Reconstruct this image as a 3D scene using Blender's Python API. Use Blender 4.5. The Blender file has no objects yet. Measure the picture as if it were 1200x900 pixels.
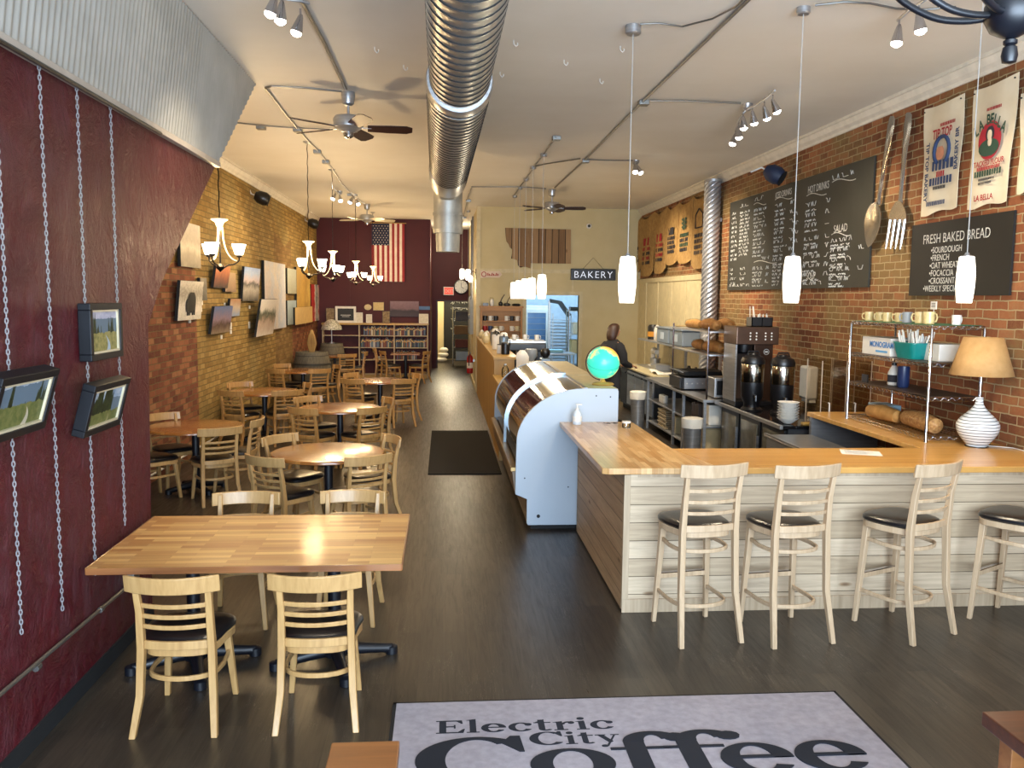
import bpy, bmesh, math, random
from mathutils import Vector, Matrix, Euler
random.seed(7)
PI=math.pi
col=bpy.context.scene.collection
# ---------------- camera model (1200x900 frame) ----------------
F,PT,YW,RL,H=1003.3821,.1006,.08,.0109,2.2725
_fw=Vector((math.sin(YW)*math.cos(PT),math.cos(YW)*math.cos(PT),-math.sin(PT)))
_rt=Vector((math.cos(YW),-math.sin(YW),0));_up=_rt.cross(_fw)
_r2=_rt*math.cos(RL)+_up*math.sin(RL);_u2=-_rt*math.sin(RL)+_up*math.cos(RL)
def _ray(x,y): return _fw+_r2*((x-600)/F)-_u2*((y-450)/F)
def oz(x,y,z): d=_ray(x,y);t=(z-H)/d.z;return Vector((d.x*t,d.y*t,z))
def ox(x,y,X): d=_ray(x,y);t=X/d.x;return Vector((X,d.y*t,H+d.z*t))
def oy(x,y,Y): d=_ray(x,y);t=Y/d.y;return Vector((d.x*t,Y,H+d.z*t))
cd=bpy.data.cameras.new('camera');cam=bpy.data.objects.new('camera',cd);col.objects.link(cam)
cam.matrix_world=Matrix(((_r2.x,_u2.x,-_fw.x,0),(_r2.y,_u2.y,-_fw.y,0),(_r2.z,_u2.z,-_fw.z,H),(0,0,0,1)))
cd.sensor_width=36;cd.lens=F/1200*36;cd.clip_start=.05;cd.clip_end=200
sc=bpy.context.scene;sc.camera=cam
# room constants
C=4.4;LW=-3.5;RW=4.72;YC=20.5;YB=24.2;YD=27.5;X0=-2.044
# ---------------- materials ----------------
def lin(h):
    if isinstance(h,str):
        h=h.lstrip('#');c=[int(h[i:i+2],16)/255 for i in(0,2,4)]
        return tuple((x/12.92 if x<=.04045 else ((x+.055)/1.055)**2.4) for x in c)+(1,)
    return tuple(h)+(1,)
class NT:
    def __init__(s,name):
        s.m=bpy.data.materials.new(name);s.m.use_nodes=True;s.t=s.m.node_tree;s.b=s.t.nodes['Principled BSDF']
        s.m.use_backface_culling=False
    def n(s,ty,**k):
        o=s.t.nodes.new(ty)
        for a,v in k.items():
            if a.startswith('i_'): o.inputs[a[2:].replace('_',' ')].default_value=v
            else: setattr(o,a,v)
        return o
    def l(s,a,b): s.t.links.new(a,b)
    def obj(s): return s.n('ShaderNodeTexCoord').outputs['Object']
    def mp(s,v,scale=(1,1,1),loc=(0,0,0),rot=(0,0,0)):
        m=s.n('ShaderNodeMapping');m.inputs['Scale'].default_value=scale;m.inputs['Location'].default_value=loc;m.inputs['Rotation'].default_value=rot
        s.l(v,m.inputs[0]);return m.outputs[0]
    def noise(s,v,scale,detail=4,rough=.55,dist=0):
        q=s.n('ShaderNodeTexNoise');q.inputs['Scale'].default_value=scale;q.inputs['Detail'].default_value=detail;q.inputs['Roughness'].default_value=rough;q.inputs['Distortion'].default_value=dist
        s.l(v,q.inputs['Vector']);return q.outputs['Fac']
    def ramp(s,f,stops,interp='LINEAR'):
        r=s.n('ShaderNodeValToRGB');e=r.color_ramp.elements;r.color_ramp.interpolation=interp
        while len(e)<len(stops): e.new(.5)
        for q,(p,c) in zip(e,stops): q.position=p;q.color=lin(c)
        s.l(f,r.inputs[0]);return r.outputs[0]
    def mix(s,f,a,b,mode='MIX'):
        m=s.n('ShaderNodeMix');m.data_type='RGBA';m.blend_type=mode
        for k,v in ((0,f),(6,a),(7,b)):
            if isinstance(v,(int,float)): m.inputs[k].default_value=v
            elif isinstance(v,(tuple,str)): m.inputs[k].default_value=lin(v) if isinstance(v,str) or len(v)==3 else v
            else: s.l(v,m.inputs[k])
        return m.outputs[2]
    def math(s,op,a,b=None):
        m=s.n('ShaderNodeMath',operation=op)
        for k,v in ((0,a),(1,b)):
            if v is None: continue
            if isinstance(v,(int,float)): m.inputs[k].default_value=v
            else: s.l(v,m.inputs[k])
        return m.outputs[0]
    def bump(s,h,st=.3,d=.01):
        b=s.n('ShaderNodeBump');b.inputs['Strength'].default_value=st;b.inputs['Distance'].default_value=d
        s.l(h,b.inputs['Height']);s.l(b.outputs[0],s.b.inputs['Normal'])
    def col(s,c):
        if isinstance(c,(str,tuple)): s.b.inputs['Base Color'].default_value=lin(c)
        else: s.l(c,s.b.inputs['Base Color'])
    def pr(s,rough=.5,metal=0,spec=.5,coat=0):
        s.b.inputs['Roughness'].default_value=rough;s.b.inputs['Metallic'].default_value=metal
        s.b.inputs['Specular IOR Level'].default_value=spec;s.b.inputs['Coat Weight'].default_value=coat
        s.b.inputs['Coat Roughness'].default_value=.12
    def uv(s,a,b,v=None):
        x=s.n('ShaderNodeSeparateXYZ');s.l(v or s.obj(),x.inputs[0]);c=s.n('ShaderNodeCombineXYZ')
        i={'x':0,'y':1,'z':2};s.l(x.outputs[i[a]],c.inputs[0]);s.l(x.outputs[i[b]],c.inputs[1]);return c.outputs[0]
def plain(name,c,rough=.5,metal=0,spec=.5,coat=0,c2=None,ns=8,stretch=(1,1,1),bs=0,bst=.2,bd=.005):
    k=NT(name);k.pr(rough,metal,spec,coat)
    v=k.mp(k.obj(),stretch)
    if c2 is None:
        h=lin(c);c2=tuple(x*.82 for x in h[:3])
    f=k.noise(v,ns);k.col(k.ramp(f,[(.3,c),(.7,c2)]))
    if bs: k.bump(k.noise(v,bs,6,.65),bst,bd)
    return k.m
def emis(name,c,st,base='#ffffff'):
    k=NT(name);k.col(base);k.b.inputs['Emission Color'].default_value=lin(c);k.b.inputs['Emission Strength'].default_value=st
    k.pr(.4);return k.m
def wood(name,c1,c2,ax='x',rough=.4,coat=0,s=1.0,streak=14):
    k=NT(name);st={'x':(.6,streak,streak),'y':(streak,.6,streak),'z':(streak,streak,.6)}[ax]
    v=k.mp(k.obj(),tuple(q*s for q in st));f=k.noise(v,2.2,5,.6,.4)
    k.col(k.ramp(f,[(.28,c1),(.72,c2)]));k.pr(rough,0,.45,coat);k.bump(f,.06,.002);return k.m
def planks(name,c1,c2,cm,L,W,u,v,mortar=.002,grain=.35,rough=.4,coat=0,knots=False,spec=.45,gs=1.0):
    k=NT(name);uv=k.uv(u,v)
    b=k.n('ShaderNodeTexBrick');b.offset=.37;b.offset_frequency=2;b.squash=1
    b.inputs['Scale'].default_value=1;b.inputs['Brick Width'].default_value=L;b.inputs['Row Height'].default_value=W
    b.inputs['Mortar Size'].default_value=mortar;b.inputs['Mortar Smooth'].default_value=.3;b.inputs['Bias'].default_value=0
    b.inputs['Color1'].default_value=lin(c1);b.inputs['Color2'].default_value=lin(c2);b.inputs['Mortar'].default_value=lin(cm)
    k.l(uv,b.inputs['Vector'])
    g=k.noise(k.mp(uv,(1.2*gs,22*gs,1)),1.6,6,.62,.5)
    gr=k.ramp(g,[(.25,(.45,.42,.4)),(.6,(1,1,1))])
    c=k.mix(grain,b.outputs['Color'],gr,'MULTIPLY')
    if knots:
        vo=k.n('ShaderNodeTexVoronoi');vo.inputs['Scale'].default_value=4.6;k.l(k.mp(uv,(.42,1.25,1)),vo.inputs['Vector'])
        kn=k.ramp(vo.outputs['Distance'],[(.03,(.2,.12,.07)),(.06,(.45,.33,.22)),(.12,(1,1,1))]);c=k.mix(.8,c,kn,'MULTIPLY')
    k.col(c);k.pr(rough,0,spec,coat)
    h=k.math('MULTIPLY',b.outputs['Fac'],-1);k.bump(h,.5,.002);return k.m
def brick(name,pal,mort,u,v,zones=None,rough=.85,hgt=.079,wid=.218,amt=.6):
    k=NT(name);ob=k.obj();uv=k.uv(u,v,ob)
    wv=k.noise(k.mp(ob,(1,1,1)),6,3);
    off=k.n('ShaderNodeCombineXYZ');k.l(k.math('MULTIPLY',k.math('SUBTRACT',wv,.5),.035),off.inputs[0]);k.l(k.math('MULTIPLY',k.math('SUBTRACT',wv,.5),.026),off.inputs[1])
    ad=k.n('ShaderNodeVectorMath',operation='ADD');k.l(uv,ad.inputs[0]);k.l(off.outputs[0],ad.inputs[1])
    b=k.n('ShaderNodeTexBrick');b.offset=.5
    b.inputs['Scale'].default_value=1;b.inputs['Brick Width'].default_value=wid;b.inputs['Row Height'].default_value=hgt
    b.inputs['Mortar Size'].default_value=.007;b.inputs['Mortar Smooth'].default_value=.35;b.inputs['Bias'].default_value=-.1
    b.inputs['Color1'].default_value=(0,0,0,1);b.inputs['Color2'].default_value=(1,1,1,1);b.inputs['Mortar'].default_value=(.5,.5,.5,1)
    k.l(ad.outputs[0],b.inputs['Vector'])
    big=k.noise(ob,.9,3);fine=k.noise(ob,22,6,.75)
    r=k.math('ADD',k.math('MULTIPLY',b.outputs['Color'],.62),k.math('MULTIPLY',fine,.4))
    c=k.ramp(r,[(.15,pal[0]),(.4,pal[1]),(.65,pal[2]),(.92,pal[3])])
    c=k.mix(k.ramp(k.math('ADD',k.math('MULTIPLY',big,.75),k.math('MULTIPLY',fine,.25)),[(.47,(0,0,0)),(.6,(amt,amt,amt))]),c,pal[4])
    mo=mort
    if zones:  # zones: list of (y0,y1,pal5,mort)
        sx=k.n('ShaderNodeSeparateXYZ');k.l(ob,sx.inputs[0])
        for (a,bb,z0,z1,p5,m5) in zones:
            c2=k.ramp(r,[(.15,p5[0]),(.4,p5[1]),(.65,p5[2]),(.92,p5[3])])
            y=sx.outputs[1];zz=sx.outputs[2]
            msk=k.math('MULTIPLY',k.math('GREATER_THAN',y,a),k.math('LESS_THAN',y,bb))
            msk=k.math('MULTIPLY',msk,k.math('MULTIPLY',k.math('GREATER_THAN',k.math('ADD',zz,k.math('MULTIPLY',big,.4)),z0),k.math('LESS_THAN',k.math('ADD',zz,k.math('MULTIPLY',big,.8)),z1)))
            c=k.mix(msk,c,c2);mo=k.mix(msk,mo,m5)
    fac=k.ramp(b.outputs['Fac'],[(.1,(0,0,0)),(.9,(1,1,1))])
    k.col(k.mix(fac,c,mo));k.pr(rough,0,.3)
    hh=k.math('ADD',k.math('MULTIPLY',b.outputs['Fac'],-1),k.math('MULTIPLY',fine,.35));k.bump(hh,1.0,.012);return k.m
def glassy(name,c,alpha,rough=.05,fk=1.0):
    k=NT(name);k.t.nodes.remove(k.b)
    tr=k.n('ShaderNodeBsdfTransparent');tr.inputs[0].default_value=lin(c)
    gl=k.n('ShaderNodeBsdfGlossy');gl.inputs['Roughness'].default_value=rough;gl.inputs[0].default_value=(.9,.9,.9,1)
    fr=k.n('ShaderNodeFresnel');fr.inputs[0].default_value=1.45
    a=k.math('ADD',k.math('MULTIPLY',fr.outputs[0],fk),alpha);mx=k.n('ShaderNodeMixShader');k.l(a,mx.inputs[0]);k.l(tr.outputs[0],mx.inputs[1]);k.l(gl.outputs[0],mx.inputs[2])
    k.l(mx.outputs[0],k.t.nodes['Material Output'].inputs[0]);return k.m
def art(name,stops,sc=3,dist=.25,axis='z',z0=0,h=1):
    k=NT(name);ob=k.obj();sx=k.n('ShaderNodeSeparateXYZ');k.l(ob,sx.inputs[0])
    q=sx.outputs[{'x':0,'y':1,'z':2}[axis]]
    q=k.math('DIVIDE',k.math('SUBTRACT',q,z0),h)
    f=k.noise(ob,sc,4,.6,.6);q=k.math('ADD',q,k.math('MULTIPLY',k.math('SUBTRACT',f,.5),dist))
    c=k.ramp(q,stops);f2=k.noise(ob,sc*5,5,.7)
    k.col(k.mix(.35,c,k.ramp(f2,[(.3,(.35,.35,.38)),(.65,(1,1,1))]),'MULTIPLY'));k.pr(.55,0,.4);return k.m
def paint(name,seed,h,w,tl=.45,hz=.42,path=None,sky=('#7f97b3','#b9c4cf'),grass=('#4b5a2a','#7b7a48'),tree=('#141c10','#33401f')):
    k=NT(name);ob=k.obj();sx=k.n('ShaderNodeSeparateXYZ');k.l(ob,sx.inputs[0])
    q=k.math('DIVIDE',sx.outputs[2],h);y=k.math('DIVIDE',sx.outputs[1],w)
    f=k.noise(k.mp(ob,(1,1,1),(seed,seed,0)),26,6,.7)
    yl=k.n('ShaderNodeCombineXYZ');k.l(y,yl.inputs[0]);yl.inputs[1].default_value=seed
    n1=k.noise(yl.outputs[0],3.2,4,.65)
    line=k.math('ADD',k.math('ADD',k.math('MULTIPLY',k.math('SUBTRACT',n1,.5),3.4),tl),k.math('MULTIPLY',k.math('SUBTRACT',f,.5),.18))
    skyc=k.mix(k.ramp(k.noise(k.mp(ob,(1,1,2.6),(seed,0,0)),7,5,.6),[(.35,(0,0,0)),(.65,(1,1,1))]),sky[0],sky[1])
    hill=k.math('LESS_THAN',q,k.math('ADD',hz+.1,k.math('MULTIPLY',n1,.12)));c=k.mix(hill,skyc,'#5f7282')
    tr=k.mix(k.ramp(f,[(.35,(0,0,0)),(.65,(1,1,1))]),tree[0],tree[1]);c=k.mix(k.math('LESS_THAN',q,line),c,tr)
    gr=k.mix(k.ramp(f,[(.3,(0,0,0)),(.7,(1,1,1))]),grass[0],grass[1]);c=k.mix(k.math('LESS_THAN',q,k.math('ADD',hz-.08,k.math('MULTIPLY',f,.1))),c,gr)
    if path:
        cen=k.math('MULTIPLY',k.math('SINE',k.math('MULTIPLY',q,8.5)),.16);dd=k.math('ABSOLUTE',k.math('SUBTRACT',y,cen))
        wd=k.math('MULTIPLY',k.math('SUBTRACT',hz-.06,q),.28);c=k.mix(k.math('LESS_THAN',dd,wd),c,path)
    k.col(c);k.pr(.55,0,.3);return k.m
# ---------------- mesh builder ----------------
class MB:
    def __init__(s): s.v=[];s.f=[];s.mi=[];s.cur=0
    def m(s,i): s.cur=i;return s
    def add(s,v,f):
        n=len(s.v);s.v+=[tuple(q) for q in v];s.f+=[tuple(i+n for i in q) for q in f];s.mi+=[s.cur]*len(f);return s
    def bx(s,x0,x1,y0,y1,z0,z1):
        v=[(x,y,z) for z in(z0,z1) for y in(y0,y1) for x in(x0,x1)]
        return s.add(v,[(0,2,3,1),(4,5,7,6),(0,1,5,4),(2,6,7,3),(0,4,6,2),(1,3,7,5)])
    def box(s,c,sz,rz=0,mat=None):
        n=len(s.v);x,y,z=[q/2 for q in sz];s.bx(-x,x,-y,y,-z,z)
        R=mat if mat is not None else Matrix.Rotation(rz,3,'Z')
        for i in range(n,len(s.v)): s.v[i]=tuple(R@Vector(s.v[i])+Vector(c))
        return s
    def rings(s,R,cap=True,closed=False):
        n=len(R[0]);v=[p for r in R for p in r];f=[]
        m=len(R)
        for i in range(m if closed else m-1):
            for j in range(n):
                a=i*n+j;b=i*n+(j+1)%n;c=((i+1)%m)*n+(j+1)%n;d=((i+1)%m)*n+j;f.append((a,b,c,d))
        if cap and not closed: f+= [tuple(range(n-1,-1,-1)),tuple(range((m-1)*n,m*n))]
        return s.add(v,f)
    def tube(s,pts,r,n=8,closed=False,sq=None):
        P=[Vector(p) for p in pts];m=len(P);R=[];up=None
        for i,p in enumerate(P):
            a=P[(i-1)%m] if (i>0 or closed) else p;b=P[(i+1)%m] if (i<m-1 or closed) else p
            t=(b-a).normalized()
            if up is None: up=Vector((0,0,1)) if abs(t.z)<.9 else Vector((0,1,0))
            x=t.cross(up);x=x.normalized() if x.length>1e-6 else Vector((1,0,0));y=x.cross(t).normalized();up=y
            rr=r[i] if isinstance(r,(list,tuple)) else r
            if sq: R.append([p+x*(u*sq[0]/2)+y*(w*sq[1]/2) for u,w in((-1,-1),(1,-1),(1,1),(-1,1))])
            else: R.append([p+(x*math.cos(q*2*PI/n)+y*math.sin(q*2*PI/n))*rr for q in range(n)])
        return s.rings(R,True,closed)
    def cyl(s,p0,p1,r0,r1=None,n=14): return s.tube([p0,p1],[r0,r0 if r1 is None else r1],n)
    def lathe(s,prof,c=(0,0,0),n=20,cap=True):
        R=[[(c[0]+r*math.cos(2*PI*j/n),c[1]+r*math.sin(2*PI*j/n),c[2]+z) for j in range(n)] for r,z in prof]
        return s.rings(R,cap)
    def ball(s,c,r,n=14,sc=(1,1,1)):
        R=[]
        for i in range(1,n//2+1):
            a=PI*i/(n//2+1)-PI/2
            R.append([(c[0]+sc[0]*r*math.cos(a)*math.cos(2*PI*j/n),c[1]+sc[1]*r*math.cos(a)*math.sin(2*PI*j/n),c[2]+sc[2]*r*math.sin(a)) for j in range(n)])
        return s.rings(R)
    def prism(s,poly,fn,w0,w1):
        n=len(poly);v=[fn(a,b,w0) for a,b in poly]+[fn(a,b,w1) for a,b in poly]
        f=[tuple(range(n)),tuple(range(2*n-1,n-1,-1))]+[(i,n+i,n+(i+1)%n,(i+1)%n) for i in range(n)]
        return s.add(v,f)
    def grid(s,fn,nu,nv):
        v=[fn(i/nu,j/nv) for i in range(nu+1) for j in range(nv+1)]
        f=[(i*(nv+1)+j,(i+1)*(nv+1)+j,(i+1)*(nv+1)+j+1,i*(nv+1)+j+1) for i in range(nu) for j in range(nv)]
        return s.add(v,f)
    def slab(s,fn,nu,nv,off):   # closed sheet: surface fn plus thickness vector off
        o=Vector(off);A=[[Vector(fn(i/nu,j/nv)) for j in range(nv+1)] for i in range(nu+1)]
        ring=[(i,0) for i in range(nu)]+[(nu,j) for j in range(nv)]+[(i,nv) for i in range(nu,0,-1)]+[(0,j) for j in range(nv,0,-1)]
        s.grid(lambda u,w:A[round(u*nu)][round(w*nv)],nu,nv)
        s.grid(lambda u,w:A[round(u*nu)][round(w*nv)]+o,nu,nv)
        v=[A[i][j] for i,j in ring]+[A[i][j]+o for i,j in ring];n=len(ring)
        return s.add(v,[(k,(k+1)%n,n+(k+1)%n,n+k) for k in range(n)])
    def board(s,pts,t,z0,z1,lean=0):   # bent board along XY polyline
        P=[Vector((p[0],p[1],0)) for p in pts];R=[]
        for i,p in enumerate(P):
            a=P[max(0,i-1)];b=P[min(len(P)-1,i+1)];d=(b-a).normalized();n=Vector((-d.y,d.x,0))*t/2
            R.append([(p.x-n.x,p.y-n.y,z0),(p.x+n.x,p.y+n.y,z0),(p.x+n.x,p.y+n.y+lean,z1),(p.x-n.x,p.y-n.y+lean,z1)])
        return s.rings(R)
    def beam(s,pts,ws,ds):
        R=[]
        for p,w,d in zip(pts,ws,ds): R.append([(p[0]-w/2,p[1]-d/2,p[2]),(p[0]+w/2,p[1]-d/2,p[2]),(p[0]+w/2,p[1]+d/2,p[2]),(p[0]-w/2,p[1]+d/2,p[2])])
        return s.rings(R)
    def obj(s,name,mats,parent=None,smooth=True,bevel=0,loc=None,rz=None,rot=None,**pr):
        me=bpy.data.meshes.new(name);me.from_pydata(s.v,[],s.f);me.validate()
        if not isinstance(mats,(list,tuple)): mats=[mats]
        for q in mats: me.materials.append(q)
        if len(mats)>1 and len(me.polygons)==len(s.mi): me.polygons.foreach_set('material_index',s.mi)
        bm=bmesh.new();bm.from_mesh(me);bmesh.ops.recalc_face_normals(bm,faces=bm.faces);bm.to_mesh(me);bm.free()
        if smooth: me.shade_smooth();me.set_sharp_from_angle(angle=math.radians(38))
        o=bpy.data.objects.new(name,me);col.objects.link(o)
        if parent: o.parent=parent
        if loc is not None: o.location=loc
        if rz is not None: o.rotation_euler=(0,0,rz)
        if rot is not None: o.rotation_euler=rot
        if bevel:
            b=o.modifiers.new('bevel','BEVEL');b.width=bevel;b.segments=2;b.limit_method='ANGLE';b.angle_limit=math.radians(40)
        for k,v in pr.items(): o[k]=v
        return o
def smooth_path(P,k=5):
    P=[Vector(q) for q in P];out=[]
    for i in range(len(P)-1):
        a=P[max(0,i-1)];b=P[i];c=P[i+1];d=P[min(len(P)-1,i+2)]
        for j in range(k):
            t=j/k;out.append(.5*((2*b)+(c-a)*t+(2*a-5*b+4*c-d)*t*t+(3*b-a-3*c+d)*t**3))
    return out+[P[-1]]
def thing(name,label,cat,loc=(0,0,0),rz=0,group=None,rot=None):
    o=bpy.data.objects.new(name,None);col.objects.link(o);o.location=loc;o.rotation_euler=rot or (0,0,rz);o.empty_display_size=.1
    o['label']=label;o['category']=cat
    if group:o['group']=group
    return o
def tag(o,label,cat,group=None,kind=None):
    o['label']=label;o['category']=cat
    if group:o['group']=group
    if kind:o['kind']=kind
    return o
def struct(o): o['kind']='structure';return o
def dup(r,loc,rz=None,label=None,group=None,parent=None):
    c=r.copy();col.objects.link(c)
    if parent is not None: c.parent=parent
    else:
        c.location=loc
        if rz is not None: c.rotation_euler=(0,0,rz)
    if label:c['label']=label
    if group:c['group']=group
    for ch in list(r.children): dup(ch,None,parent=c)
    return c
def text(name,body,size,mat,parent=None,loc=(0,0,0),rot=(0,0,0),align='LEFT',ext=.0008,sp=1.0,shear=0,bold=0,wx=1,line=1):
    cu=bpy.data.curves.new(name,'FONT');cu.body=body;cu.size=size;cu.extrude=ext;cu.align_x=align;cu.space_line=line;cu.space_character=sp;cu.shear=shear;cu.offset=bold;cu.resolution_u=3
    cu.materials.append(mat);t_=bpy.data.objects.new(name,cu);col.objects.link(t_)
    dg=bpy.context.evaluated_depsgraph_get();me=bpy.data.meshes.new_from_object(t_.evaluated_get(dg));me.name=name
    bpy.data.objects.remove(t_);bpy.data.curves.remove(cu)
    if not me.materials: me.materials.append(mat)
    o=bpy.data.objects.new(name,me);col.objects.link(o)
    if parent:o.parent=parent
    o.location=loc;o.rotation_euler=rot;o.scale=(wx,1,1);return o
# ---------------- shared materials ----------------
M={}
M['ceiling']=plain('ceiling paint','#e3ded4',.9,c2='#dcd6ca',ns=1.2,bs=3,bst=.12,bd=.02)
M['cream']=plain('cream wall paint','#c6b78e',.8,c2='#beae84',ns=2,bs=40,bst=.05)
M['creamtrim']=plain('cream trim paint','#cdbf98',.6)
M['crown']=plain('white crown paint','#ddd6c8',.5)
def plaster():
    k=NT('maroon plaster');ob=k.obj();f=k.noise(k.mp(ob,(1,1,1)),3.5,8,.68,1.5);g=k.noise(ob,18,6,.7,.8)
    k.col(k.mix(k.ramp(f,[(.35,(0,0,0)),(.75,(.5,.5,.5))]),'#53111b','#621d25'));k.pr(.44,0,.22)
    k.bump(k.math('ADD',k.noise(k.mp(ob,(1,1,.8)),5.5,7,.7,2.2),k.math('MULTIPLY',g,.25)),1.0,.06);return k.m
M['maroon']=plaster()
M['maroonflat']=plain('maroon wall paint','#441016',.6,spec=.3,c2='#3d0e13',ns=2)
M['maroondark']=plain('dark maroon trim','#2c0c10',.5)
tanp=['#7d5f2c','#8e7038','#9d7f45','#a98d55','#8b7a4a']
redp=['#5a2b1c','#74402a','#8a5537','#a07a52','#7a5a38']
M['brickL']=brick('left brick',tanp,'#6e5e38','y','z',zones=[(0,12.5,-1,3.0,redp,'#6e5a3c'),(18.8,30,-1,2.2,redp,'#6e5a3c'),(18.2,20.2,-1,3.9,['#6b4f2a','#7a5a30','#86683b','#93764a'],'#786539')])
M['brickR']=brick('right brick',['#643a24','#7d4a2e','#8f5a38','#a37450','#7a653f'],'#a3906c','y','z',amt=.85)
def floormat():
    k=NT('dark plank floor');ob=k.obj();uv=k.uv('y','x',ob)
    b=k.n('ShaderNodeTexBrick');b.offset=.37;b.inputs['Scale'].default_value=1;b.inputs['Brick Width'].default_value=1.22;b.inputs['Row Height'].default_value=.15
    b.inputs['Mortar Size'].default_value=.0012;b.inputs['Color1'].default_value=lin('#40382f');b.inputs['Color2'].default_value=lin('#2c2723');b.inputs['Mortar'].default_value=lin('#1b1817');k.l(uv,b.inputs['Vector'])
    g=k.noise(k.mp(uv,(1.1,15,1)),2.2,8,.68,.8);c=k.mix(.75,b.outputs['Color'],k.ramp(g,[(.28,(.42,.40,.38)),(.5,(.95,.93,.9)),(.72,(1.35,1.3,1.2))]),'MULTIPLY')
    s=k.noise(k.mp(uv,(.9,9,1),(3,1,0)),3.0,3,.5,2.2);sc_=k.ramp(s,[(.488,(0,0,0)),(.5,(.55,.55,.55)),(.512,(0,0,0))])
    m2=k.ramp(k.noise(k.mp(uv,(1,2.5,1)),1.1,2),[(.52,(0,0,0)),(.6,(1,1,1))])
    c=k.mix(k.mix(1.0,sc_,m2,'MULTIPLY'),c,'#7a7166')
    k.col(c);k.pr(.42,0,.5);k.l(k.ramp(g,[(.3,(.4,.4,.4)),(.7,(.27,.27,.27))]),k.b.inputs['Roughness']);k.bump(k.math('ADD',g,k.math('MULTIPLY',b.outputs['Fac'],-1)),.25,.002);return k.m
M['floor']=floormat()
M['beech']=wood('light beech wood','#bd9863','#a07b4b','z',.42,.15)
M['beech_warmlit']=wood('warm-lit beech wood','#b98f55','#976c38','z',.42,.15)  # same beech as the near chairs, warm lighting of far seats put into its colour
M['ash']=wood('pale ash wood','#c6ac8c','#ab9070','z',.48)
M['vinyl']=plain('black vinyl','#0d0d10',.28,spec=.6,c2='#121216')
M['iron']=plain('black iron','#0c0e14',.4,spec=.5,c2='#10131c')
M['rtop']=planks('round table wood','#a8733a','#8a5526','#6b4020',.5,.07,'x','y',.0006,.35,.25,.5)
M['blocktop']=planks('butcher block table','#dcaf6c','#a56c33','#8a5a2c',.34,.05,'x','y',.0006,.4,.4,.12)
M['blockbar']=planks('butcher block bar lengthwise','#dcb681','#b98950','#94662f',.45,.04,'y','x',.0005,.4,.32,.25)
M['blockbarx']=planks('butcher block bar crosswise','#cf9f58','#c08c48','#94662f',1.4,.04,'x','y',.0005,.4,.3,.3)
M['edge']=wood('table edge wood','#9a6638','#7c4a26','x',.35,.3)
M['pineX']=planks('whitewashed pine boards','#cbb79b','#ae997c','#54452f',9,.133,'x','z',.003,.6,.6,0,True)
M['pineY']=planks('brown pine boards','#b59a78','#9b8060','#4a3a28',9,.133,'y','z',.003,.6,.6,0,True)
M['pinetrim']=wood('pine trim','#b9a58a','#9b866a','z',.6)
M['pine']=wood('golden pine','#b9924a','#9c7a38','x',.45,.1)
M['counterside']=wood('golden plywood side','#a8854a','#8f6e38','z',.5,0,.4,8)
M['steel']=plain('brushed steel','#babbbd',.34,.75,c2='#a2a3a5',ns=3,stretch=(1,1,14))
M['chrome']=plain('chrome','#c8c8cc',.12,1,c2='#b4b4ba')
M['galv']=plain('galvanized duct metal','#c4c4c0',.36,.8,c2='#aeaea9',ns=4);M['galv2']=plain('dull galvanized metal','#a8a8a2',.5,.6,c2='#90908a',ns=5);M['seam']=plain('duct seam shadow metal','#3c3c3c',.5,.6)
M['corr']=plain('galvanized corrugated metal','#b4b2ab',.5,.35,c2='#a3a199',ns=3)
M['conduit']=plain('conduit metal','#8d8c88',.4,.9)
M['whitelam']=plain('white laminate','#a7b1bc',.4,c2='#a0abb6',ns=1)
M['black']=plain('black plastic','#0b0b0d',.35,c2='#101014')
M['blackm']=plain('matte black','#0a0a0b',.8,c2='#0e0e10')
M['darkgrey']=plain('dark grey','#2a2a2c',.5)
M['white']=plain('white plastic','#d9d6cf',.5,c2='#cfccc4')
M['paper']=plain('white paper','#e4e0d6',.8,c2='#dad6cb')
M['cordw']=plain('white cord','#b9b6b0',.6)
M['brown']=plain('brown metal','#3a2a20',.5)
M['red']=plain('red','#a01418',.35)
M['board']=plain('chalkboard slate','#26261f',.62,c2='#302f29',ns=2.5)
M['board2']=plain('black chalkboard','#10100f',.6,c2='#151513',ns=3)
M['chalk']=plain('white chalk','#d8d8d2',.9,c2='#b0b0aa',ns=60)
M['shade']=emis('frosted glass shade',(1,.86,.62),3.2)
M['tubeglow']=emis('white glass pendant',(1,.9,.72),1.3)
M['bulb']=emis('spot bulb',(1,.93,.8),8)
M['glass']=glassy('clear glass','#f4f8f6',.03)
M['acrylic']=glassy('clear acrylic','#f4f0ea',.0,.15,.12)
M['tint']=glassy('smoked curved glass','#7a5a44',.34,.06)
M['navy']=plain('navy','#12203c',.6)
M['linen']=plain('flour sack cotton','#d9cdb4',.9,c2='#cfc1a5',ns=5,bs=60,bst=.2)
M['burlap']=plain('burlap','#a88650',.95,c2='#8e6d3c',ns=14,bs=160,bst=.4,bd=.004)
M['ink']=plain('dark ink','#2c2a30',.9)
M['inkblue']=plain('blue ink','#2e3f63',.9)
M['inkred']=plain('red ink','#a3252c',.9)
M['inkgreen']=plain('green ink','#2f4a38',.9)
M['skin']=plain('skin','#c08a6a',.55,c2='#b57f60')
M['hair']=plain('brown hair','#2e1a10',.5,c2='#3c2416',ns=30,stretch=(8,8,1))
M['cloth']=plain('black cloth','#101014',.9,c2='#16161b')
M['trouser']=plain('charcoal trousers','#23242a',.9)
M['kblue']=plain('kitchen pale wall','#b9c2c8',.6)
M['bread']=plain('bread crust','#b98a50',.85,c2='#8e5c2e',ns=16,bs=30,bst=.5)
M['teal']=plain('teal plastic','#12807c',.35)
M['grey']=plain('grey plastic','#8e9499',.45)
M['binlid']=plain('grey plastic bin','#7f8b97',.35)
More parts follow.
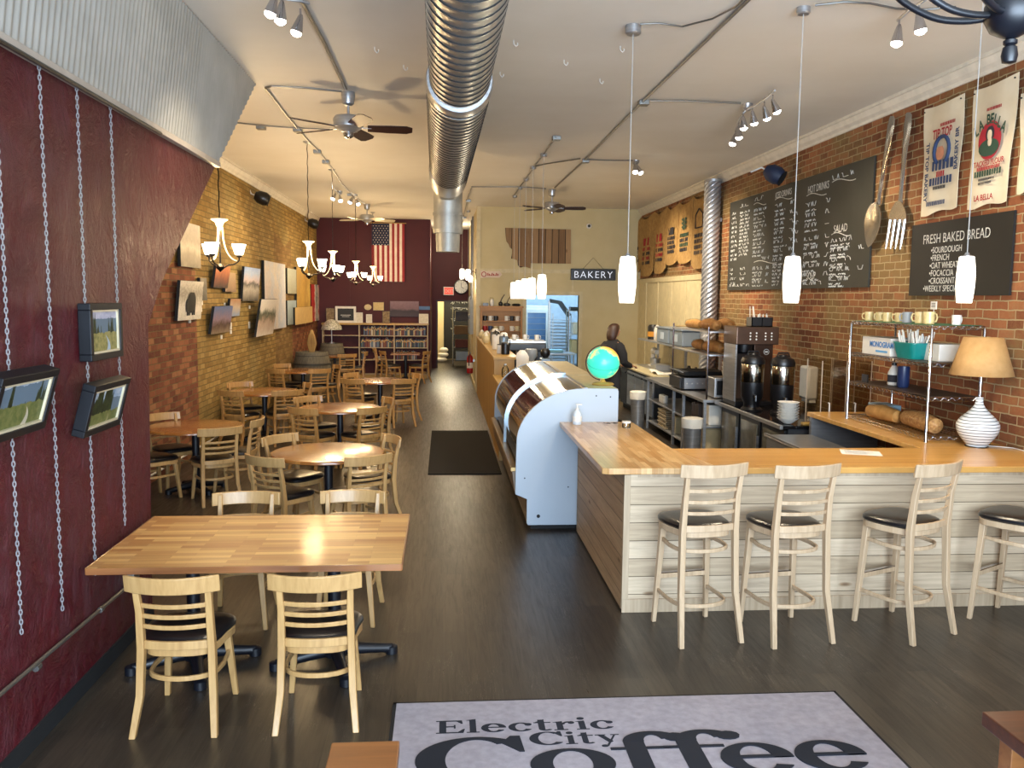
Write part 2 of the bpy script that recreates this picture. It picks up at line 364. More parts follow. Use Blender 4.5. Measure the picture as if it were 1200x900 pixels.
# ================= ROOM SHELL =================
YF=-2.2
struct(MB().bx(LW-.3,RW+.3,YF,32,-.15,0).obj('floor',M['floor'],smooth=False))
struct(MB().bx(LW-.3,RW+.3,YF,32,C,C+.15).obj('ceiling',M['ceiling'],smooth=False))
struct(MB().bx(LW-.25,LW,YF,YB,0,C).obj('wall_left',M['brickL'],smooth=False))
struct(MB().bx(RW,RW+.25,YF,YC,0,C).obj('wall_right',M['brickR'],smooth=False))
# cream partition wall at the back right with kitchen doorway
kx0,kx1,kz=oy(617,346,YC).x,oy(678.5,346,YC).x,2.34
m=MB();m.bx(.78,kx0,YC,YC+.15,0,C);m.bx(kx1,RW,YC,YC+.15,0,C);m.bx(kx0,kx1,YC,YC+.15,kz,C)
struct(m.obj('wall_back_right',M['cream'],smooth=False))
m=MB();w=.09
m.bx(kx0-w,kx0,YC-.02,YC+.16,0,kz+w);m.bx(kx1,kx1+w,YC-.02,YC+.16,0,kz+w);m.bx(kx0,kx1,YC-.02,YC+.16,kz,kz+w)
m.bx(.78,RW,YC-.015,YC,2.86,2.95);m.bx(.765,.86,YC-.02,YC,0,C);m.bx(3.06,3.1,YC-.012,YC,2.43,2.86);m.bx(1.9,1.94,YC-.012,YC,2.43,2.86)
struct(m.obj('trim_1',M['creamtrim'],smooth=False))
# corridor wall running back from the cream wall
struct(MB().bx(.78,.93,YC+.15,YD,0,C).obj('wall_corridor',M['cream'],smooth=False))
m=MB()
for z in (.0,):
    m.bx(.762,.78,YC,YD,0,.12)
m.bx(.765,.78,22.3,22.42,0,C);m.bx(.765,.78,24.6,24.7,0,C)
struct(m.obj('trim_2',M['creamtrim'],smooth=False))
# maroon back wall (bookcase wall), return and door wall
bx1=-.38
m=MB();m.bx(LW-.25,bx1,YB,YB+.2,0,C);struct(m.obj('wall_back',M['maroonflat'],smooth=False))
struct(MB().bx(bx1-.2,bx1,YB+.2,YD,0,C).obj('wall_return',M['maroonflat'],smooth=False))
dx0,dx1,dz=oy(513,352,YD).x,oy(553.5,352,YD).x,2.12
m=MB();m.bx(bx1,dx0,YD,YD+.15,0,C);m.bx(dx1,.93,YD,YD+.15,0,C);m.bx(dx0,dx1,YD,YD+.15,dz,C)
struct(m.obj('wall_door',M['maroonflat'],smooth=False))
m=MB();m.bx(dx0-.05,dx0,YD-.02,YD+.17,0,dz+.05);m.bx(dx1,dx1+.05,YD-.02,YD+.17,0,dz+.05);m.bx(dx0,dx1,YD-.02,YD+.17,dz,dz+.05)
struct(m.obj('door_1',M['maroondark'],smooth=False))
m=MB()   # raised battens on the maroon wall
for x in (-2.62,-1.62,-1.44,-.45): m.bx(x-.02,x+.02,YB-.015,YB,0,C)
m.bx(LW,bx1,YB-.02,YB,0,.12)
struct(m.obj('trim_3',M['maroonflat'],smooth=False))
# room behind the door
struct(MB().bx(-1.2,1.9,31,31.15,0,3).obj('wall_store_back',M['cream'],smooth=False))
struct(MB().bx(-.75,-.6,YD+.15,31,0,3).obj('wall_store_left',plain('pale yellow wall','#e0cf98',.8),smooth=False))
struct(MB().bx(1.5,1.65,YD+.15,31,0,3).obj('wall_store_right',M['cream'],smooth=False))
# kitchen shell
struct(MB().bx(.93,5.4,25.6,25.75,0,C).obj('wall_kitchen_back',M['kblue'],smooth=False))
struct(MB().bx(5.1,5.25,YC+.15,25.6,0,C).obj('wall_kitchen_right',M['kblue'],smooth=False))
# crown moulding, both long walls
def crown(x,d,y0,y1,name):
    pr=[(0,C-.15),(d*.015,C-.15),(d*.03,C-.12),(d*.06,C-.09),(d*.085,C-.035),(d*.1,C-.03),(d*.1,C),(0,C)]
    struct(MB().prism(pr,lambda a,b,w:(x+a,w,b),y0,y1).obj(name,M['crown'],smooth=False))
crown(LW,1,YF,YB,'trim_4');crown(RW,-1,YF,YC,'trim_5')
# pale battened panelling on the right wall near the prep area
m=MB();yp=15.1;m.bx(RW-.03,RW,yp,YC,0,2.72)
for y in (15.15,16.4,17.5,18.6,19.7): m.bx(RW-.045,RW-.03,y-.03,y+.03,0,2.72)
m.bx(RW-.05,RW-.03,yp,YC,2.64,2.74)
struct(m.obj('trim_6',M['creamtrim'],smooth=False))
# shop front behind the viewer: wall with a wide window
m=MB();m.bx(LW-.25,RW+.25,YF-.2,YF,0,.5);m.bx(LW-.25,RW+.25,YF-.2,YF,3.9,C);m.bx(LW-.25,-2.9,YF-.2,YF,.5,3.9);m.bx(4.1,RW+.25,YF-.2,YF,.5,3.9)
struct(m.obj('wall_front',M['cream'],smooth=False))
m=MB()
for x in (-2.9,-.6,1.75,4.05): m.bx(x,x+.07,YF-.15,YF-.05,.5,3.9)
m.bx(-2.9,4.1,YF-.15,YF-.05,2.9,2.97)
w1=struct(m.obj('window_1',M['blackm'],smooth=False))
# ---- maroon stair partition with slanted end ----
pts=[(YF,0),(oz(157,747,0).y,0),(6.05,0),(6.13,2.06),(6.45,2.36),(8.03,3.43),(YF,3.43)]
pts=[(YF,0),(6.03,0),(6.13,2.06),(6.45,2.36),(8.03,3.43),(YF,3.43)]
o=MB().prism(pts,lambda a,b,w:(w,a,b),X0-.16,X0).obj('wall_partition',M['maroon'],smooth=False);struct(o)
m=MB();m.bx(X0,X0+.012,YF,6.03,0,.1);struct(m.obj('baseboard_left',M['blackm'],smooth=False))
# corrugated metal bulkhead above it
def corr():
    m=MB();zt=C;xa,xb=X0+.02,-1.9
    N=int((9.08-YF)/.0113)
    def fn(u,v):
        y=YF+u*(9.08-YF);z0=3.45+max(0,(y-8.03)/1.05)*(C-.012-3.45);z=z0+v*(C-.01-z0);t=(z-3.45)/(C-3.45)
        return (xa+(xb-xa)*t+.008*math.sin(2*PI*y/.068),y,z)
    m.slab(fn,N,1,(-.012,0,0));return m
o=corr().obj('corrugated_panel',M['corr']);tag(o,'galvanized corrugated metal bulkhead above the maroon wall','metal panel')
m=MB();m.prism([(0,3.40),(.05,3.40),(.05,3.445),(0,3.445)],lambda a,b,w:(X0+a,w,b),YF,8.0)
o=m.obj('ledge_strip',plain('pale ledge','#b8ada0',.5),smooth=False,bevel=.004);tag(o,'narrow pale ledge between maroon wall and corrugated metal','trim')
m=MB();m.tube([(X0+.07,YF+.1,3.385),(X0+.07,6.3,3.385)],.012,6);o=m.obj('hanging_rail',M['black']);tag(o,'thin dark picture rail under the corrugated metal','rail')
# steel conduit along the foot of the partition
pa,pb=ox(0,815,X0+.03),ox(148,689,X0+.03)
r=thing('wall_conduit','grey steel conduit running low along the maroon wall','conduit',(0,0,0))
MB().tube([(X0+.025,2.0,.42),(X0+.025,pa.y,pa.z),(X0+.025,pb.y-.05,pb.z),(X0+.025,pb.y+.12,pb.z)],.011,8).obj('pipe',M['conduit'],r)
MB().bx(X0,X0+.045,pb.y+.1,pb.y+.2,pb.z-.05,pb.z+.06).obj('junction_box',M['conduit'],r,bevel=.004)
for yy in (pa.y+.35,pa.y+1.15): MB().tube([(X0+.025,yy,.41),(X0+.025,yy+.04,.41)],.017,8).obj('coupling',M['conduit'],r)
# brick wall conduit
m=MB();m.tube([(LW+.03,9.2,.13),(LW+.03,16.5,.07)],.014,6);o=m.obj('wall_conduit',M['white']);tag(o,'white conduit running low along the tan brick wall','conduit')
M['chainm']=plain('zinc chain','#b4b4b8',.35,.5)
def chain(y,z0,z1,label):
    m=MB();L=.024;n=int((z1-z0)/L)
    for i in range(n):
        z=z1-(i+.5)*L;ph=(i%2)*PI/2+.5
        pts=[]
        for k in range(7):
            a=2*PI*k/7;u=.0062*math.cos(a);w=.0152*math.sin(a);pts.append((X0+.028+u*math.cos(ph),y+u*math.sin(ph),z+w))
        m.tube(pts,.0031,4,True)
    o=m.obj('hanging_chain',M['chainm']);tag(o,label,'chain',group='picture hanging chains')
chain(4.14,.62,3.4,'steel chain at the left edge of the photo, above the leftmost framed landscape')
chain(4.58,.58,3.4,'steel chain hanging just right of the leftmost framed landscape')
chain(5.02,.63,3.4,'steel chain behind the near side of the two stacked framed landscapes')
chain(5.5,.80,3.4,'steel chain behind the far side of the two stacked framed landscapes')
# ---- framed landscapes ----
def framed(y0,y1,z0,z1,xb,xt,artm,label,dep=.07,fw=.038):
    h=z1-z0;w=y1-y0;tilt=math.atan2(xt-xb,h)
    r=thing('framed_painting',label,'painting',(xb,(y0+y1)/2,z0),rot=(0,tilt,0))
    m=MB();
    for a,b,c,d in((-w/2,w/2,0,fw),(-w/2,w/2,h-fw,h),(-w/2,-w/2+fw,fw,h-fw),(w/2-fw,w/2,fw,h-fw)): m.bx(-dep,0,a,b,c,d)
    m.bx(-dep,-dep+.01,-w/2+.01,w/2-.01,.01,h-.01)
    m.obj('frame',plain('black frame','#0a0b10',.5,spec=.3,c2='#101218'),r,smooth=False,bevel=.004)
    m=MB();q=fw;t=.012
    for a,b,c,d in((-w/2+q,w/2-q,q,q+t),(-w/2+q,w/2-q,h-q-t,h-q),(-w/2+q,-w/2+q+t,q+t,h-q-t),(w/2-q-t,w/2-q,q+t,h-q-t)): m.bx(-.02,-.008,a,b,c,d)
    m.obj('inner_fillet',plain('gilt fillet','#cfc3a4',.4),r,smooth=False)
    MB().bx(-.03,-.02,-w/2+q,w/2-q,q,h-q).obj('canvas',artm,r,smooth=False)
    return r
sky='#9fb3c4'
aA=paint('landscape with path',1.3,.5,.5,.3,.34,'#b7ae98')
aB=paint('landscape with stream',4.1,.42,.42,.3,.4,'#9fb0c0',sky=('#8d92b2','#c4c3cf'),grass=('#5a5c30','#a79c62'))
aC=paint('landscape with trees',7.7,.42,.5,.45,.3,'#8c8a60')
b0=ox(108,424,X0+.075);b1=ox(143,355,X0+.075)
framed(b0.y,b1.y,b0.z,b1.z,X0+.075,X0+.075,aB,'black framed landscape with a stream, upper of the two stacked on the maroon wall')
c0=ox(97,517,X0+.08);c1=ox(150,440,X0+.13)
framed(c0.y+.01,c1.y-.02,c0.z+.01,c1.z,X0+.08,X0+.16,aC,'black framed landscape with tall trees, lower of the two stacked, tilted forward')
a1=ox(72,429,X0+.17);a0=ox(52,507,X0+.08)
framed(a1.y-.55,a1.y,a0.z+.02,a1.z,X0+.08,X0+.17,aA,'larger black framed landscape with a path at the left edge, tilted forward',.08)
m=MB();m.bx(X0,X0+.012,4.40,4.43,1.66,1.74);o=m.obj('wall_hook',M['white']);tag(o,'small white hanger on the maroon wall beside the leftmost painting','hook')
# ---- art on the left brick wall ----
def canvas(px,mt,label,name='canvas_painting',dep=.04,tilt=0,cat='painting',dx=.07):
    x0,y0,x1,y1=px;X=LW+dx
    a=ox(x0,y1,X);b=ox(x1,y0,X)
    w=b.y-a.y;h=b.z-a.z
    r=thing(name,label,cat,(X,(a.y+b.y)/2,a.z),rot=(0,tilt,0))
    MB().bx(-dep,0,-w/2,w/2,0,h).obj('stretcher_frame',M['blackm'],r,smooth=False)
    MB().bx(0,.003,-w/2,w/2,0,h).obj('canvas',mt,r,smooth=False)
    return r,w,h
canvas((212,265,234,312),art('pale winter field',[(0,'#6b604f'),(.3,'#a89c88'),(.45,'#d5cbb8'),(.6,'#bdb2a2'),(1,'#dcd4c8')],3,.4,'z',0,.6),'pale snowy landscape canvas hanging highest, behind the near chandelier')
r,w,h=canvas((208,330,234,376),art('speckled winter ground',[(0,'#c9c4ba'),(.3,'#e0dcd2'),(.7,'#8f897e'),(1,'#cbc6bb')],22,.9,'z',0,.5),'black and white painting of a bison standing in snow',tilt=.1)
m=MB();m.ball((.012,0,h*.45),.16,12,(.06,1.25,.95));m.ball((.012,-.17,h*.38),.09,10,(.06,.9,1.1))
for yy in(-.15,-.07,.08,.16): m.beam([(.01,yy,h*.12),(.01,yy,h*.4)],[.01,.01],[.03,.05])
m.obj('bison_figure',M['blackm'],r)
canvas((235,326,242,352),art('dark bird print',[(0,'#15130f'),(.5,'#8c8273'),(1,'#1f1b18')],8,.8),'narrow dark canvas just right of the bison painting')
canvas((250,312,266,337),art('orange horse',[(0,'#2b1a12'),(.4,'#7a3516'),(.7,'#b8602a'),(1,'#c87a3c')],6,.6,'z',0,.35),'small orange and brown canvas below the near chandelier',tilt=.16)
canvas((264,320,276,342),art('brown portrait',[(0,'#6b4a30'),(.5,'#8c6a45'),(1,'#9c7c54')],8,.6,'z',0,.3),'small brown canvas right of the orange canvas')
canvas((284,315,302,353),art('owl and sky',[(0,'#3a332c'),(.35,'#a59c90'),(.5,'#3c3a38'),(.6,'#b9a7a8'),(.8,'#8fa5c8'),(1,'#6f8fc4')],5,.4,'z',0,.6),'canvas with blue sky above a dark bird',tilt=.08)
canvas((247,358,268,392),art('indian horsemen',[(0,'#8c7a66'),(.3,'#4a2f26'),(.5,'#8a7484'),(.8,'#5e6d97'),(1,'#4d639a')],7,.5,'z',0,.45),'small canvas with riders under a purple blue sky',tilt=.16)
canvas((268,350,280,371),art('little canyon',[(0,'#7f95b5'),(.5,'#b3a28f'),(1,'#9a6b42')],9,.5,'z',0,.28),'smallest pale blue and tan canvas behind the riders canvas',tilt=.12)
canvas((311,310,334,388),art('birch abstract',[(0,'#c7b9b6'),(.3,'#b8bfd0'),(.5,'#cfc4bd'),(.75,'#aeb8cc'),(1,'#c8c3c6')],3,1.2,'y',-1,2),'largest pale blue and pink abstract canvas on the brick wall',dep=.05)
canvas((300,350,319,395),art('leaf totem',[(0,'#d8cdbf'),(.4,'#b99f8d'),(.6,'#394a33'),(.8,'#dcd3c8'),(1,'#d9d2ca')],6,.6,'z',0,.65),'white canvas with a leafy plant, overlapping the largest abstract canvas',tilt=.16,dx=.14)
canvas((337,316,347,344),art('grey sky',[(0,'#9a9680'),(.5,'#a7ab9a'),(1,'#8d9695')],4,.6),'small grey green canvas above another beside the yellow canvas')
canvas((337,352,347,381),art('blue meadow',[(0,'#7a817c'),(.5,'#9fb0b8'),(1,'#a9ad96')],4,.6),'small blue grey canvas below the grey green one')
canvas((348,316,363,360),art('golden aspens',[(0,'#b08a3a'),(.4,'#c9a04a'),(.7,'#a8823c'),(1,'#c9a85a')],4,1,'y',-.8,1.6),'golden yellow abstract canvas near the back corner',dep=.05)
canvas((346,359,366,381),plain('tan canvas','#c5a468',.8),'plain tan landscape canvas hung below the golden one',dx=.12)
r,w,h=canvas((365,334,374,377),art('red poster',[(0,'#9c1f1f'),(.3,'#b0252a'),(.45,'#e3ddd6'),(.6,'#1d2140'),(.8,'#d9d3cc'),(1,'#a02024')],6,.7,'y',-.6,1.3),'red white and navy banner in the back left corner',dx=.05)
m=MB();a=ox(291,385,LW);m.bx(LW,LW+.012,a.y,a.y+.12,1.67,1.79);o=m.obj('light_switch',M['white'],bevel=.003);tag(o,'white switch plate on the tan brick wall','switch')
for (px,py) in ((237,355),(223,376),(236,363),(264,357),(260,395),(271,380),(271,384),(271,389),(293,360)):
    a=ox(px,py,LW+.012);o=MB().bx(LW,LW+.012,a.y-.04,a.y+.04,a.z-.03,a.z+.03).obj('price_card',M['paper'],smooth=False)
    tag(o,'small white price card on the brick wall among the paintings','card',group='price cards beside the paintings')
# ---- speakers ----
def speaker(loc,rot,label,bracket):
    r=thing('wall_speaker',label,'speaker',loc,rot=rot)
    MB().lathe([(.02,-.13),(.1,-.12),(.125,-.05),(.115,.06),(.07,.13),(.02,.14)],n=16).obj('speaker_body',M['navy'] if bracket>0 else M['black'],r)
    MB().lathe([(.1,-.128),(.11,-.135),(.02,-.142)],n=16).obj('speaker_grille',M['blackm'],r)
    MB().tube([(0,0,.1),(0,0,.2),(.12,0,.3)],.012,6).obj('bracket',M['white'],r)
a=ox(907,204,RW-.22);speaker(a,(0,math.radians(60),math.radians(-35+180)),'dark blue-black speaker bracketed high on the right brick wall',1)
a=ox(307,232,LW+.2);speaker(a,(0,math.radians(-70),math.radians(10)),'black speaker high on the tan brick wall, nearer of the two',-1)
a=ox(367,262,LW+.2);speaker(a,(0,math.radians(-70),math.radians(10)),'black speaker high on the brick wall near the back corner',-1)
# ================= CEILING SERVICES =================
def duct():
    r=thing('spiral_duct','large spiral galvanized air duct running along the ceiling','duct',(0,0,0))
    def sect(y0,y1,rad,z,x0,x1,name,mt=M['galv'],rings=True):
        P=[];R=[];y=y0;st=.14
        m=MB();n=int((y1-y0)/st)
        for i in range(n+1):
            y=y0+(y1-y0)*i/n;x=x0+(x1-x0)*i/n
            for dy,dr in ((0,.007),(.012,.007),(.02,0),(st-.02,0)) if rings else ((0,0),):
                if y+dy<=y1: P.append((x,y+dy,z));R.append(rad+dr)
        m.tube(P,R,32)
        if rings:
            m.m(1)
            for i in range(n):
                y=y0+(y1-y0)*i/n+.016;x=x0+(x1-x0)*(y-y0)/(y1-y0)
                m.tube([(x+(rad+.0045)*math.cos(2*PI*k/32),y+.045*math.sin(2*PI*k/32),z+(rad+.0045)*math.sin(2*PI*k/32)) for k in range(32)],.0042,4,True)
        return m.obj(name,[mt,M['seam']],r)
    sect(1.5,6.95,.225,3.93,.13,.115,'duct_section');
    MB().tube([(.115,6.75,3.93),(.115,6.8,3.93),(.113,7.0,3.93),(.113,7.05,3.93)],[.25,.262,.262,.25],32).obj('duct_collar',M['steel'],r)
    sect(6.95,12.3,.25,3.92,.113,.06,'duct_section')
    MB().tube([(.062,11.3,3.92),(.06,11.35,3.92),(.055,12.35,3.92),(.055,12.4,3.92)],[.25,.262,.262,.25],32).obj('duct_collar',M['steel'],r)
    P=[(.055,12.35,3.92),(.055,12.6,3.88),(.055,12.75,3.78),(.055,12.8,3.6),(.055,12.8,3.25)]
    MB().tube(P,[.21]*5,28).obj('duct_elbow',M['galv2'],r)
    MB().tube([(.055,12.8,3.5),(.055,12.8,3.46)],[.222,.222],28).obj('duct_collar',M['galv2'],r)
    MB().tube([(.055,12.8,3.26),(.055,12.8,3.2)],[.222,.215],28).obj('duct_collar',M['galv2'],r)
    MB().tube([(.055,12.8,3.22),(.055,12.8,2.93)],[.18,.17],28).obj('duct_outlet',M['galv2'],r)
    for y in (3.5,6.2,9.5,12.0): MB().tube([(.11,y,4.1),(.11,y,C)],.006,5).obj('hanger_rod',M['conduit'],r)
duct()
def fan(px,py,label,ang,wood_,dz=.0,sc=1):
    b=oz(px,py,C);r=thing('ceiling_fan',label,'ceiling fan',(b.x,b.y,C))
    MB().lathe([(.03,-.14),(.06,-.12),(.075,-.03),(.07,0)],n=20).obj('canopy',M['steel'],r)
    MB().cyl((0,0,-.13),(0,0,-.26),.014).obj('downrod',M['steel'],r)
    MB().lathe([(.05,-.42),(.09,-.40),(.155,-.36),(.16,-.28),(.14,-.25),(.04,-.245)],n=24).obj('motor_housing',M['steel'],r)
    MB().lathe([(.02,-.475),(.05,-.46),(.055,-.42),(.05,-.41)],n=16).obj('switch_cup',M['chrome'],r)
    for k in range(5):
        a=math.radians(ang+72*k);c,s=math.cos(a),math.sin(a)
        MB().box((.17*c,.17*s,-.365),(.14,.03,.008),a).obj('blade_arm',M['steel'],r)
        def f(u,v,a=a):
            q=.2+u*.47;w=.062+.014*min(1,u*2);w*= (1 if u<.93 else 1-(u-.93)*6);y=(v*2-1)*w
            z=-.37-y*.3
            return (q*math.cos(a)-y*math.sin(a),q*math.sin(a)+y*math.cos(a),z)
        MB().slab(f,8,2,(0,0,.007)).obj('blade',wood_,r)
    return r
dk=wood('dark walnut fan blade','#3a1c16','#241210','x',.45)
fan(408,108,'brushed steel ceiling fan with dark blades at left of the duct',4,dk)
fan(647,222,'brushed steel ceiling fan right of the duct, in front of the cream wall',-8,dk)
fan(430,239,'ceiling fan with pale blades above the flag, farthest on the left',20,plain('pale fan blade','#cfc0a0',.4))
# conduits and boxes on the ceiling
def cz(x,y): return oz(x,y,C-.02)
def conduit(pts,label,r=.011,boxes=(),name='ceiling_conduit'):
    t=thing(name,label,'conduit',(0,0,0));P=[cz(*p) for p in pts]
    MB().tube(P,r,7).obj('pipe',M['conduit'],t)
    for b in boxes:
        q=oz(b[0],b[1],C);MB().bx(q.x-.055,q.x+.055,q.y-.055,q.y+.055,C-.05,C).obj('junction_box',M['conduit'],t,bevel=.004)
conduit([(352,-40),(353,0),(380,50),(405,104)],'straight steel conduit from the left track light to the near ceiling fan',.016)
conduit([(400,107),(360,103),(318,101),(311,103),(330,128),(348,150),(361,165),(372,176),(390,199),(400,215),(410,226),(417,233),(428,239)],'bent steel conduit linking the chandeliers along the left ceiling',.011,((349,150),(372,176),(382,188),(410,227)))
conduit([(270,143),(306,147),(349,150),(393,152)],'steel conduit crossing the left ceiling between brick wall and fan',.01,((306,147),))
conduit([(880,-3),(820,55),(754,118),(686,187),(650,220)],'long diagonal steel conduit on the right ceiling',.014,((754,118),(686,187)))
conduit([(762,118),(800,118),(868,121)],'short steel conduit feeding the six-head spotlight',.011)
conduit([(686,187),(720,188),(742,188)],'short steel conduit feeding the small twin spotlight',.01)
conduit([(680,186),(660,189),(640,192),(626,195)],'short curved conduit feeding the pendant row',.01)
conduit([(652,160),(638,180),(626,195),(617,209),(609,219),(603,229)],'steel conduit carrying the five small pendants',.01,((652,160),))
conduit([(640,221),(609,219),(580,219),(553,219),(548,232),(543,255),(541,268)],'steel conduit running behind the duct to the corridor',.01,((549,234),(544,254)))
conduit([(750,28),(772,27),(800,31),(835,22),(862,8),(872,-2)],'grey cable from the near pendant canopy',.007)
conduit([(955,6),(990,2),(1020,4),(1050,10),(1085,11),(1120,8)],'grey cable from the middle pendant canopy',.008)
for i,(x,y) in enumerate(((439,55),(473,76),(602,47),(586,84),(661,70),(703,92),(727,54))):
    q=oz(x,y,C);m=MB();m.tube([(q.x,q.y,C),(q.x,q.y,C-.03),(q.x+.02,q.y,C-.05),(q.x+.035,q.y,C-.035),(q.x+.03,q.y,C-.02)],.004,5)
    o=m.obj('ceiling_hook',M['white']);tag(o,'small white hook screwed into the bare ceiling','hook',group='bare ceiling hooks')
# ---- track lights ----
def head(parent,p,d,r=.045):
    d=Vector(d).normalized();p=Vector(p)
    MB().tube([p,p+Vector((0,0,-.04)),p+Vector((0,0,-.05))+d*.02],.008,6).obj('swivel',M['chrome'],parent)
    q=p+Vector((0,0,-.06))
    h=MB();h.tube([q-d*.02,q,q+d*.05,q+d*.11],[.012,.02,r*.7,r],14);hd=h.obj('lamp_head',M['chrome'],parent)
    MB().tube([q+d*.1,q+d*.125,q+d*.14],[r*.88,r*.85,r*.4],14).obj('bulb',M['bulb'],hd)
def track(pts,heads,label,canopy=None,z=C-.07,name='track_light'):
    t=thing(name,label,'spotlight',(0,0,0))
    P=[oz(x,y,z) for x,y in pts];MB().tube(P,.011,8).obj('bar',M['steel'],t)
    if canopy: q=oz(canopy[0],canopy[1],C);MB().lathe([(.03,-.07),(.055,-.04),(.06,0)],(q.x,q.y,C),16).obj('canopy',M['steel'],t)
    for (x,y),d in heads: head(t,oz(x,y,z),d)
    return t
track([(862,152),(867,138),(876,128),(888,122),(899,114),(908,106)],[((862,152),(-.3,0,-1)),((866,143),(.1,.1,-1)),((871,131),(.2,.2,-1)),((882,125),(.3,.2,-1)),((896,119),(.4,.2,-1)),((906,111),(.5,.1,-1))],'curved steel ceiling spotlight bar with six heads',canopy=(876,122))
track([(1052,24),(1068,10),(1090,-4)],[((1054,22),(-.1,0,-1)),((1077,6),(.2,0,-1))],'curved spotlight bar with two lit heads near the black chandelier')
track([(325,-2),(353,1),(362,4)],[((330,-6),(-.1,0,-1)),((352,10),(-.3,0,-1)),((322,-14),(-.3,0,-1))],'left ceiling spotlight bar with round lit heads')
track([(742,188),(748,190)],[((744,189),(0,-.4,-1)),((747,190),(.5,-.2,-1))],'small twin spotlight with bright bulbs above the serving counter',canopy=(745,188))
track([(392,222),(398,228)],[((393,224),(-.5,-.4,-1)),((398,226),(.2,-.4,-1))],'small lit spotlight above the third chandelier',canopy=(398,224))
track([(412,226),(418,232)],[((413,228),(-.5,-.2,-1)),((418,230),(.3,-.3,-1))],'small chrome spotlight near the far left fan',canopy=(416,228))
# ---- chandeliers ----
def chandelier(x,y,label,ang):
    r=thing('chandelier',label,'chandelier',(x,y,2.5),ang)
    br=plain('dark bronze','#1e1814',.4,.6) if 'dbz' not in M else M['dbz'];M['dbz']=br
    cw=plain('cream enamel','#d8cfae',.4) if 'crw' not in M else M['crw'];M['crw']=cw
    MB().lathe([(.004,0),(.012,.01),(.035,.03),(.045,.05),(.03,.075),(.008,.085),(.007,.42),(.02,.44)],n=14).obj('centre_column',br,r)
    MB().lathe([(.012,.42),(.03,.46),(.045,.5),(.085,.525),(.085,.535),(.01,.54)],n=18).obj('top_cup',cw,r)
    for k in range(3):
        a=2*PI*k/3;c,s=math.cos(a),math.sin(a)
        ra=MB().tube(smooth_path([(.03*c,.03*s,.04),(.08*c,.08*s,.07),(.13*c,.13*s,.08),(.18*c,.18*s,.115),(.185*c,.185*s,.16)],4),.008,7).obj('arm',br,r)
        MB().tube(smooth_path([(.03*c,.03*s,.45),(.035*c,.035*s,.34),(.06*c,.06*s,.22),(.11*c,.11*s,.14),(.16*c,.16*s,.115)],4),.007,6).obj('scroll_arm',cw,r)
        MB().lathe([(.014,.15),(.03,.16),(.03,.175),(.015,.18)],(.185*c,.185*s,0),12).obj('socket_cup',br,ra)
        sh=MB().lathe([(.028,.175),(.04,.18),(.05,.21),(.06,.25),(.072,.285),(.069,.285),(.055,.25),(.045,.21),(.035,.19)],(.185*c,.185*s,0),16,cap=False)
        sh.obj('glass_shade',M['shade'],r)
        MB().ball((.185*c,.185*s,.215),.028,10).obj('lamp_bulb',M['bulb'],ra)
    m=MB();n=int((C-3.04)/.05)
    P=[(0.004*math.sin(i*1.7),.004*math.cos(i*1.7),.54+(C-3.04)*i/n) for i in range(n+1)]
    m.tube(P,.006,5).obj('hanging_chain',br,r);MB().lathe([(.02,C-2.5-.03),(.06,C-2.5-.01),(.06,C-2.5)],n=16).obj('ceiling_canopy',M['steel'],r)
    L=bpy.data.lights.new('chandelier_light','POINT');L.energy=46;L.color=(1,.70,.36);L.shadow_soft_size=.14
    lo=bpy.data.objects.new('chandelier_light',L);col.objects.link(lo);lo.location=(x,y,2.5+.36)
for (px,yy,ang,lab) in ((258,9.0,.35,'three-light bronze chandelier nearest the viewer, beside the slanted maroon wall'),(361.7,12.38,.2,'three-light chandelier, second from the viewer in the left row'),(390,15.0,.9,'three-light chandelier, third in the left row'),(417,19.2,.4,'three-light chandelier, fourth in the left row'),(437,22.4,.1,'three-light chandelier, farthest in the left row near the flag')):
    q=oy(px,300,yy);chandelier(q.x,yy,lab,ang)
# ---- glass tube pendants ----
def pendant(x,y,label,zt=2.635,h=.345,r0=.072,e=14,group=None):
    r=thing('pendant_lamp',label,'pendant lamp',(x,y,zt-h),group=group)
    MB().lathe([(r0*(.68+.32*math.sin(PI*(.12+.76*t/12))**1.0-.0),h*t/12) for t in range(13)],n=20,cap=False).obj('glass_shade',M['tubeglow'],r)
    MB().lathe([(r0*.7,h),(r0*.7,h+.006),(.02,h+.012),(.012,h+.03)],n=16).obj('shade_cap',M['steel'],r)
    MB().cyl((0,0,h+.03),(0,0,C-(zt-h)-.04),.0035,n=6).obj('cord',M['cordw'],r)
    MB().lathe([(.05,C-(zt-h)-.07),(.062,C-(zt-h)-.06),(.062,C-(zt-h))] if r0>.07 and y<8 else [(.04,C-(zt-h)-.05),(.05,C-(zt-h)-.04),(.05,C-(zt-h))],n=18).obj('ceiling_canopy',M['steel'],r)
    MB().ball((0,0,h*.4),.03,10).obj('lamp_bulb',M['bulb'],r)
    L=bpy.data.lights.new('pendant_light','POINT');L.energy=e;L.color=(1,.82,.56);L.shadow_soft_size=.06
    lo=bpy.data.objects.new('pendant_light',L);col.objects.link(lo);lo.location=(x,y,zt-h-.08)
for px,yy,lab in ((735,6.85,'white glass tube pendant nearest the display case, left of the three large ones'),(928,6.3,'white glass tube pendant hanging in front of the menu board'),(1131.5,5.75,'white glass tube pendant in front of the bread board')):
    q=oy(px,328,yy);z=oy(px,301,yy).z;z2=oy(px,355,yy).z;pendant(q.x,yy,lab,z,z-z2,.071*yy/6.7,15)
ordn=['nearest','second','third','fourth','farthest']
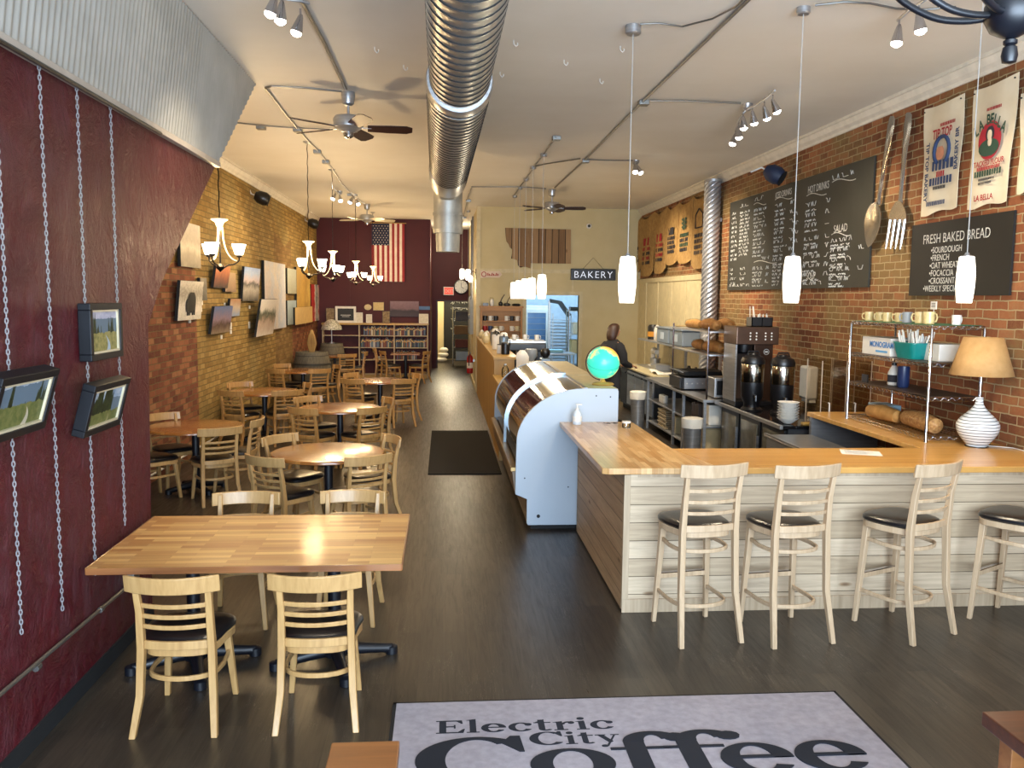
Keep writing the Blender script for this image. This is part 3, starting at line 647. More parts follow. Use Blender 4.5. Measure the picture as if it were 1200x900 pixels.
for i,(bx_,by_,px,t,b) in enumerate(((638,180,635,322,350),(626,195,623,326,350),(617,209,615,327,350),(609,219,608,329,350),(603,229,602,331,350))):
    Y=oz(bx_,by_,C).y;q=oy(px,335,Y);z=oy(px,t,Y).z;z2=oy(px,b,Y).z
    pendant(q.x,Y,ordn[i]+' of the five small white pendants in a row over the tall counter',z,z-z2,.072*1.0,9)
for i,(px,py) in enumerate(((548.5,322),(541.5,321))):
    q=oy(px,py,21.5+i*1.2);pendant(q.x,21.5+i*1.2,['white pendant in the corridor in front of the clock','white pendant deeper in the corridor left of the clock'][i],q.z+.13,.26,.07,8)
# near black chandelier (only its hub and two arms show)
q=oy(1186,18,2.6)
r=thing('chandelier','black chandelier hub with curved arms at the top right corner','chandelier',(q.x,q.y,q.z))
MB().lathe([(.006,-.145),(.02,-.14),(.024,-.12),(.02,-.095),(.013,-.09),(.02,-.085),(.02,-.075),(.012,-.07),(.03,-.062),(.06,-.045),(.078,-.01),(.078,.03),(.06,.07),(.03,.09),(.012,.3),(.012,C-q.z)],n=24).obj('hub',M['iron'],r)
for k,a in enumerate((PI,PI-.5,PI+.6,0,.8)):
    c,s=math.cos(a),math.sin(a)
    MB().tube(smooth_path([(.06*c,.06*s,.0),(.13*c,.13*s,-.002),(.22*c,.22*s,.02),(.32*c,.32*s,.09),(.36*c,.36*s,.17)]),.011,10).obj('arm',M['iron'],r)
q2=None
# ================= SEATING =================
def arc(w,depth,y,n=8): return [(-w/2+w*i/n, y-depth*(1-(2*i/n-1)**2)) for i in range(n+1)]
def make_seat(name,label,cat,wd,stool=False,group=None):
    t=thing(name,label,cat,(0,0,0),0,group)
    sz=.75 if stool else .44;top=1.215 if stool else .85;fx=.205 if stool else .195
    for s in(-1,1):
        MB().beam([(s*(fx+.012),-.285,0),(s*(fx-.008),-.215,sz*.45),(s*(fx-.015),-.195,sz),(s*(fx-.018),-.215,(sz+top)/2),(s*(fx-.012),-.262,top-.012)],[.033,.038,.038,.035,.029],[.033,.04,.046,.037,.028]).obj('leg',wd,t,bevel=.004)
        MB().beam([(s*(fx-.004),.2,0),(s*(fx-.037),.158,sz-.03)],[.03,.042],[.03,.042]).obj('leg',wd,t,bevel=.004)
    yb=lambda z:-.195-.067*max(0,(z-sz)/(top-sz))**1.5
    MB().board(arc(.475,.07,yb(top)+.03,12),.02,top-.09,top,-.014).obj('crest_rail',wd,t,bevel=.005)
    n=3;zs=[sz+.105+ (top-.13-sz-.105)*(i+.15)/n for i in range(n)]
    for z in zs: MB().board(arc(2*fx-.03,.045,yb(z)+.01),.014,z,z+.024,-.004).obj('slat',wd,t,bevel=.003)
    MB().board(arc(2*fx-.03,.03,-.19),.018,sz+.0,sz+.045,0).obj('slat',wd,t,bevel=.003)
    # seat frame and cushion
    def outline(k,n=28):
        P=[]
        for i in range(n):
            a=2*PI*i/n;c,s=math.cos(a),math.sin(a);e=.55
            x=abs(c)**e*math.copysign(1,c);y=abs(s)**e*math.copysign(1,s)
            wx=(.205 if y>0 else .19)+.012*y
            P.append((x*wx*k*1.05,y*.212*k+.005))
        return P
    MB().rings([[(x,y,z) for x,y in outline(k)] for k,z in((.97,sz-.045),(1,sz-.04),(1,sz-.005),(.98,sz))]).obj('seat_frame',wd,t)
    MB().rings([[(x,y,z) for x,y in outline(k)] for k,z in((.97,sz),(1.03,sz+.012),(1.03,sz+.028),(.97,sz+.042),(.8,sz+.05),(.4,sz+.055))]).obj('seat_cushion',M['vinyl'],t)
    def U(z,r=.0):
        xf=fx-.008-.035*z/sz;yf=.195-.04*z/sz;pts=[(-xf,yf)]+[(-(fx-.012),.0)]+[( (fx-.02)*-math.cos(PI*i/10), -.08-.115*math.sin(PI*i/10)) for i in range(0,11)]+[(fx-.012,.0),(xf,yf)]
        MB().board(pts,.016,z,z+.026).obj('stretcher',wd,t,bevel=.003)
    if stool:
        U(.6);U(.225)
        MB().board([(-fx+.02,.178),(fx-.02,.178)],.022,.32,.355).obj('footrest',wd,t,bevel=.003)
        MB().bx(-fx+.04,fx-.04,.166,.191,.355,.362).obj('footrest_plate',M['chrome'],t,smooth=False)
    else: U(.26)
    return t
chair0=make_seat('dining_chair','','chair',M['beech'])
chair_warmlit=make_seat('dining_chair','','chair',M['beech_warmlit'])
stool0=make_seat('bar_stool','','bar stool',M['ash'],True)
used={id(chair0):0,id(chair_warmlit):0,id(stool0):0};u_={'c':0,'d':0,'s':0}
def put(kind,x,y,rz,label,group):
    src={'c':chair0,'d':chair_warmlit,'s':stool0}[kind]
    if u_[kind]==0:
        u_[kind]=1;src.location=(x,y,0);src.rotation_euler=(0,0,rz);src['label']=label;src['group']=group;return src
    return dup(src,(x,y,0),rz,label,group)
def chair_at(kind,crest,face,label,group):   # crest: middle of back rail; face: heading the sitter faces (radians, 0=+Y, ccw)
    fx,fy=-math.sin(face),math.cos(face)
    return put(kind,crest[0]+fx*.27,crest[1]+fy*.27,face,label,group)
def head_to(a,b,tw=0): return math.atan2(-(b[0]-a[0]),b[1]-a[1])+tw
# ---- long table ----
tx0,tx1,ty0,ty1=-1.965,-.238,4.77,5.9
r=thing('long_table','long rectangular butcher block table in the left foreground','table',((tx0+tx1)/2,(ty0+ty1)/2,0))
w,d=(tx1-tx0)/2,(ty1-ty0)/2
MB().bx(-w,w,-d,d,.728,.76).obj('tabletop',[M['blocktop']],r,smooth=False,bevel=.004)
m=MB();m.bx(-w-.003,w+.003,-d-.008,-d,.722,.7605);m.bx(-w-.003,w+.003,d,d+.008,.722,.7605);m.bx(w,w+.008,-d,d,.722,.7605);m.bx(-w-.008,-w,-d,d,.722,.7605)
m.obj('edge_band',M['edge'],r,smooth=False,bevel=.003)
def pedestal(r,x,y,ang,R=.36,cr=.04,zt=.728):
    MB().cyl((x,y,.06),(x,y,zt-.02),cr,n=16).obj('pedestal_column',M['iron'],r)
    m=MB()
    for k in range(4):
        a=ang+k*PI/2;c,s=math.cos(a),math.sin(a)
        m.tube([(x,y,.085),(x+.1*c,y+.1*s,.075),(x+(R-.05)*c,y+(R-.05)*s,.045),(x+R*c,y+R*s,.038)],[.045,.04,.03,.032],10)
        m.lathe([(.02,0),(.038,.004),(.038,.05),(.02,.062)],(x+R*c,y+R*s,0),12)
    m.lathe([(.075,.05),(.08,.09),(.05,.13)],(x,y,0),16)
    m.obj('pedestal_base',M['iron'],r)
    MB().box((x,y,zt-.01),(.4,.4,.02),ang).obj('mounting_plate',M['iron'],r,smooth=False)
pedestal(r,-.42,-.12,.35);pedestal(r,.43,-.12,.3)
chair_at('c',(-1.38,4.34),-.02,'beech ladder-back chair at the near side of the long table, next to the maroon wall','chairs at the long table')
chair_at('c',(-.66,4.34),.03,'beech ladder-back chair at the near side of the long table, toward the aisle','chairs at the long table')
chair_at('c',(-1.42,6.22),PI+.05,'beech chair behind the long table, left one, top rail above the tabletop','chairs at the long table')
chair_at('c',(-.66,6.24),PI-.03,'beech chair behind the long table, right one, top rail above the tabletop','chairs at the long table')
# ---- round tables ----
def rtable(cx,cy,label,ang,R=.545):
    r=thing('round_table',label,'table',(cx,cy,0),0,'round cafe tables')
    MB().lathe([(R-.01,.725),(R,.73),(R,.75),(R-.006,.758),(R-.02,.76)],n=48).obj('tabletop',M['rtop'],r)
    pedestal(r,0,0,ang,.33,.042,.727);return r
def crestmid(px,z=.85):
    p=oz(px[0],px[1],z);q=oz(px[2],px[3],z);return ((p.x+q.x)/2,(p.y+q.y)/2)
TB=[('wall table beside the maroon partition',(-2.86,10.05),'c',[(224,507,269,502,'near right'),(268,488,291,495,'right'),(0,-.52,-.62,'near left'),(173,492,215,487,'far left')]),
 ('nearest aisle table behind the long table',(-1.12,8.36),'c',[(297,533,339,540,'near left'),(394,540,441,530,'near right'),(419,512,452,520,'far right'),(320,520,367,512,'far left')]),
 ('second table along the brick wall',(-2.83,13.75),'d',[(322,463,349,458,'near right'),(263,460,281,465,'near left'),(275,450,308,449,'far left'),(343,450,360,453,'far right')]),
 ('second aisle table',(-1.41,11.75),'d',[(353,477,386,481,'near left'),(421,481,451,478,'near right'),(356,467,392,467,'far left'),(423,468,450,472,'far right')]),
 ('third table along the brick wall',(-2.85,17.6),'d',[(361,435,380,433,'near right'),(381,430,396,431,'far right'),(314,433,328,435,'near left'),(333,428,353,428,'far left')]),
 ('third aisle table',(-1.15,15.6),'d',[(402,445,423,448,'near left'),(461,446,480,445,'near right'),(411,439,433,439,'far left'),(466,440,484,442,'far right')])]
for desc,c,k,chs in TB:
    rtable(c[0],c[1],'round wooden table on a black pedestal, '+desc,.4+c[0])
    for ch in chs:
        if len(ch)==4: mid=(c[0]+ch[1],c[1]+ch[2]);pos=ch[3]
        else: mid=crestmid(ch);pos=ch[4]
        v=Vector((mid[0]-c[0],mid[1]-c[1]));L=v.length
        want={'near left':(-.7,-.72),'near right':(.7,-.72),'far left':(-.68,.73),'far right':(.7,.6),'right':(.95,.1)}[pos]
        wv=Vector(want).normalized();vv=(v.normalized()*.55+wv*.45).normalized() if pos.startswith('near') else (v.normalized()*.3+wv*.7).normalized()
        L=min(max(L,.72),.86);mid=(c[0]+vv.x*L,c[1]+vv.y*L)
        if mid[0]<LW+.12: mid=(LW+.12,mid[1])
        chair_at(k,mid,head_to(mid,c)+random.uniform(-.12,.12),'ladder-back chair, %s side of the %s'%(pos,desc),'chairs at the round tables')
# two far square tables
def sqtable(cx,cy,label,w=.38):
    r=thing('square_table',label,'table',(cx,cy,0))
    MB().bx(-w,w,-w,w,.73,.76).obj('tabletop',M['rtop'],r,smooth=False,bevel=.003);pedestal(r,0,0,.6,.3,.04,.73)
sqtable(-2.75,21.9,'small square wooden table beside the wine barrels')
sqtable(-1.02,23.05,'small square wooden table in front of the bookcase')
chair_at('d',(-3.28,21.35),-1.05,'wooden ladder-back chair left of the square table by the barrels','chairs at the back tables')
chair_at('d',(-2.36,21.25),.35,'wooden ladder-back chair on the near side of the square table by the barrels','chairs at the back tables')
chair_at('d',(-1.98,22.1),1.6,'wooden ladder-back chair right of the square table by the barrels','chairs at the back tables')
chair_at('d',(-1.62,22.55),-1.15,'wooden ladder-back chair left of the table by the bookcase','chairs at the back tables')
chair_at('d',(-.42,22.6),1.15,'wooden ladder-back chair right of the table by the bookcase','chairs at the back tables')
chair_at('d',(-1.88,23.45),-1.6,'wooden ladder-back chair against the bookcase, leftmost of three there','chairs at the back tables')
# ---- barrels ----
def barrel(x,y,label,h=.9,R=.33):
    r=thing('wine_barrel',label,'barrel',(x,y,0))
    MB().lathe([(R*.8,0),(R*.9,h*.2),(R,h*.5),(R*.9,h*.8),(R*.8,h),(R*.76,h),(R*.76,h-.03)],n=28).obj('staves',M['stave'],r)
    for z in (.04,.2,.34,.58,.72,.9):
        q=R*(1-.2*abs(2*z/.94-1)**2)
        MB().lathe([(q*1.0,h*z-.015),(q*1.015,h*z-.015),(q*1.015,h*z+.025),(q*1.0,h*z+.025)],n=28).obj('hoop',M['hoop'],r)
M['stave']=wood('weathered barrel oak','#6f6757','#4f493d','z',.8,s=1.6);M['hoop']=plain('galvanised hoop','#4e4b45',.6,.6)
barrel(-3.03,20.0,'weathered grey wine barrel against the brick wall, nearer of the two',.98,.45)
barrel(-2.95,22.9,'weathered wine barrel in the back left corner carrying a lamp',1.02,.36)
r=thing('table_lamp','carved wooden lamp base with open slats on the nearer barrel','lamp',(-3.03,20.0,.981))
m=MB()
for k in range(10):
    a=2*PI*k/10;m.tube([(.05*math.cos(a),.05*math.sin(a),0),(.1*math.cos(a),.1*math.sin(a),.2),(.06*math.cos(a),.06*math.sin(a),.38),(.012*math.cos(a),.012*math.sin(a),.5)],.012,5)
m.lathe([(.06,0),(.06,.02),(.02,.03)],n=14);m.obj('slatted_body',plain('light rattan','#b08a4c',.6),r)
r=thing('table_lamp','lamp with a beaded metal shade standing on the corner barrel','lamp',(-2.95,22.9,1.021))
MB().lathe([(.08,0),(.08,.02),(.015,.04),(.012,.36)],n=16).obj('lamp_stem',M['steel'],r)
MB().lathe([(.28,.36),(.26,.44),(.17,.56),(.08,.62),(.03,.63)],n=20,cap=False).obj('lamp_shade',plain('mosaic shade','#c9c6b8',.3,c2='#4c4a40',ns=30),r)
# ================= BACK WALL =================
a=oy(379,377,YB-.3);bx0_=-3.32;bx1_=-.45;ztop=1.53
r=thing('bookcase','long low wooden bookcase with three bays along the maroon back wall','bookcase',(bx0_,YB-.02,0))
W=bx1_-bx0_;D=.3;div=[0,1.0,1.93,W]
div=[0,oy(421,400,YB-.3).x-bx0_,oy(462,400,YB-.3).x-bx0_,W]
MB().bx(-.03,W+.03,-D-.02,0,ztop-.05,ztop).obj('top_board',M['pine'],r,smooth=False,bevel=.003)
for i,x in enumerate(div): MB().bx(x-.015,x+.015,-D,0,0,ztop-.05).obj('divider',M['pinetrim'],r,smooth=False)
lev=[.12,.52,.86,1.19]
for i in range(3):
    for z in lev: MB().bx(div[i]+.015,div[i+1]-.015,-D+.005,0,z-.02,z).obj('shelf',M['pinetrim'],r,smooth=False)
MB().bx(.015,W-.015,-D+.01,-D+.03,0,.1).obj('plinth',M['pine'],r,smooth=False)
MB().bx(0,W,-.012,-.002,0,ztop-.05).obj('back_panel',M['maroonflat'],r,smooth=False)
cols=[('dark blue','#1a2440'),('white','#b3aea2'),('red','#5c1a18'),('black','#15151a'),('green','#24402c'),('cream','#b9a77e'),('grey','#5d5d62'),('orange','#7c4420'),('pale blue','#56697e'),('purple','#3c2444'),('brown','#4a2f1e'),('teal','#1f5058')]
bm_={n:plain(n+' book cover',c,.55,ns=20) for n,c in cols}
OR0=['first','second','third','fourth','fifth','sixth','seventh','eighth','ninth','tenth','eleventh','twelfth','thirteenth','fourteenth','fifteenth','sixteenth','seventeenth','eighteenth','nineteenth','twentieth','twenty-first','twenty-second','twenty-third','twenty-fourth','twenty-fifth','twenty-sixth']
tens=['twenty','thirty','forty'];ones=['first','second','third','fourth','fifth','sixth','seventh','eighth','ninth']
OR=OR0[:19]+['twentieth']+['twenty-'+o for o in ones]+['thirtieth']+['thirty-'+o for o in ones]+['fortieth']+['forty-'+o for o in ones]
bk0={}
def books(x0,x1,z,shelf,bay,maxn=45):
    x=x0+.02;n=0
    while x<x1-.05 and n<maxn:
        t=random.choice([.02,.024,.028,.034]);h=random.uniform(.19,.27);d=random.uniform(.14,.18);cn=random.choice(cols)[0]
        key=(t,cn)
        if key not in bk0:
            m=MB();m.bx(-t/2,t/2,-.16,-.157,0,.24);m.bx(-t/2,-t/2+.003,-.157,0,0,.24);m.bx(t/2-.003,t/2,-.157,0,0,.24)
            m.m(1).bx(-t/2+.003,t/2-.003,-.157,-.004,.004,.236);m.m(2).bx(-t/2-.0003,t/2+.0003,-.1606,-.16,.16,.2)
            o=m.obj('book',[bm_[cn],M['paper'],M['pine'] if cn!='cream' else M['ink']],smooth=False);bk0[key]=o
        else: o=bk0[key].copy();col.objects.link(o)
        o.location=(bx0_+x+t/2,YB-.02-.07,z+.0005);o.scale=(1,1,h/.24)
        tag(o,'%s book, %s from the left on the %s shelf of the %s bay'%(cn,OR[n],shelf,bay),'book',group='books in the bookcase')
        x+=t+.003;n+=1
books(div[1]+.1,div[2],lev[3],'top','middle');books(div[2],div[3]-.02,lev[3],'top','right')
books(div[1]+.02,div[2],lev[2],'second','middle');books(div[2]+.02,div[3],lev[2],'second','right')
books(div[2]+.03,div[2]+.75,lev[1],'third','right',20);books(div[1]+.03,div[1]+.2,lev[1],'third','middle',4)
for k,(ww,dz) in enumerate(((.34,0),(.3,.03),(.26,.055))):
    o=MB().bx(-ww/2,ww/2,-.2,0,0,.025).obj('book',bm_[['cream','grey','white'][k]],smooth=False,bevel=.003,loc=(bx0_+div[1]+.55,YB-.06,lev[1]+.001+dz*1.0))
    tag(o,['cream book lying flat, bottom of the small pile in the middle bay','grey book lying flat, middle of the small pile in the middle bay','white book lying flat, top of the small pile in the middle bay'][k],'book',group='books in the bookcase')
def picture(px,Y,label,cat,fm,im,name,fw=.03,dep=.03,im2=None,sit=None):
    a=oy(px[0],px[3],Y);b=oy(px[2],px[1],Y);w=b.x-a.x;h=b.z-a.z;z=a.z if sit is None else sit
    r=thing(name,label,cat,((a.x+b.x)/2,Y,z))
    m=MB();m.bx(-w/2,w/2,0,dep,0,fw);m.bx(-w/2,w/2,0,dep,h-fw,h);m.bx(-w/2,-w/2+fw,0,dep,fw,h-fw);m.bx(w/2-fw,w/2,0,dep,fw,h-fw)
    m.obj('frame',fm,r,smooth=False);MB().bx(-w/2+fw,w/2-fw,.008,dep-.002,fw,h-fw).obj('picture',im,r,smooth=False);return r,w,h
whitef=plain('white frame','#d8d3c6',.5);prn=plain('brown print','#5c452f',.7,c2='#93805c',ns=18);prp=plain('pale print','#b9b2a2',.7,c2='#d3ccba',ns=16)
T=ztop+.001
r,w,h=picture((393,357,417,376),YB-.2,'white framed chalkboard standing on the bookcase','sign',whitef,M['board2'],'framed_chalkboard',.06,sit=T)
MB().bx(-w*.25,w*.25,.006,.008,h*.45,h*.48).obj('chalk_line',M['chalk'],r,smooth=False);MB().bx(-w*.18,w*.18,.006,.008,h*.36,h*.385).obj('chalk_line',M['chalk'],r,smooth=False)
picture((382,357,392,374),YB-.15,'brown picture panel leaning left of the framed chalkboard','picture',M['brown'],prn,'picture_panel',.01,sit=T)
picture((417,364,425,376),YB-.18,'small white framed picture right of the framed chalkboard','picture',whitef,prp,'small_picture',.02,sit=T)
picture((429,367,436,377),YB-.18,'smallest white framed photo standing on the bookcase below the oval plaque','picture',whitef,prp,'small_picture',.025,sit=T)
picture((437,354,450,364),YB-.04,'tan certificate hanging on the maroon wall','plaque',M['brown'],plain('tan certificate','#b39a62',.6,c2='#c4ae7a',ns=20),'wall_certificate',.01)
picture((448,363,457,377),YB-.15,'dark brown picture standing under the certificate','picture',M['brown'],prn,'picture_panel',.012,sit=T)
picture((457,353,491,371),YB-.05,'wide purple-toned panorama photograph on the maroon wall','picture',M['maroondark'],art('train panorama',[(0,'#3c2c34'),(.35,'#2a2028'),(.5,'#6b5058'),(1,'#7d626c')],2.5,.4,'z',0,.45),'panorama_print',.006)
picture((491,359,504,363),YB-.04,'narrow blue sign right of the panorama','sign',plain('blue sign','#3a5a86',.5),plain('blue sign','#3a5a86',.5),'blue_sign',.005)
picture((491,366,502,377),YB-.18,'white framed ship picture at the right end of the bookcase','picture',whitef,prp,'small_picture',.012,sit=T)
a=oy(431,360,YB-.03);m=MB();m.lathe([(.1,0),(.1,.015),(.09,.02)],n=24);o=m.obj('oval_plaque',plain('cream oval','#c2b087',.6),loc=(a.x,YB-.001,a.z),rot=(PI/2,0,0));o.scale=(1,.8,1);tag(o,'small cream oval plaque on the maroon wall','plaque')
# flag, hung vertically
fx0,fx1=oy(435.5,262,YB-.1).x,oy(474,262,YB-.1).x;fzt,fzb=oy(455,262,YB-.1).z,oy(455,330,YB-.1).z
r=thing('american_flag','american flag hanging vertically on the maroon back wall','flag',(fx0,YB-.1,fzb))
fw_,fh=fx1-fx0,fzt-fzb
def fy(x,z): return .02*math.sin(x*14+z*1.5)*(1-z/fh*.7)+.012*math.sin(z*5)
m=MB();NS=13;cw=fw_*7/13
for s_ in range(13):
    for j in range(16):
        for i in range(2):
            xa=fw_*(s_+i/2)/13;xb=fw_*(s_+(i+1)/2)/13;za=fh*j/16;zb=fh*(j+1)/16
            can=s_<7 and za>=fh*.6-1e-6
            m.m(2 if can else (0 if s_%2==0 else 1))
            m.add([(xa,fy(xa,za),za),(xb,fy(xb,za),za),(xb,fy(xb,zb),zb),(xa,fy(xa,zb),zb),(xa,fy(xa,za)+.004,za),(xb,fy(xb,za)+.004,za),(xb,fy(xb,zb)+.004,zb),(xa,fy(xa,zb)+.004,zb)],[(0,1,2,3),(7,6,5,4),(0,4,5,1),(1,5,6,2),(2,6,7,3),(3,7,4,0)])
m.m(1)
for i in range(11):
    for j in range(9):
        if (i+j)%2==0:
            cx=cw*(i+1)/12;cz_=fh*.625+fh*.36*(j+.3)/9;P=[]
            for k in range(10):
                a=PI/2+k*PI/5;rr=.017 if k%2==0 else .007;P.append((cx+rr*math.cos(a),cz_+rr*math.sin(a)))
            m.prism(P,lambda a,b,w:(a,fy(a,b)+w,b),-.004,-.001)
m.obj('flag_cloth',[plain('flag red','#8e1f27',.8),plain('flag white','#d9cfc0',.8),plain('flag blue','#1c2340',.8)],r,smooth=False)
MB().tube([(-.05,0,fh+.015),(fw_+.05,0,fh+.015)],.012,6).obj('flag_pole',M['pine'],r)
# exit sign and clock over the door
a=oy(530,345,YD-.05);b=oy(521,337,YD-.05)
# (a = right/bottom in frame terms)
q0,q1=oy(520.5,345,YD-.06),oy(531,337,YD-.06)
r=thing('exit_sign','small red illuminated exit sign above the corridor door','sign',((q0.x+q1.x)/2,YD-.06,(q0.z+q1.z)/2))
w_,h_=(q1.x-q0.x)/2,(q1.z-q0.z)/2
MB().bx(-w_-.02,w_+.02,0,.05,-h_-.02,h_+.02).obj('housing',M['white'],r,smooth=False)
MB().bx(-w_,w_,-.004,0,-h_,h_).obj('face',emis('exit red',(1,.1,.04),.35,'#c03020'),r,smooth=False)
text('exit_lettering','EXIT',.16,plain('exit letters','#e8c9b8',.5),r,(0,-.005,-.06),(PI/2,0,0),'CENTER',.001)
q=oy(540.5,336,YD-.08);r=thing('wall_clock','round black-rimmed white wall clock above the corridor door','clock',(q.x,YD-.01,q.z),rot=(PI/2,0,0))
MB().lathe([(.22,0),(.235,.02),(.23,.05),(.205,.055),(.205,.03)],n=32,cap=False).obj('rim',M['black'],r);MB().lathe([(.206,.02),(.206,.03)],n=32).obj('dial',plain('clock dial','#e9e6dc',.4),r)
m=MB();m.box((0,.06,.034),(.012,.13,.004));m.box((.04,-.03,.034),(.012,.1,.004),1.0);m.obj('hands',M['black'],r)
m=MB()
for k in range(12):
    a=k*PI/6;m.box((.175*math.sin(a),.175*math.cos(a),.032),(.01,.03,.003),-a)
m.obj('hour_marks',M['black'],r)
# corridor items
r=thing('fire_extinguisher','red fire extinguisher on the corridor wall','fire extinguisher',(.66,21.6,.35))
MB().lathe([(.02,0),(.075,.01),(.08,.04),(.08,.38),(.06,.44),(.025,.47),(.02,.5)],n=16).obj('cylinder',M['red'],r)
MB().box((0,0,.52),(.03,.14,.025)).obj('handle',M['black'],r);MB().tube([(0,-.03,.5),(-.03,-.1,.45),(-.03,-.1,.2)],.012,6).obj('hose',M['black'],r)
MB().bx(-.001,.12,-.03,.03,.3,.36).obj('bracket',M['steel'],r)
MB().lathe([(.0805,.14),(.0805,.28)],n=16,cap=False).obj('label_band',M['paper'],r)
for (y0,y1,z0,z1,lab) in ((22.6,23.3,1.3,2.2,'grey electrical panel on the corridor wall, nearer one'),(23.6,24.2,1.25,2.3,'grey electrical panel on the corridor wall, farther one')):
    r=thing('electrical_panel',lab,'electrical panel',(.779,y0,z0));MB().bx(-.09,0,0,y1-y0,0,z1-z0).obj('cabinet',M['grey'],r,smooth=False,bevel=.004)
    MB().bx(-.1,-.09,.03,y1-y0-.03,.03,z1-z0-.03).obj('door',M['grey'],r,smooth=False,bevel=.003);MB().bx(-.115,-.1,.06,.09,.4,.5).obj('latch',M['black'],r,smooth=False)
m=MB()
for y in (22.8,23.1,23.8,24.1): m.tube([(.75,y,2.2),(.75,y,C-.02)],.018,6)
o=m.obj('corridor_conduit',M['conduit']);tag(o,'bundle of vertical conduits above the corridor panels','conduit')
r=thing('wall_sconce','lit wall lantern with two dark arms on the corridor corner','wall lamp',(.7,20.9,2.85))
MB().tube([(.08,0,0),(0,0,.05),(-.06,0,0),(-.06,0,-.06)],.01,6).obj('arm',M['brown'],r);MB().bx(.06,.08,-.05,.05,-.15,.1).obj('backplate',M['brown'],r);MB().lathe([(.03,-.06),(.055,-.1),(.05,-.2),(.03,-.22)],(-.06,0,0),14).obj('glass_shade',M['shade'],r)
# store room behind door
r=thing('wire_cart','black wheeled wire shelving cart loaded with boxes in the store room','cart',(.62,28.3,0))
for x in(-.32,.32):
    for y in(-.25,.25): MB().cyl((x,y,.1),(x,y,1.95),.016,n=8).obj('post',M['steel'],r)
for z in (.2,.62,1.05,1.5,1.92):
    m=MB();m.bx(-.33,.33,-.26,.26,z-.01,z);m.obj('shelf',M['darkgrey'],r,smooth=False)
for x in(-.3,.3):
    for y in(-.22,.22): MB().tube([(x-.02,y,.055),(x+.02,y,.055)],.055,12).obj('wheel',M['black'],r)
for k,(z,ww,hh,mt) in enumerate(((1.501,.5,.3,M['brown']),(1.051,.55,.28,plain('brown carton','#6a4d2c',.8)),(.621,.5,.26,plain('red carton','#5c2c20',.8)),(.201,.45,.3,M['grey']))):
    o=MB().bx(-ww/2,ww/2,-.2,.2,0,hh).obj('storage_box',mt,smooth=False,bevel=.01,loc=(.62,28.3,z));tag(o,['dark box on the upper shelf of the store room cart','brown carton on the second shelf of the store room cart','reddish carton on the third shelf of the store room cart','grey bin on the lowest shelf of the store room cart'][k],'box')
r=thing('chalkboard_door','tall black chalkboard panel with white scribbles behind the corridor','chalkboard',(.35,30.98,0))
MB().bx(-.35,1.1,-.04,0,.05,2.4).obj('panel',M['blackm'],r,smooth=False)
random.seed(3)
def scrib(m,fn,x0,x1,z,h,st=.02):
    P=[];x=x0
    while x<x1:
        P.append(fn(x,z+random.uniform(0,h)));x+=st*random.uniform(.5,1.2)
    if len(P)>2: m.tube(P,.006 if h>.03 else .004,4)
m=MB()
for z,h in ((2.0,.16),(1.8,.1),(1.45,.08),(1.1,.1)): scrib(m,lambda a,b:(a,-.045,b),-.1,.7,z,h,.03)
m.obj('chalk_marks',M['chalk'],r)
for k,(x,z,s) in enumerate(((-.1,.0,1),(-.02,.17,.85),(.0,.33,.7))):
    o=MB().ball((0,0,.1),.2,12,(1.1,.8,.48)).obj('flour_sack',M['white'],loc=(x,29.9,z+.0));tag(o,['white bag on the floor, bottom of the stack in the store room','white bag in the middle of the stack in the store room','white bag on top of the stack in the store room'][k],'sack');o.scale=(s,s,1)
# floor mats
r=MB().bx(-.2,.75,10.85,14.45,.0,.012).obj('floor_mat',plain('black rubber mat','#0e0d10',.85,spec=.25,c2='#121114',ns=40,bs=220,bst=.5),smooth=False,bevel=.003);tag(r,'plain black rubber mat in the aisle','mat')
# ---- near wooden corners ----
r=thing('wooden_post','square wooden post top with reddish grain at the bottom edge','post',(-.262,2.69,0))
MB().bx(-.09,.09,-.12,.1,0,.72).obj('shaft',M['edge'],r,smooth=False,bevel=.003);MB().bx(-.115,.115,-.26,.125,.72,.76).obj('cap',wood('brown post cap','#8a5428','#6a3c1c','x',.35,.4),r,smooth=False,bevel=.004)
r=thing('corner_table','dark stained thick wooden tabletop corner at the right edge','table',(2.0,2.9,0))
MB().bx(0,.9,-1.1,0,.705,.76).obj('tabletop',wood('dark stained wood','#5a2f1c','#3c1e12','x',.35,.4),r,smooth=False,bevel=.005)
for x,y in ((.08,-.08),(.82,-.08),(.08,-1.02),(.82,-1.02)): MB().bx(x-.035,x+.035,y-.035,y+.035,0,.705).obj('leg',M['edge'],r,smooth=False,bevel=.003)
# ================= RUG WITH LETTERING =================
rx0,rx1,ry1,ry0=-.277,2.285,4.63,2.75
r=thing('entrance_rug','pale grey entrance rug with large navy coffee shop lettering','rug',(0,0,0))
MB().bx(rx0+.02,rx1-.02,ry0+.02,ry1-.02,0,.012).obj('pile',plain('grey carpet pile','#a19aa0',.95,c2='#8f888e',ns=22,bs=260,bst=.5,bd=.004),r,smooth=False)
m=MB();m.bx(rx0,rx1,ry0,ry0+.02,0,.008);m.bx(rx0,rx1,ry1-.02,ry1,0,.008);m.bx(rx0,rx0+.02,ry0,ry1,0,.008);m.bx(rx1-.02,rx1,ry0,ry1,0,.008);m.obj('rubber_edge',M['blackm'],r,smooth=False)
def ring(m,cx,cy,rx,ry,tx,ty,a0,a1,n=26,sk=0):
    O=[];I=[]
    for i in range(n+1):
        a=math.radians(a0+(a1-a0)*i/n);c,s=math.cos(a),math.sin(a)
        O.append((cx+rx*c,cy+ry*s));I.append((cx+(rx-tx)*c*(1 if c<0 else 1),cy+(ry-ty)*s))
    for i in range(n): m.append([O[i],O[i+1],I[i+1],I[i]])
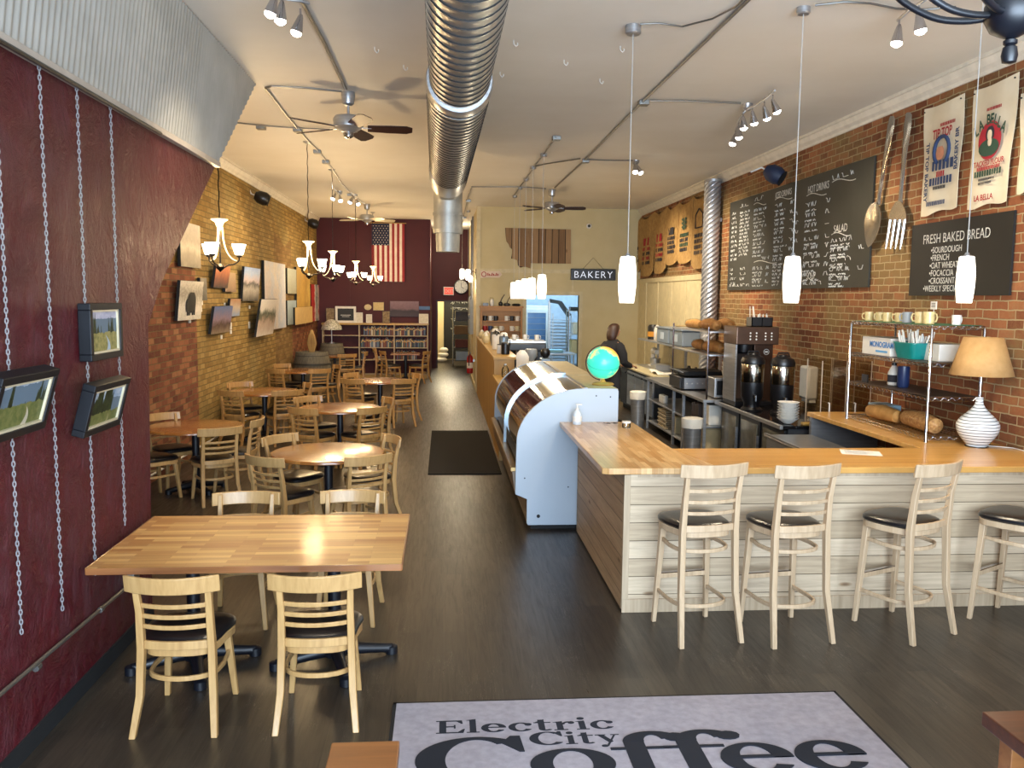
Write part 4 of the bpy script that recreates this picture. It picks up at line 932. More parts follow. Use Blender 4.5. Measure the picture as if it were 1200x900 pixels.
def disc(m,cx,cy,rx,ry=None): m.append([(cx+rx*math.cos(k*PI/6),cy+(ry or rx)*math.sin(k*PI/6)) for k in range(12)])
def R_(m,x0,y0,x1,y1): m.append([(x0,y0),(x1,y0),(x1,y1),(x0,y1)])
def gl(ch):
    m=[];T=.3;t=.08   # unit: x-height 1, cap 1.5
    if ch=='E': R_(m,.15,0,.47,1.5);R_(m,0,0,.6,t);R_(m,0,1.5-t,.6,1.5);R_(m,.4,0,1.25,.1);R_(m,.4,1.4,1.2,1.5);R_(m,.4,.7,.9,.8);m.append([(1.25,0),(1.33,.45),(1.25,.45),(1.0,.1)]);m.append([(1.2,1.5),(1.24,1.1),(1.17,1.1),(.95,1.4)]);R_(m,.82,.55,.9,.95);w=1.4
    elif ch=='l': R_(m,.15,0,.45,1.55);R_(m,0,0,.6,t);m.append([(0,1.5),(.45,1.62),(.45,1.5),(.15,1.45)]);w=.68
    elif ch=='i': R_(m,.15,0,.45,1);R_(m,0,0,.6,t);m.append([(0,.95),(.45,1.06),(.3,.9)]);disc(m,.3,1.33,.18,.15);w=.68
    elif ch=='e': ring(m,.58,.5,.58,.52,.32,.09,0,325,40);R_(m,.25,.5,1.12,.58);w=1.26;m[0:0]=[]
    elif ch=='c': ring(m,.58,.5,.58,.52,.32,.09,50,325,34);disc(m,.93,.78,.17,.15);w=1.2
    elif ch=='o': ring(m,.62,.5,.62,.52,.33,.07,0,360,44);w=1.36
    elif ch=='t': R_(m,.2,.15,.5,1.3);R_(m,0,.92,.8,1.0);ring(m,.52,.2,.32,.22,.14,.12,180,330,14);m.append([(0,.95),(.5,1.35),(.5,.95)]);w=.9
    elif ch=='r': R_(m,.15,0,.45,1);R_(m,0,0,.65,t);m.append([(0,.95),(.45,1.05),(.3,.88)]);ring(m,.72,.68,.3,.32,.12,.12,60,180,12);disc(m,.86,.86,.16,.15);w=1.05
    elif ch=='y': m.append([(.1,1),(.42,1),(.85,.18),(.65,0)]);m.append([(.98,1),(1.08,1),(.55,-.35),(.42,-.35)]);R_(m,0,.93,.55,1);R_(m,.8,.93,1.25,1);disc(m,.35,-.32,.18,.14);w=1.25
    elif ch=='C': ring(m,.95,.75,.95,.79,.46,.09,48,318,44);m.append([(1.5,1.54),(1.66,1.54),(1.7,.98),(1.62,.98),(1.35,1.3)]);w=1.8
    elif ch=='f': R_(m,.2,0,.55,1.25);R_(m,0,0,.8,t);R_(m,-.05,.93,.95,1.0);ring(m,.72,1.2,.52,.36,.36,.12,20,180,22);disc(m,1.12,1.33,.2,.15);w=1.02
    else: w=.5
    return m,w
def word(name,s,x,y,xh,wsc,tot=None):
    P=[];cx=0
    for ch in s: g,w=gl(ch);P.append((g,cx));cx+=w
    k=xh*wsc if tot is None else tot/cx
    m=MB()
    for g,c0 in P:
        for i_,poly in enumerate(g): m.prism([(x+(c0+a)*k,y+b*xh) for a,b in poly],lambda a,b,w:(a,b,w),.0121,.0135+i_*.00002)
    m.obj(name,plain('navy lettering','#0c101c',.95,c2='#111624',ns=8) if 'nl' not in M else M['nl'],r,smooth=False)
word('small_lettering','Electric',-.035,4.262,.088,1,.955)
word('small_lettering','City',.445,4.118,.084,1,.47)
# large word, letters placed one by one
for ch,x0,x1 in (('C',-.135,.41),('o',.425,.845),('f',.86,1.17),('f',1.13,1.45),('e',1.375,1.745),('e',1.755,2.12)):
    LN=globals().get('LN',0)+1;g,w=gl(ch);w0={'C':1.7,'o':1.24,'f':1.02,'e':1.16}[ch];k=(x1-x0)/w0;xh=.27;m=MB()
    for i_,poly in enumerate(g): m.prism([(x0+a*k,3.795+b*xh) for a,b in poly],lambda a,b,w:(a,b,w),.0121,.0150+i_*.00002+LN*.0007)
    m.obj('large_letter',plain('navy lettering','#0c101c',.95),r,smooth=False)
random.seed(11)
# ================= SERVING BAR =================
BX,BY=1.293,5.955
r=thing('serving_bar','L-shaped serving bar clad in whitewashed pine boards, under the worktop','bar counter',(0,0,0))
MB().bx(BX+.02,RW,BY,BY+.1,.1,1.02).obj('front_panel',M['pineX'],r,smooth=False)
MB().bx(BX,BX+.1,BY+.02,8.08,.02,1.02).obj('side_panel',M['pineY'],r,smooth=False)
MB().bx(BX,RW,BY-.012,BY,0,.1).obj('base_board',M['pinetrim'],r,smooth=False,bevel=.003)
MB().bx(BX-.002,BX+.045,BY-.014,BY+.02,.1,1.02).obj('corner_post',M['pinetrim'],r,smooth=False,bevel=.003)
MB().bx(BX+.1,RW,BY-.008,BY,1.0,1.03).obj('top_rail',M['pinetrim'],r,smooth=False)
MB().bx(BX+.1,1.8,BY+.1,8.05,.02,.06).obj('inner_shelf',M['pinetrim'],r,smooth=False)
# worktops
def rounded(x0,x1,y0,y1,r_=.04):
    P=[]
    for cx,cy,a0 in((x1-r_,y1-r_,0),(x0+r_,y1-r_,90),(x0+r_,y0+r_,180),(x1-r_,y0+r_,270)):
        for k in range(5): a=math.radians(a0+k*22.5);P.append((cx+r_*math.cos(a),cy+r_*math.sin(a)))
    return P
zt=1.075;th=.045
o=MB().prism([(1.125,5.93),(1.17,5.9),(1.99,5.9),(1.84,6.7),(1.84,8.19),(1.125,8.19)],lambda a,b,w:(a,b,w),zt-th,zt).obj('worktop',M['blockbar'],smooth=False,bevel=.005);tag(o,'butcher block worktop running from the bar corner to the display case','worktop')
o=MB().prism([(1.992,5.9),(RW,5.9),(RW,8.93),(3.93,8.93),(3.93,6.7),(1.842,6.7)],lambda a,b,w:(a,b,w),zt-th,zt-.0005).obj('worktop',M['blockbarx'],smooth=False,bevel=.004);tag(o,'butcher block worktop along the bar front behind the stools, turning along the brick wall','worktop')
m=MB();m.bx(3.95,RW-.02,8.85,8.9,0,zt-th);o=m.obj('worktop_support',M['steel'],smooth=False);tag(o,'steel end panel under the far end of the worktop along the brick wall','support')
o=MB().bx(3.95,4.0,6.75,6.85,0,zt-th).obj('worktop_support',M['steel'],smooth=False);tag(o,'steel post under the inner corner of the bar worktop','support')
# stools
for (cx,cy,a0,lab) in ((1.765,5.345,.17,'pale wooden bar stool with black seat nearest the bar corner, leftmost of four'),(2.375,5.305,.155,'pale wooden bar stool with black seat, second from the bar corner'),(3.305,5.36,.42,'pale wooden bar stool turned to the left, third from the bar corner'),(4.20,5.40,.52,'pale wooden bar stool cut off by the right edge, fourth from the bar corner')):
    chair_at('s',(cx,cy),a0,lab,'stools along the bar')
# items on the bar
def bottle(name,label,cat,loc,prof,mt,cap=None,group=None,n=18):
    r=thing(name,label,cat,loc,0,group);MB().lathe(prof,n=n).obj('body',mt,r)
    if cap: MB().lathe(cap[0],n=n).obj('cap',cap[1],r)
    return r
r=bottle('hand_sanitizer','clear pump bottle of hand sanitizer on the worktop by the display case','bottle',(1.27,8.02,zt+.001),[(.04,0),(.044,.01),(.044,.09),(.03,.12),(.015,.135)],plain('clear gel','#c9d3dc',.15,c2='#bcc8d2'),([(.016,.135),(.016,.155),(.006,.157),(.006,.185)],M['white']))
MB().bx(-.012,.045,-.008,.008,.183,.195).obj('pump_spout',M['white'],r,bevel=.003);MB().lathe([(.0446,.03),(.0446,.08)],n=18,cap=False).obj('label_band',M['white'],r)
r=bottle('glass_jar','small empty glass jar on the worktop near the eyeglasses','jar',(1.70,7.8,zt+.001),[(.036,0),(.04,.005),(.04,.055),(.038,.06)],M['glass'],([(.041,.045),(.041,.062),(.01,.064)],M['white']))
r=thing('eyeglasses','folded dark eyeglasses lying on the worktop','eyeglasses',(1.6,7.98,zt+.003),.1)
m=MB()
for s in(-1,1): m.tube([(s*.035+.022*math.cos(a*PI/5),.016*math.sin(a*PI/5)+.0,.014) for a in range(10)],.0028,5,True);m.tube([(s*.058,0,.014),(s*.06,.06,.008),(s*.05,.12,.003)],.003,5)
m.tube([(-.012,0,.016),(.012,0,.016)],.003,5);m.obj('frame',M['brown'],r)
a=oz(1010,530,zt);o=MB().box((0,0,0),(.3,.21,.0012)).obj('paper_sheet',M['paper'],smooth=False,loc=(a.x-.02,a.y-.02,zt+.001),rz=-.35);tag(o,'printed white paper sheet lying on the bar worktop','paper')
m=MB()
for k in range(9): m.bx(-.12,.1-.03*(k%3),.075-k*.019,.081-k*.019,.0008,.0012)
o2=m.obj('printed_lines',M['grey'],o,smooth=False)
# ================= DISPLAY CASE =================
cy0,cy1=8.22,11.75
def prof(sc=0):
    P=[]
    P+= [(1.70,1.40),(1.40,1.42)]
    for k in range(1,15):
        a=math.radians(90+k*90/14*.98);P.append((1.36+(.66+sc)*math.cos(a),.86+(.56+sc)*math.sin(a)))
    return P
side=[(1.70,.05),(1.70,1.375),(1.685,1.40),(1.42,1.402)]+[(1.37+.665*math.cos(math.radians(90+k*7)),.86+.542*math.sin(math.radians(90+k*7))) for k in range(0,13)]+[(.703,.70),(.70,.36),(.815,.31),(.815,.07),(.83,.05)]
r=thing('display_case','curved glass refrigerated pastry display case with a white end panel','display case',(0,0,0))
MB().prism(side,lambda a,b,w:(a,w,b),cy0-.035,cy0).obj('end_panel',M['whitelam'],r,smooth=False,bevel=.004)
MB().prism(side,lambda a,b,w:(a,w,b),cy1,cy1+.03).obj('end_panel',M['whitelam'],r,smooth=False)
m=MB()
for x,z,q in ((1.62,1.32,.007),(1.48,1.33,.007),(.79,.52,.007),(1.22,.43,.007),(.93,.14,.018)): m.tube([(x,cy0-.037,z),(x,cy0-.034,z)],q,10)
m.obj('screw',M['blackm'],r)
def shell(name,y0,y1,a0,a1,mt,rx=.655,rz_=.535,t=.006):
    m=MB()
    def fn(u,v):
        a=math.radians(a0+(a1-a0)*u);return (1.37+rx*math.cos(a),y0+(y1-y0)*v,.86+rz_*math.sin(a))
    m.slab(fn,20,1,(0,0,-t));return m.obj(name,mt,r)
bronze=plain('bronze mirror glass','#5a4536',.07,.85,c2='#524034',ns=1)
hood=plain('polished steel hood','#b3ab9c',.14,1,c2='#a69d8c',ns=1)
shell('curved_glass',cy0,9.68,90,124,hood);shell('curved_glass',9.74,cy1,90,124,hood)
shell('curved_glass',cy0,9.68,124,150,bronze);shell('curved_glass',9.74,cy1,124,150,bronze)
shell('front_glass',cy0,cy1,150,184,M['tint'])
m=MB();m.tube([(1.37+.665*math.cos(math.radians(a)),9.71,.86+.547*math.sin(math.radians(a))) for a in range(88,186,6)]+[(.70,9.71,.62)],.022,8,sq=(.045,.03));m.obj('seam_arch',plain('pale blue seam trim','#a9bccb',.25,.4),r)
m=MB();m.bx(1.40,1.70,cy0,9.7,1.375,1.395);m.bx(1.38,1.70,9.7,cy1,1.385,1.402);m.obj('top_panel',M['creamtrim'],r,smooth=False)
MB().bx(1.37,1.40,cy0,cy1,1.385,1.405).obj('top_strip',M['steel'],r,smooth=False)
MB().bx(.655,.72,cy0+.001,cy1,.58,.62).obj('front_sill',plain('brass trim','#a98c5c',.35,.6),r,smooth=False,bevel=.004)
m=MB();m.prism([(.67,.58),(.70,.36),(.82,.30),(.82,.07),(1.66,.07),(1.66,.58)],lambda a,b,w:(a,w,b),cy0,cy1);m.obj('cabinet',plain('warm cabinet panel','#6e5a44',.45,c2='#5f4d3a'),r,smooth=False)
MB().bx(.86,1.64,cy0+.02,cy1,.0,.07).obj('toe_kick',M['blackm'],r,smooth=False)
MB().bx(1.64,1.68,cy0,cy1,.07,1.37).obj('back_panel',M['black'],r,smooth=False)
for z,x in ((.62,.74),(.86,.84),(1.1,.95)): MB().bx(x,1.63,cy0+.03,cy1-.03,z,z+.008).obj('shelf',M['steel'] if z<.7 else M['glass'],r,smooth=False)
k=0
for z,x,nm in ((.629,.9,'bottom'),(.869,1.0,'middle'),(1.109,1.1,'upper')):
    for i in range(6):
        y=8.6+i*.5
        o=MB().lathe([(.02,.0),(.09,.005),(.11,.015),(.112,.018)],n=18).obj('pastry_tray',M['black'],loc=(x,y,z));tag(o,'dark round pastry tray on the %s shelf of the display case'%nm,'tray',group='trays in the display case, %s shelf'%nm)
        o=MB().ball((0,0,.045),.07,10,(1,1,.5)).obj('pastry',M['bread'],loc=(x,y,z+.012));tag(o,'golden pastry on a tray on the %s shelf of the display case'%nm,'pastry',group='pastries in the display case, %s shelf'%nm)
# globe on the case
g=oy(707,425,8.6);zc=g.z;x=g.x
r=thing('globe','lit turquoise world globe on a wooden base on the display case','globe',(x,8.6,1.396))
ng=NT('globe map');ob=ng.obj();f=ng.noise(ng.mp(ob,(1,1,1),(.2,.4,1.3)),4.2,6,.55)
sx=ng.n('ShaderNodeSeparateXYZ');ng.l(ob,sx.inputs[0])
land=ng.math('ADD',f,ng.math('MULTIPLY',ng.math('ABSOLUTE',ng.math('SUBTRACT',sx.outputs[2],zc-1.396)),1.1))
cc=ng.ramp(land,[(.60,'#35b79a'),(.63,'#9fcf8a'),(.66,'#d8c46a'),(.78,'#d99a3c')]);ng.col(cc);ng.l(cc,ng.b.inputs['Emission Color']);ng.b.inputs['Emission Strength'].default_value=.55;ng.pr(.3)
R=.165
gb=MB();gb.lathe([(R*math.cos(math.radians(a)),R*math.sin(math.radians(a))) for a in range(-88,90,8)],(0,0,zc-1.396),32);gb.obj('sphere',ng.m,r)
m=MB();cz0=zc-1.396
m.tube([((R+.004)*math.cos(a*PI/24),(R+.004)*math.sin(a*PI/24)*math.cos(.4),cz0+(R+.004)*math.sin(a*PI/24)*math.sin(.4)*1.0) for a in range(48)],.0018,4,True);m.obj('equator_line',M['teal'],r)
m=MB();m.tube([(.0+.18*math.sin(a),.0,cz0+.18*math.cos(a)) for a in [math.radians(q) for q in range(-170,20,12)]],.006,6);m.obj('meridian_arm',M['brown'],r)
MB().lathe([(.11,0),(.115,.01),(.1,.022),(.03,.03),(.015,.06),(.012,cz0-R)],n=24).obj('base',M['pine'],r)
# ================= COUNTERS BEHIND THE CASE =================
r=thing('service_counter','low golden wood counter between the display case and the tall counter','counter',(0,0,0))
MB().bx(.775,1.6,11.8,13.25,0,1.03).obj('body',M['counterside'],r,smooth=False);MB().bx(.76,1.62,11.79,13.27,1.03,1.07).obj('top',M['pine'],r,smooth=False,bevel=.004)
r=thing('tall_counter','tall golden wood counter running back to the cream wall','counter',(0,0,0))
MB().bx(.785,1.1,13.3,20.3,0,1.31).obj('body',M['counterside'],r,smooth=False);MB().bx(.77,1.16,13.28,20.35,1.31,1.35).obj('top',M['pine'],r,smooth=False,bevel=.004)
r=thing('steel_top_counter','low steel-topped counter behind the tall counter, under the espresso machine','counter',(0,0,0))
MB().bx(1.165,1.75,13.3,18.5,0,.88).obj('low_body',M['darkgrey'],r,smooth=False);MB().bx(1.165,1.8,13.28,18.5,.88,.92).obj('low_top',M['steel'],r,smooth=False)
r=bottle('glass_bottle','small clear glass bottle with cap on the low counter','bottle',(.93,12.9,1.071),[(.05,0),(.055,.01),(.055,.12),(.035,.16),(.02,.18)],M['glass'],([(.022,.18),(.022,.2),(.01,.205)],M['steel']))
M['mugwood']=wood('honey shelf wood','#a8722a','#8f5e20','x',.5)
# mug shelf
a=oy(563,361,YC-.12);b=oy(612,361,YC-.12);mx0,mx1=a.x,b.x;mw=mx1-mx0
r=thing('mug_shelf','honey wood wall shelf filled with mugs beside the kitchen doorway','shelf',(mx0,YC-.021,1.2))
mh=.83
MB().bx(0,.04,-.2,0,0,mh).obj('side',M['mugwood'],r,smooth=False);MB().bx(mw-.04,mw,-.2,0,0,mh).obj('side',M['mugwood'],r,smooth=False)
MB().bx(-.02,mw+.02,-.22,0,mh,mh+.04).obj('top_board',M['mugwood'],r,smooth=False);MB().bx(.04,mw-.04,-.195,-.18,mh-.08,mh).obj('valance',M['mugwood'],r,smooth=False)
lv=[.0,.26,.50]
for z in lv: MB().bx(.04,mw-.04,-.19,0,z,z+.02).obj('shelf',M['mugwood'],r,smooth=False)
MB().bx(.04,mw-.04,-.015,-.005,0,mh).obj('back_panel',M['mugwood'],r,smooth=False)
mcol=[('white',M['white']),('black',M['black']),('red',M['red']),('cream',M['creamtrim']),('brown',M['brown']),('blue',plain('blue glaze','#2c3f66',.3))]
mg={}
def mug(loc,ci,label,group,s=1,rz=None):
    n,mt=mcol[ci]
    if ci not in mg:
        r=thing('mug',label,'mug',loc,rz or 0,group)
        MB().lathe([(.034,0),(.04,.005),(.042,.05),(.043,.095),(.039,.095),(.037,.01)],n=16).obj('cup',mt,r)
        MB().tube([(.04,0,.08),(.062,0,.078),(.07,0,.05),(.06,0,.022),(.04,0,.02)],.006,6).obj('handle',mt,r);mg[ci]=r
    else: r=dup(mg[ci],loc,rz or 0,label,group)
    r.scale=(s,s,s);return r
rows=[(lv[2]+.02,[1,0,1,None,0,1,0],'top'),(lv[1]+.02,[2,5,3,0,None,0,3],'middle'),(lv[0]+.02,[0,3,4,1,0,3,0],'bottom')]
for z,cs,nm in rows:
    for i,ci in enumerate(cs):
        if ci is None: continue
        mug((mx0+.11+i*(mw-.2)/6.2,YC-.021-.1,1.2+z+.0005),ci,'%s mug, %s from the left on the %s shelf of the mug rack'%(mcol[ci][0],OR[i],nm),'mugs on the wall shelf',1.2,random.uniform(-.8,.8))
# things on top of mug shelf
zt2=1.2+mh+.041
for i,(dx,w_,h_,mt,lab,nm) in enumerate(((.12,.13,.07,M['black'],'small black box on the mug shelf, leftmost','box'),(.27,.1,.16,M['white'],'white jar on top of the mug shelf','jar'),(.48,.1,.1,M['black'],'dark coffee grinder with a wooden handle on the mug shelf','grinder'),(.63,.16,.07,M['darkgrey'],'grey scoop with a raised handle on the mug shelf','scoop'),(.85,.2,.06,M['blackm'],'flat black dish at the right end of the mug shelf','dish'))):
    r=thing(nm if nm not in('box',) else 'small_box',lab,nm,(mx0+dx,YC-.12,zt2))
    m=MB()
    if nm in('box',): m.bx(-w_/2,w_/2,-.05,.05,0,h_)
    else: m.lathe([(w_*.35,0),(w_*.5,h_*.3),(w_*.5,h_*.7),(w_*.3,h_)],n=16)
    m.obj('body',mt,r)
    if nm in('grinder','scoop'): MB().tube([(0,0,h_),(.03,0,h_+.08),(.09,0,h_+.17)],.01,6).obj('handle',M['brown'],r)
    if nm=='jar': MB().lathe([(.03,h_),(.045,h_+.02),(.01,h_+.04)],n=14).obj('lid',M['creamtrim'],r)
# coffee service on the tall counter
def airpot(x,y,z,label,mt):
    r=thing('thermal_airpot',label,'thermos',(x,y,z))
    MB().lathe([(.07,0),(.078,.01),(.078,.24),(.07,.27)],n=18).obj('body',mt,r);MB().lathe([(.07,.27),(.06,.31),(.03,.33)],n=18).obj('lid',M['white'] if mt!=M['white'] else M['black'],r)
    MB().tube([(0,-.05,.3),(0,-.12,.29),(0,-.13,.25)],.012,6).obj('spout',M['black'],r);MB().tube([(.075,0,.25),(.11,0,.2),(.11,0,.1),(.078,0,.06)],.008,6).obj('handle',M['black'],r);return r
bluegrey=plain('blue grey steel','#6f7f8f',.35,.5)
airpot(.98,16.4,1.351,'blue-grey thermal airpot farthest back on the tall counter',bluegrey)
airpot(1.02,14.6,1.351,'blue-grey thermal airpot nearest on the tall counter, white lid',bluegrey)
airpot(.93,15.2,1.351,'white thermal pitcher on the tall counter between two grey airpots',M['white'])
for i,(x,y,s) in enumerate(((.85,17.2,1),(.88,18.1,1.1),(.95,18.9,1.1),(.86,19.4,1.0))):
    r=thing('ceramic_jar',['pale ceramic jar on the tall counter nearest the airpots','second pale ceramic jar along the tall counter','third pale ceramic jar along the tall counter','pale ceramic jar at the far end of the tall counter'][i],'jar',(x,y,1.351))
    MB().lathe([(.05*s,0),(.07*s,.04),(.07*s,.1),(.04*s,.15)],n=16).obj('body',M['creamtrim'],r);MB().lathe([(.045*s,.15),(.03*s,.17),(.012,.19)],n=12).obj('lid',M['white'],r)
r=thing('espresso_machine','black and steel espresso machine on the counter behind the display case','espresso machine',(1.45,15.2,.921))
MB().bx(-.33,.33,-.28,.28,.0,.1).obj('drip_tray',M['steel'],r,smooth=False,bevel=.006);MB().bx(-.3,.3,.0,.28,.1,.42).obj('body',M['black'],r,smooth=False,bevel=.01)
MB().bx(-.34,.34,-.28,.28,.42,.56).obj('head',M['black'],r,smooth=False,bevel=.02);MB().bx(-.34,.34,-.26,.26,.56,.6).obj('cup_tray',M['steel'],r,smooth=False,bevel=.005)
for x in(-.17,.17): g2=MB().lathe([(.03,.3),(.04,.32),(.04,.42)],(x,-.15,0),14).obj('group_head',M['chrome'],r);MB().tube([(x,-.18,.32),(x,-.34,.3)],.014,8).obj('portafilter',M['black'],r)
MB().tube([(.31,-.2,.42),(.36,-.25,.25),(.35,-.25,.12)],.007,6).obj('steam_wand',M['chrome'],r)
for i,(x,y) in enumerate(((-.2,0),(0,.05),(.2,-.05))):
    mug((1.45+x,15.2+y,1.5225),0,'white mug on top of the espresso machine, %s'%['left','middle','right'][i],'mugs on the espresso machine',1)
r=thing('bean_grinder','white coffee grinder with a clear hopper beside the espresso machine','grinder',(1.42,13.9,.921))
MB().bx(-.09,.09,-.12,.12,0,.32).obj('body',M['white'],r,smooth=False,bevel=.02);MB().lathe([(.04,.32),(.1,.4),(.1,.5),(.09,.52)],n=18).obj('hopper',M['grey'],r);MB().tube([(0,-.1,.2),(0,-.2,.19)],.015,8).obj('handle',M['black'],r)
r=thing('bean_grinder','blue-grey coffee grinder right of the white grinder','grinder',(1.68,14.1,.921))
MB().bx(-.09,.09,-.12,.12,0,.36).obj('body',bluegrey,r,smooth=False,bevel=.02);MB().lathe([(.04,.36),(.08,.42),(.08,.48),(.05,.52)],n=18).obj('hopper',M['black'],r);MB().tube([(0,-.1,.2),(0,-.2,.19)],.015,8).obj('handle',M['black'],r)
r=thing('paper_towel_roll','crumpled white paper bag standing at the end of the counter','bag',(1.2,13.05,1.071))
m=MB()
R_s=[]
for i,(w_,z) in enumerate(((.085,0),(.095,.1),(.09,.22),(.1,.3),(.07,.36),(.03,.40))):
    R_s.append([((w_+.012*math.sin(j*2.3+i))*math.cos(2*PI*j/14),(w_*.7+.01*math.sin(j*3+i*2))*math.sin(2*PI*j/14),z) for j in range(14)])
m.rings(R_s);m.obj('bag_body',M['paper'],r);r.name='paper_bag'
r=thing('milk_pitcher','tall pale pitcher with a curved handle behind the display case','pitcher',(1.45,13.0,1.071))
MB().lathe([(.05,0),(.055,.02),(.045,.2),(.05,.24),(.047,.24)],n=16).obj('body',M['creamtrim'],r);MB().tube([(.05,0,.2),(.1,0,.18),(.1,0,.06),(.052,0,.05)],.008,6).obj('handle',M['creamtrim'],r)
r=thing('milk_fridge_box','black counter box with a steel front beside the espresso machine','box',(1.42,16.3,.921))
MB().bx(-.3,.3,-.25,.25,0,.5).obj('body',M['black'],r,smooth=False,bevel=.01);MB().bx(-.28,.28,-.26,-.25,.03,.47).obj('front',M['steel'],r,smooth=False);MB().tube([(-.2,-.26,.42),(-.2,-.3,.42),(.2,-.3,.42),(.2,-.26,.42)],.008,6).obj('handle',M['black'],r);r.name='counter_cooler'
for i,(x,y,w_,h_,mt,lab,nm) in enumerate(((1.0,13.9,.07,.2,M['black'],'black canister on the near end of the tall counter','canister'),(.92,14.1,.05,.16,M['white'],'white cup stack on the near end of the tall counter','cup_stack'),(1.05,17.8,.09,.28,M['steel'],'steel canister near the far end of the tall counter','canister'),(1.02,19.8,.08,.14,M['red'],'red tin at the far end of the tall counter','tin'))):
    r=thing(nm,lab,'container',(x,y,1.351));MB().lathe([(w_*.85,0),(w_,.01),(w_,h_*.85),(w_*.9,h_*.88)],n=18).obj('body',mt,r);MB().lathe([(w_*.92,h_*.86),(w_*.92,h_*.95),(w_*.2,h_)],n=18).obj('lid',M['darkgrey'] if mt!=M['darkgrey'] else M['white'],r)
# ================= CREAM WALL DECOR =================
a=oy(592,267,YC);b=oy(669,309,YC)
mt_=planks('weathered sign boards','#a88863','#74573b','#2e2116',3,.16,'z','x',.011,.6,.8,0,True)
# outline of a wooden state map
px=[(592,267),(669,269),(669,309),(622,308.5),(621.5,314.5),(617,313),(613,312.5),(610,314),(607,311),(606,305),(602,303.5),(599,303),(600,297),(600,292),(597.5,290),(596,286),(593.5,283),(592.5,277)]
P=[(oy(x,y,YC-.03).x,oy(x,y,YC-.03).z) for x,y in px]
o=MB().prism(P,lambda a,b,w:(a,w,b),YC-.04,YC-.018).obj('wooden_map',mt_,smooth=False);tag(o,'state-shaped map made of weathered vertical boards on the cream wall','wall art')
a=oy(668.5,328,YC-.05);b=oy(721.5,315.5,YC-.05)
r=thing('bakery_sign','black bakery sign with white tube letters hanging on the cream wall','sign',((a.x+b.x)/2,YC-.03,(a.z+b.z)/2))
w_,h_=(b.x-a.x)/2,(b.z-a.z)/2
MB().bx(-w_,w_,-.05,0,-h_,h_).obj('board',M['black'],r,smooth=False,bevel=.01)
text('bakery_lettering','BAKERY',h_*1.75,emis('white tube letters',(.8,.85,1),.35,'#c8ccd4'),r,(0,-.052,-h_*.62),(PI/2,0,0),'CENTER',.004,1.18,bold=-.004)
q=oy(695,302,YC-.05);MB().tube([(-w_*.45,-.01,h_),(0,-.01,q.z-(a.z+b.z)/2),(w_*.45,-.01,h_)],.004,5).obj('hanging_cord',M['brown'],r)
a=oy(563,326,YC-.03);b=oy(588.5,317,YC-.03)
r=thing('arrow_sign','small cream arrow-shaped sign with red lettering near the wall corner','sign',((a.x+b.x)/2,YC-.018,(a.z+b.z)/2))
w_,h_=(b.x-a.x)/2,(b.z-a.z)/2
MB().prism([(-w_,-h_),(-w_*.5,-h_*.8),(w_*.75,-h_*.8),(w_,0),(w_*.75,h_*.8),(-w_*.5,h_*.8),(-w_,h_)],lambda a,b,w:(a,w,b),-.02,0).obj('arrow_board',plain('pale pink board','#d9c4b0',.6),r,smooth=False)
m=MB();m.tube([(-w_*.68+h_*.6*math.cos(k*PI/6),-.022,h_*.6*math.sin(k*PI/6)) for k in range(12)],.008,4,True)
for k in range(8): m.bx(-w_*.35+k*w_*.13,-w_*.35+k*w_*.13+w_*.08,-.023,-.02,-h_*.35,h_*.35-(k%3)*.02)
m.obj('red_lettering',M['inkred'],r,smooth=False)
q=oy(690,265,YC);r=thing('security_camera','small white dome security camera high on the cream wall','camera',(q.x,YC-.0,q.z),rot=(PI/2,0,0))
MB().lathe([(.06,0),(.065,.02),(.05,.05)],n=20).obj('mount',M['white'],r);MB().lathe([(.035,.05),(.03,.07),(.01,.08)],n=16).obj('lens',M['black'],r)
# ================= KITCHEN =================
r=thing('glass_door_fridge','tall white upright fridge with a glass door in the kitchen','fridge',(2.62,24.2,0))
MB().bx(-.36,.36,0,.7,.05,2.05).obj('body',M['white'],r,smooth=False,bevel=.01)
d_=MB();
for x0,x1,z0,z1 in((-.34,-.26,.15,1.95),(.26,.34,.15,1.95),(-.26,.26,.15,.25),(-.26,.26,1.85,1.95)): d_.bx(x0,x1,-.04,0,z0,z1)
d_=d_.obj('door_frame',M['white'],r,smooth=False);MB().bx(-.26,.26,-.03,-.01,.25,1.85).obj('door_glass',plain('dark blue glass','#55779a',.15,c2='#466485',ns=2),d_,smooth=False)
m=MB()
for k in range(9): m.bx(-.25,.25,-.035,-.031,.35+k*.17,.362+k*.17)
m.obj('shelf_edge',M['grey'],d_,smooth=False);MB().bx(-.3,.3,0,.6,0,.05).obj('plinth',M['black'],r,smooth=False)
r=thing('tray_rack','steel rack holding sheet pans in the kitchen','rack',(3.22,23.6,0))
for x in(-.25,.25):
    for y in(-.3,.3): MB().bx(x-.015,x+.015,y-.015,y+.015,.05,1.85).obj('post',M['steel'],r,smooth=False)
for k in range(14):
    o=MB().bx(-.23,.23,-.3,.3,0,.02).obj('sheet_pan',M['steel'],smooth=False,bevel=.004,loc=(3.22,23.6,.5+k*.09));tag(o,'steel sheet pan, %s from the bottom of the kitchen rack'%OR[k],'tray',group='sheet pans in the kitchen rack')
r=thing('prep_table','stainless steel prep table seen through the kitchen doorway','table',(2.86,21.5,0))
MB().bx(-.42,.42,-.35,.35,.86,.9).obj('top',M['steel'],r,smooth=False,bevel=.004);MB().bx(-.4,.4,-.33,.33,.25,.27).obj('undershelf',M['steel'],r,smooth=False)
for x in(-.38,.38):
    for y in(-.31,.31): MB().cyl((x,y,0),(x,y,.86),.02,n=10).obj('leg',M['steel'],r)
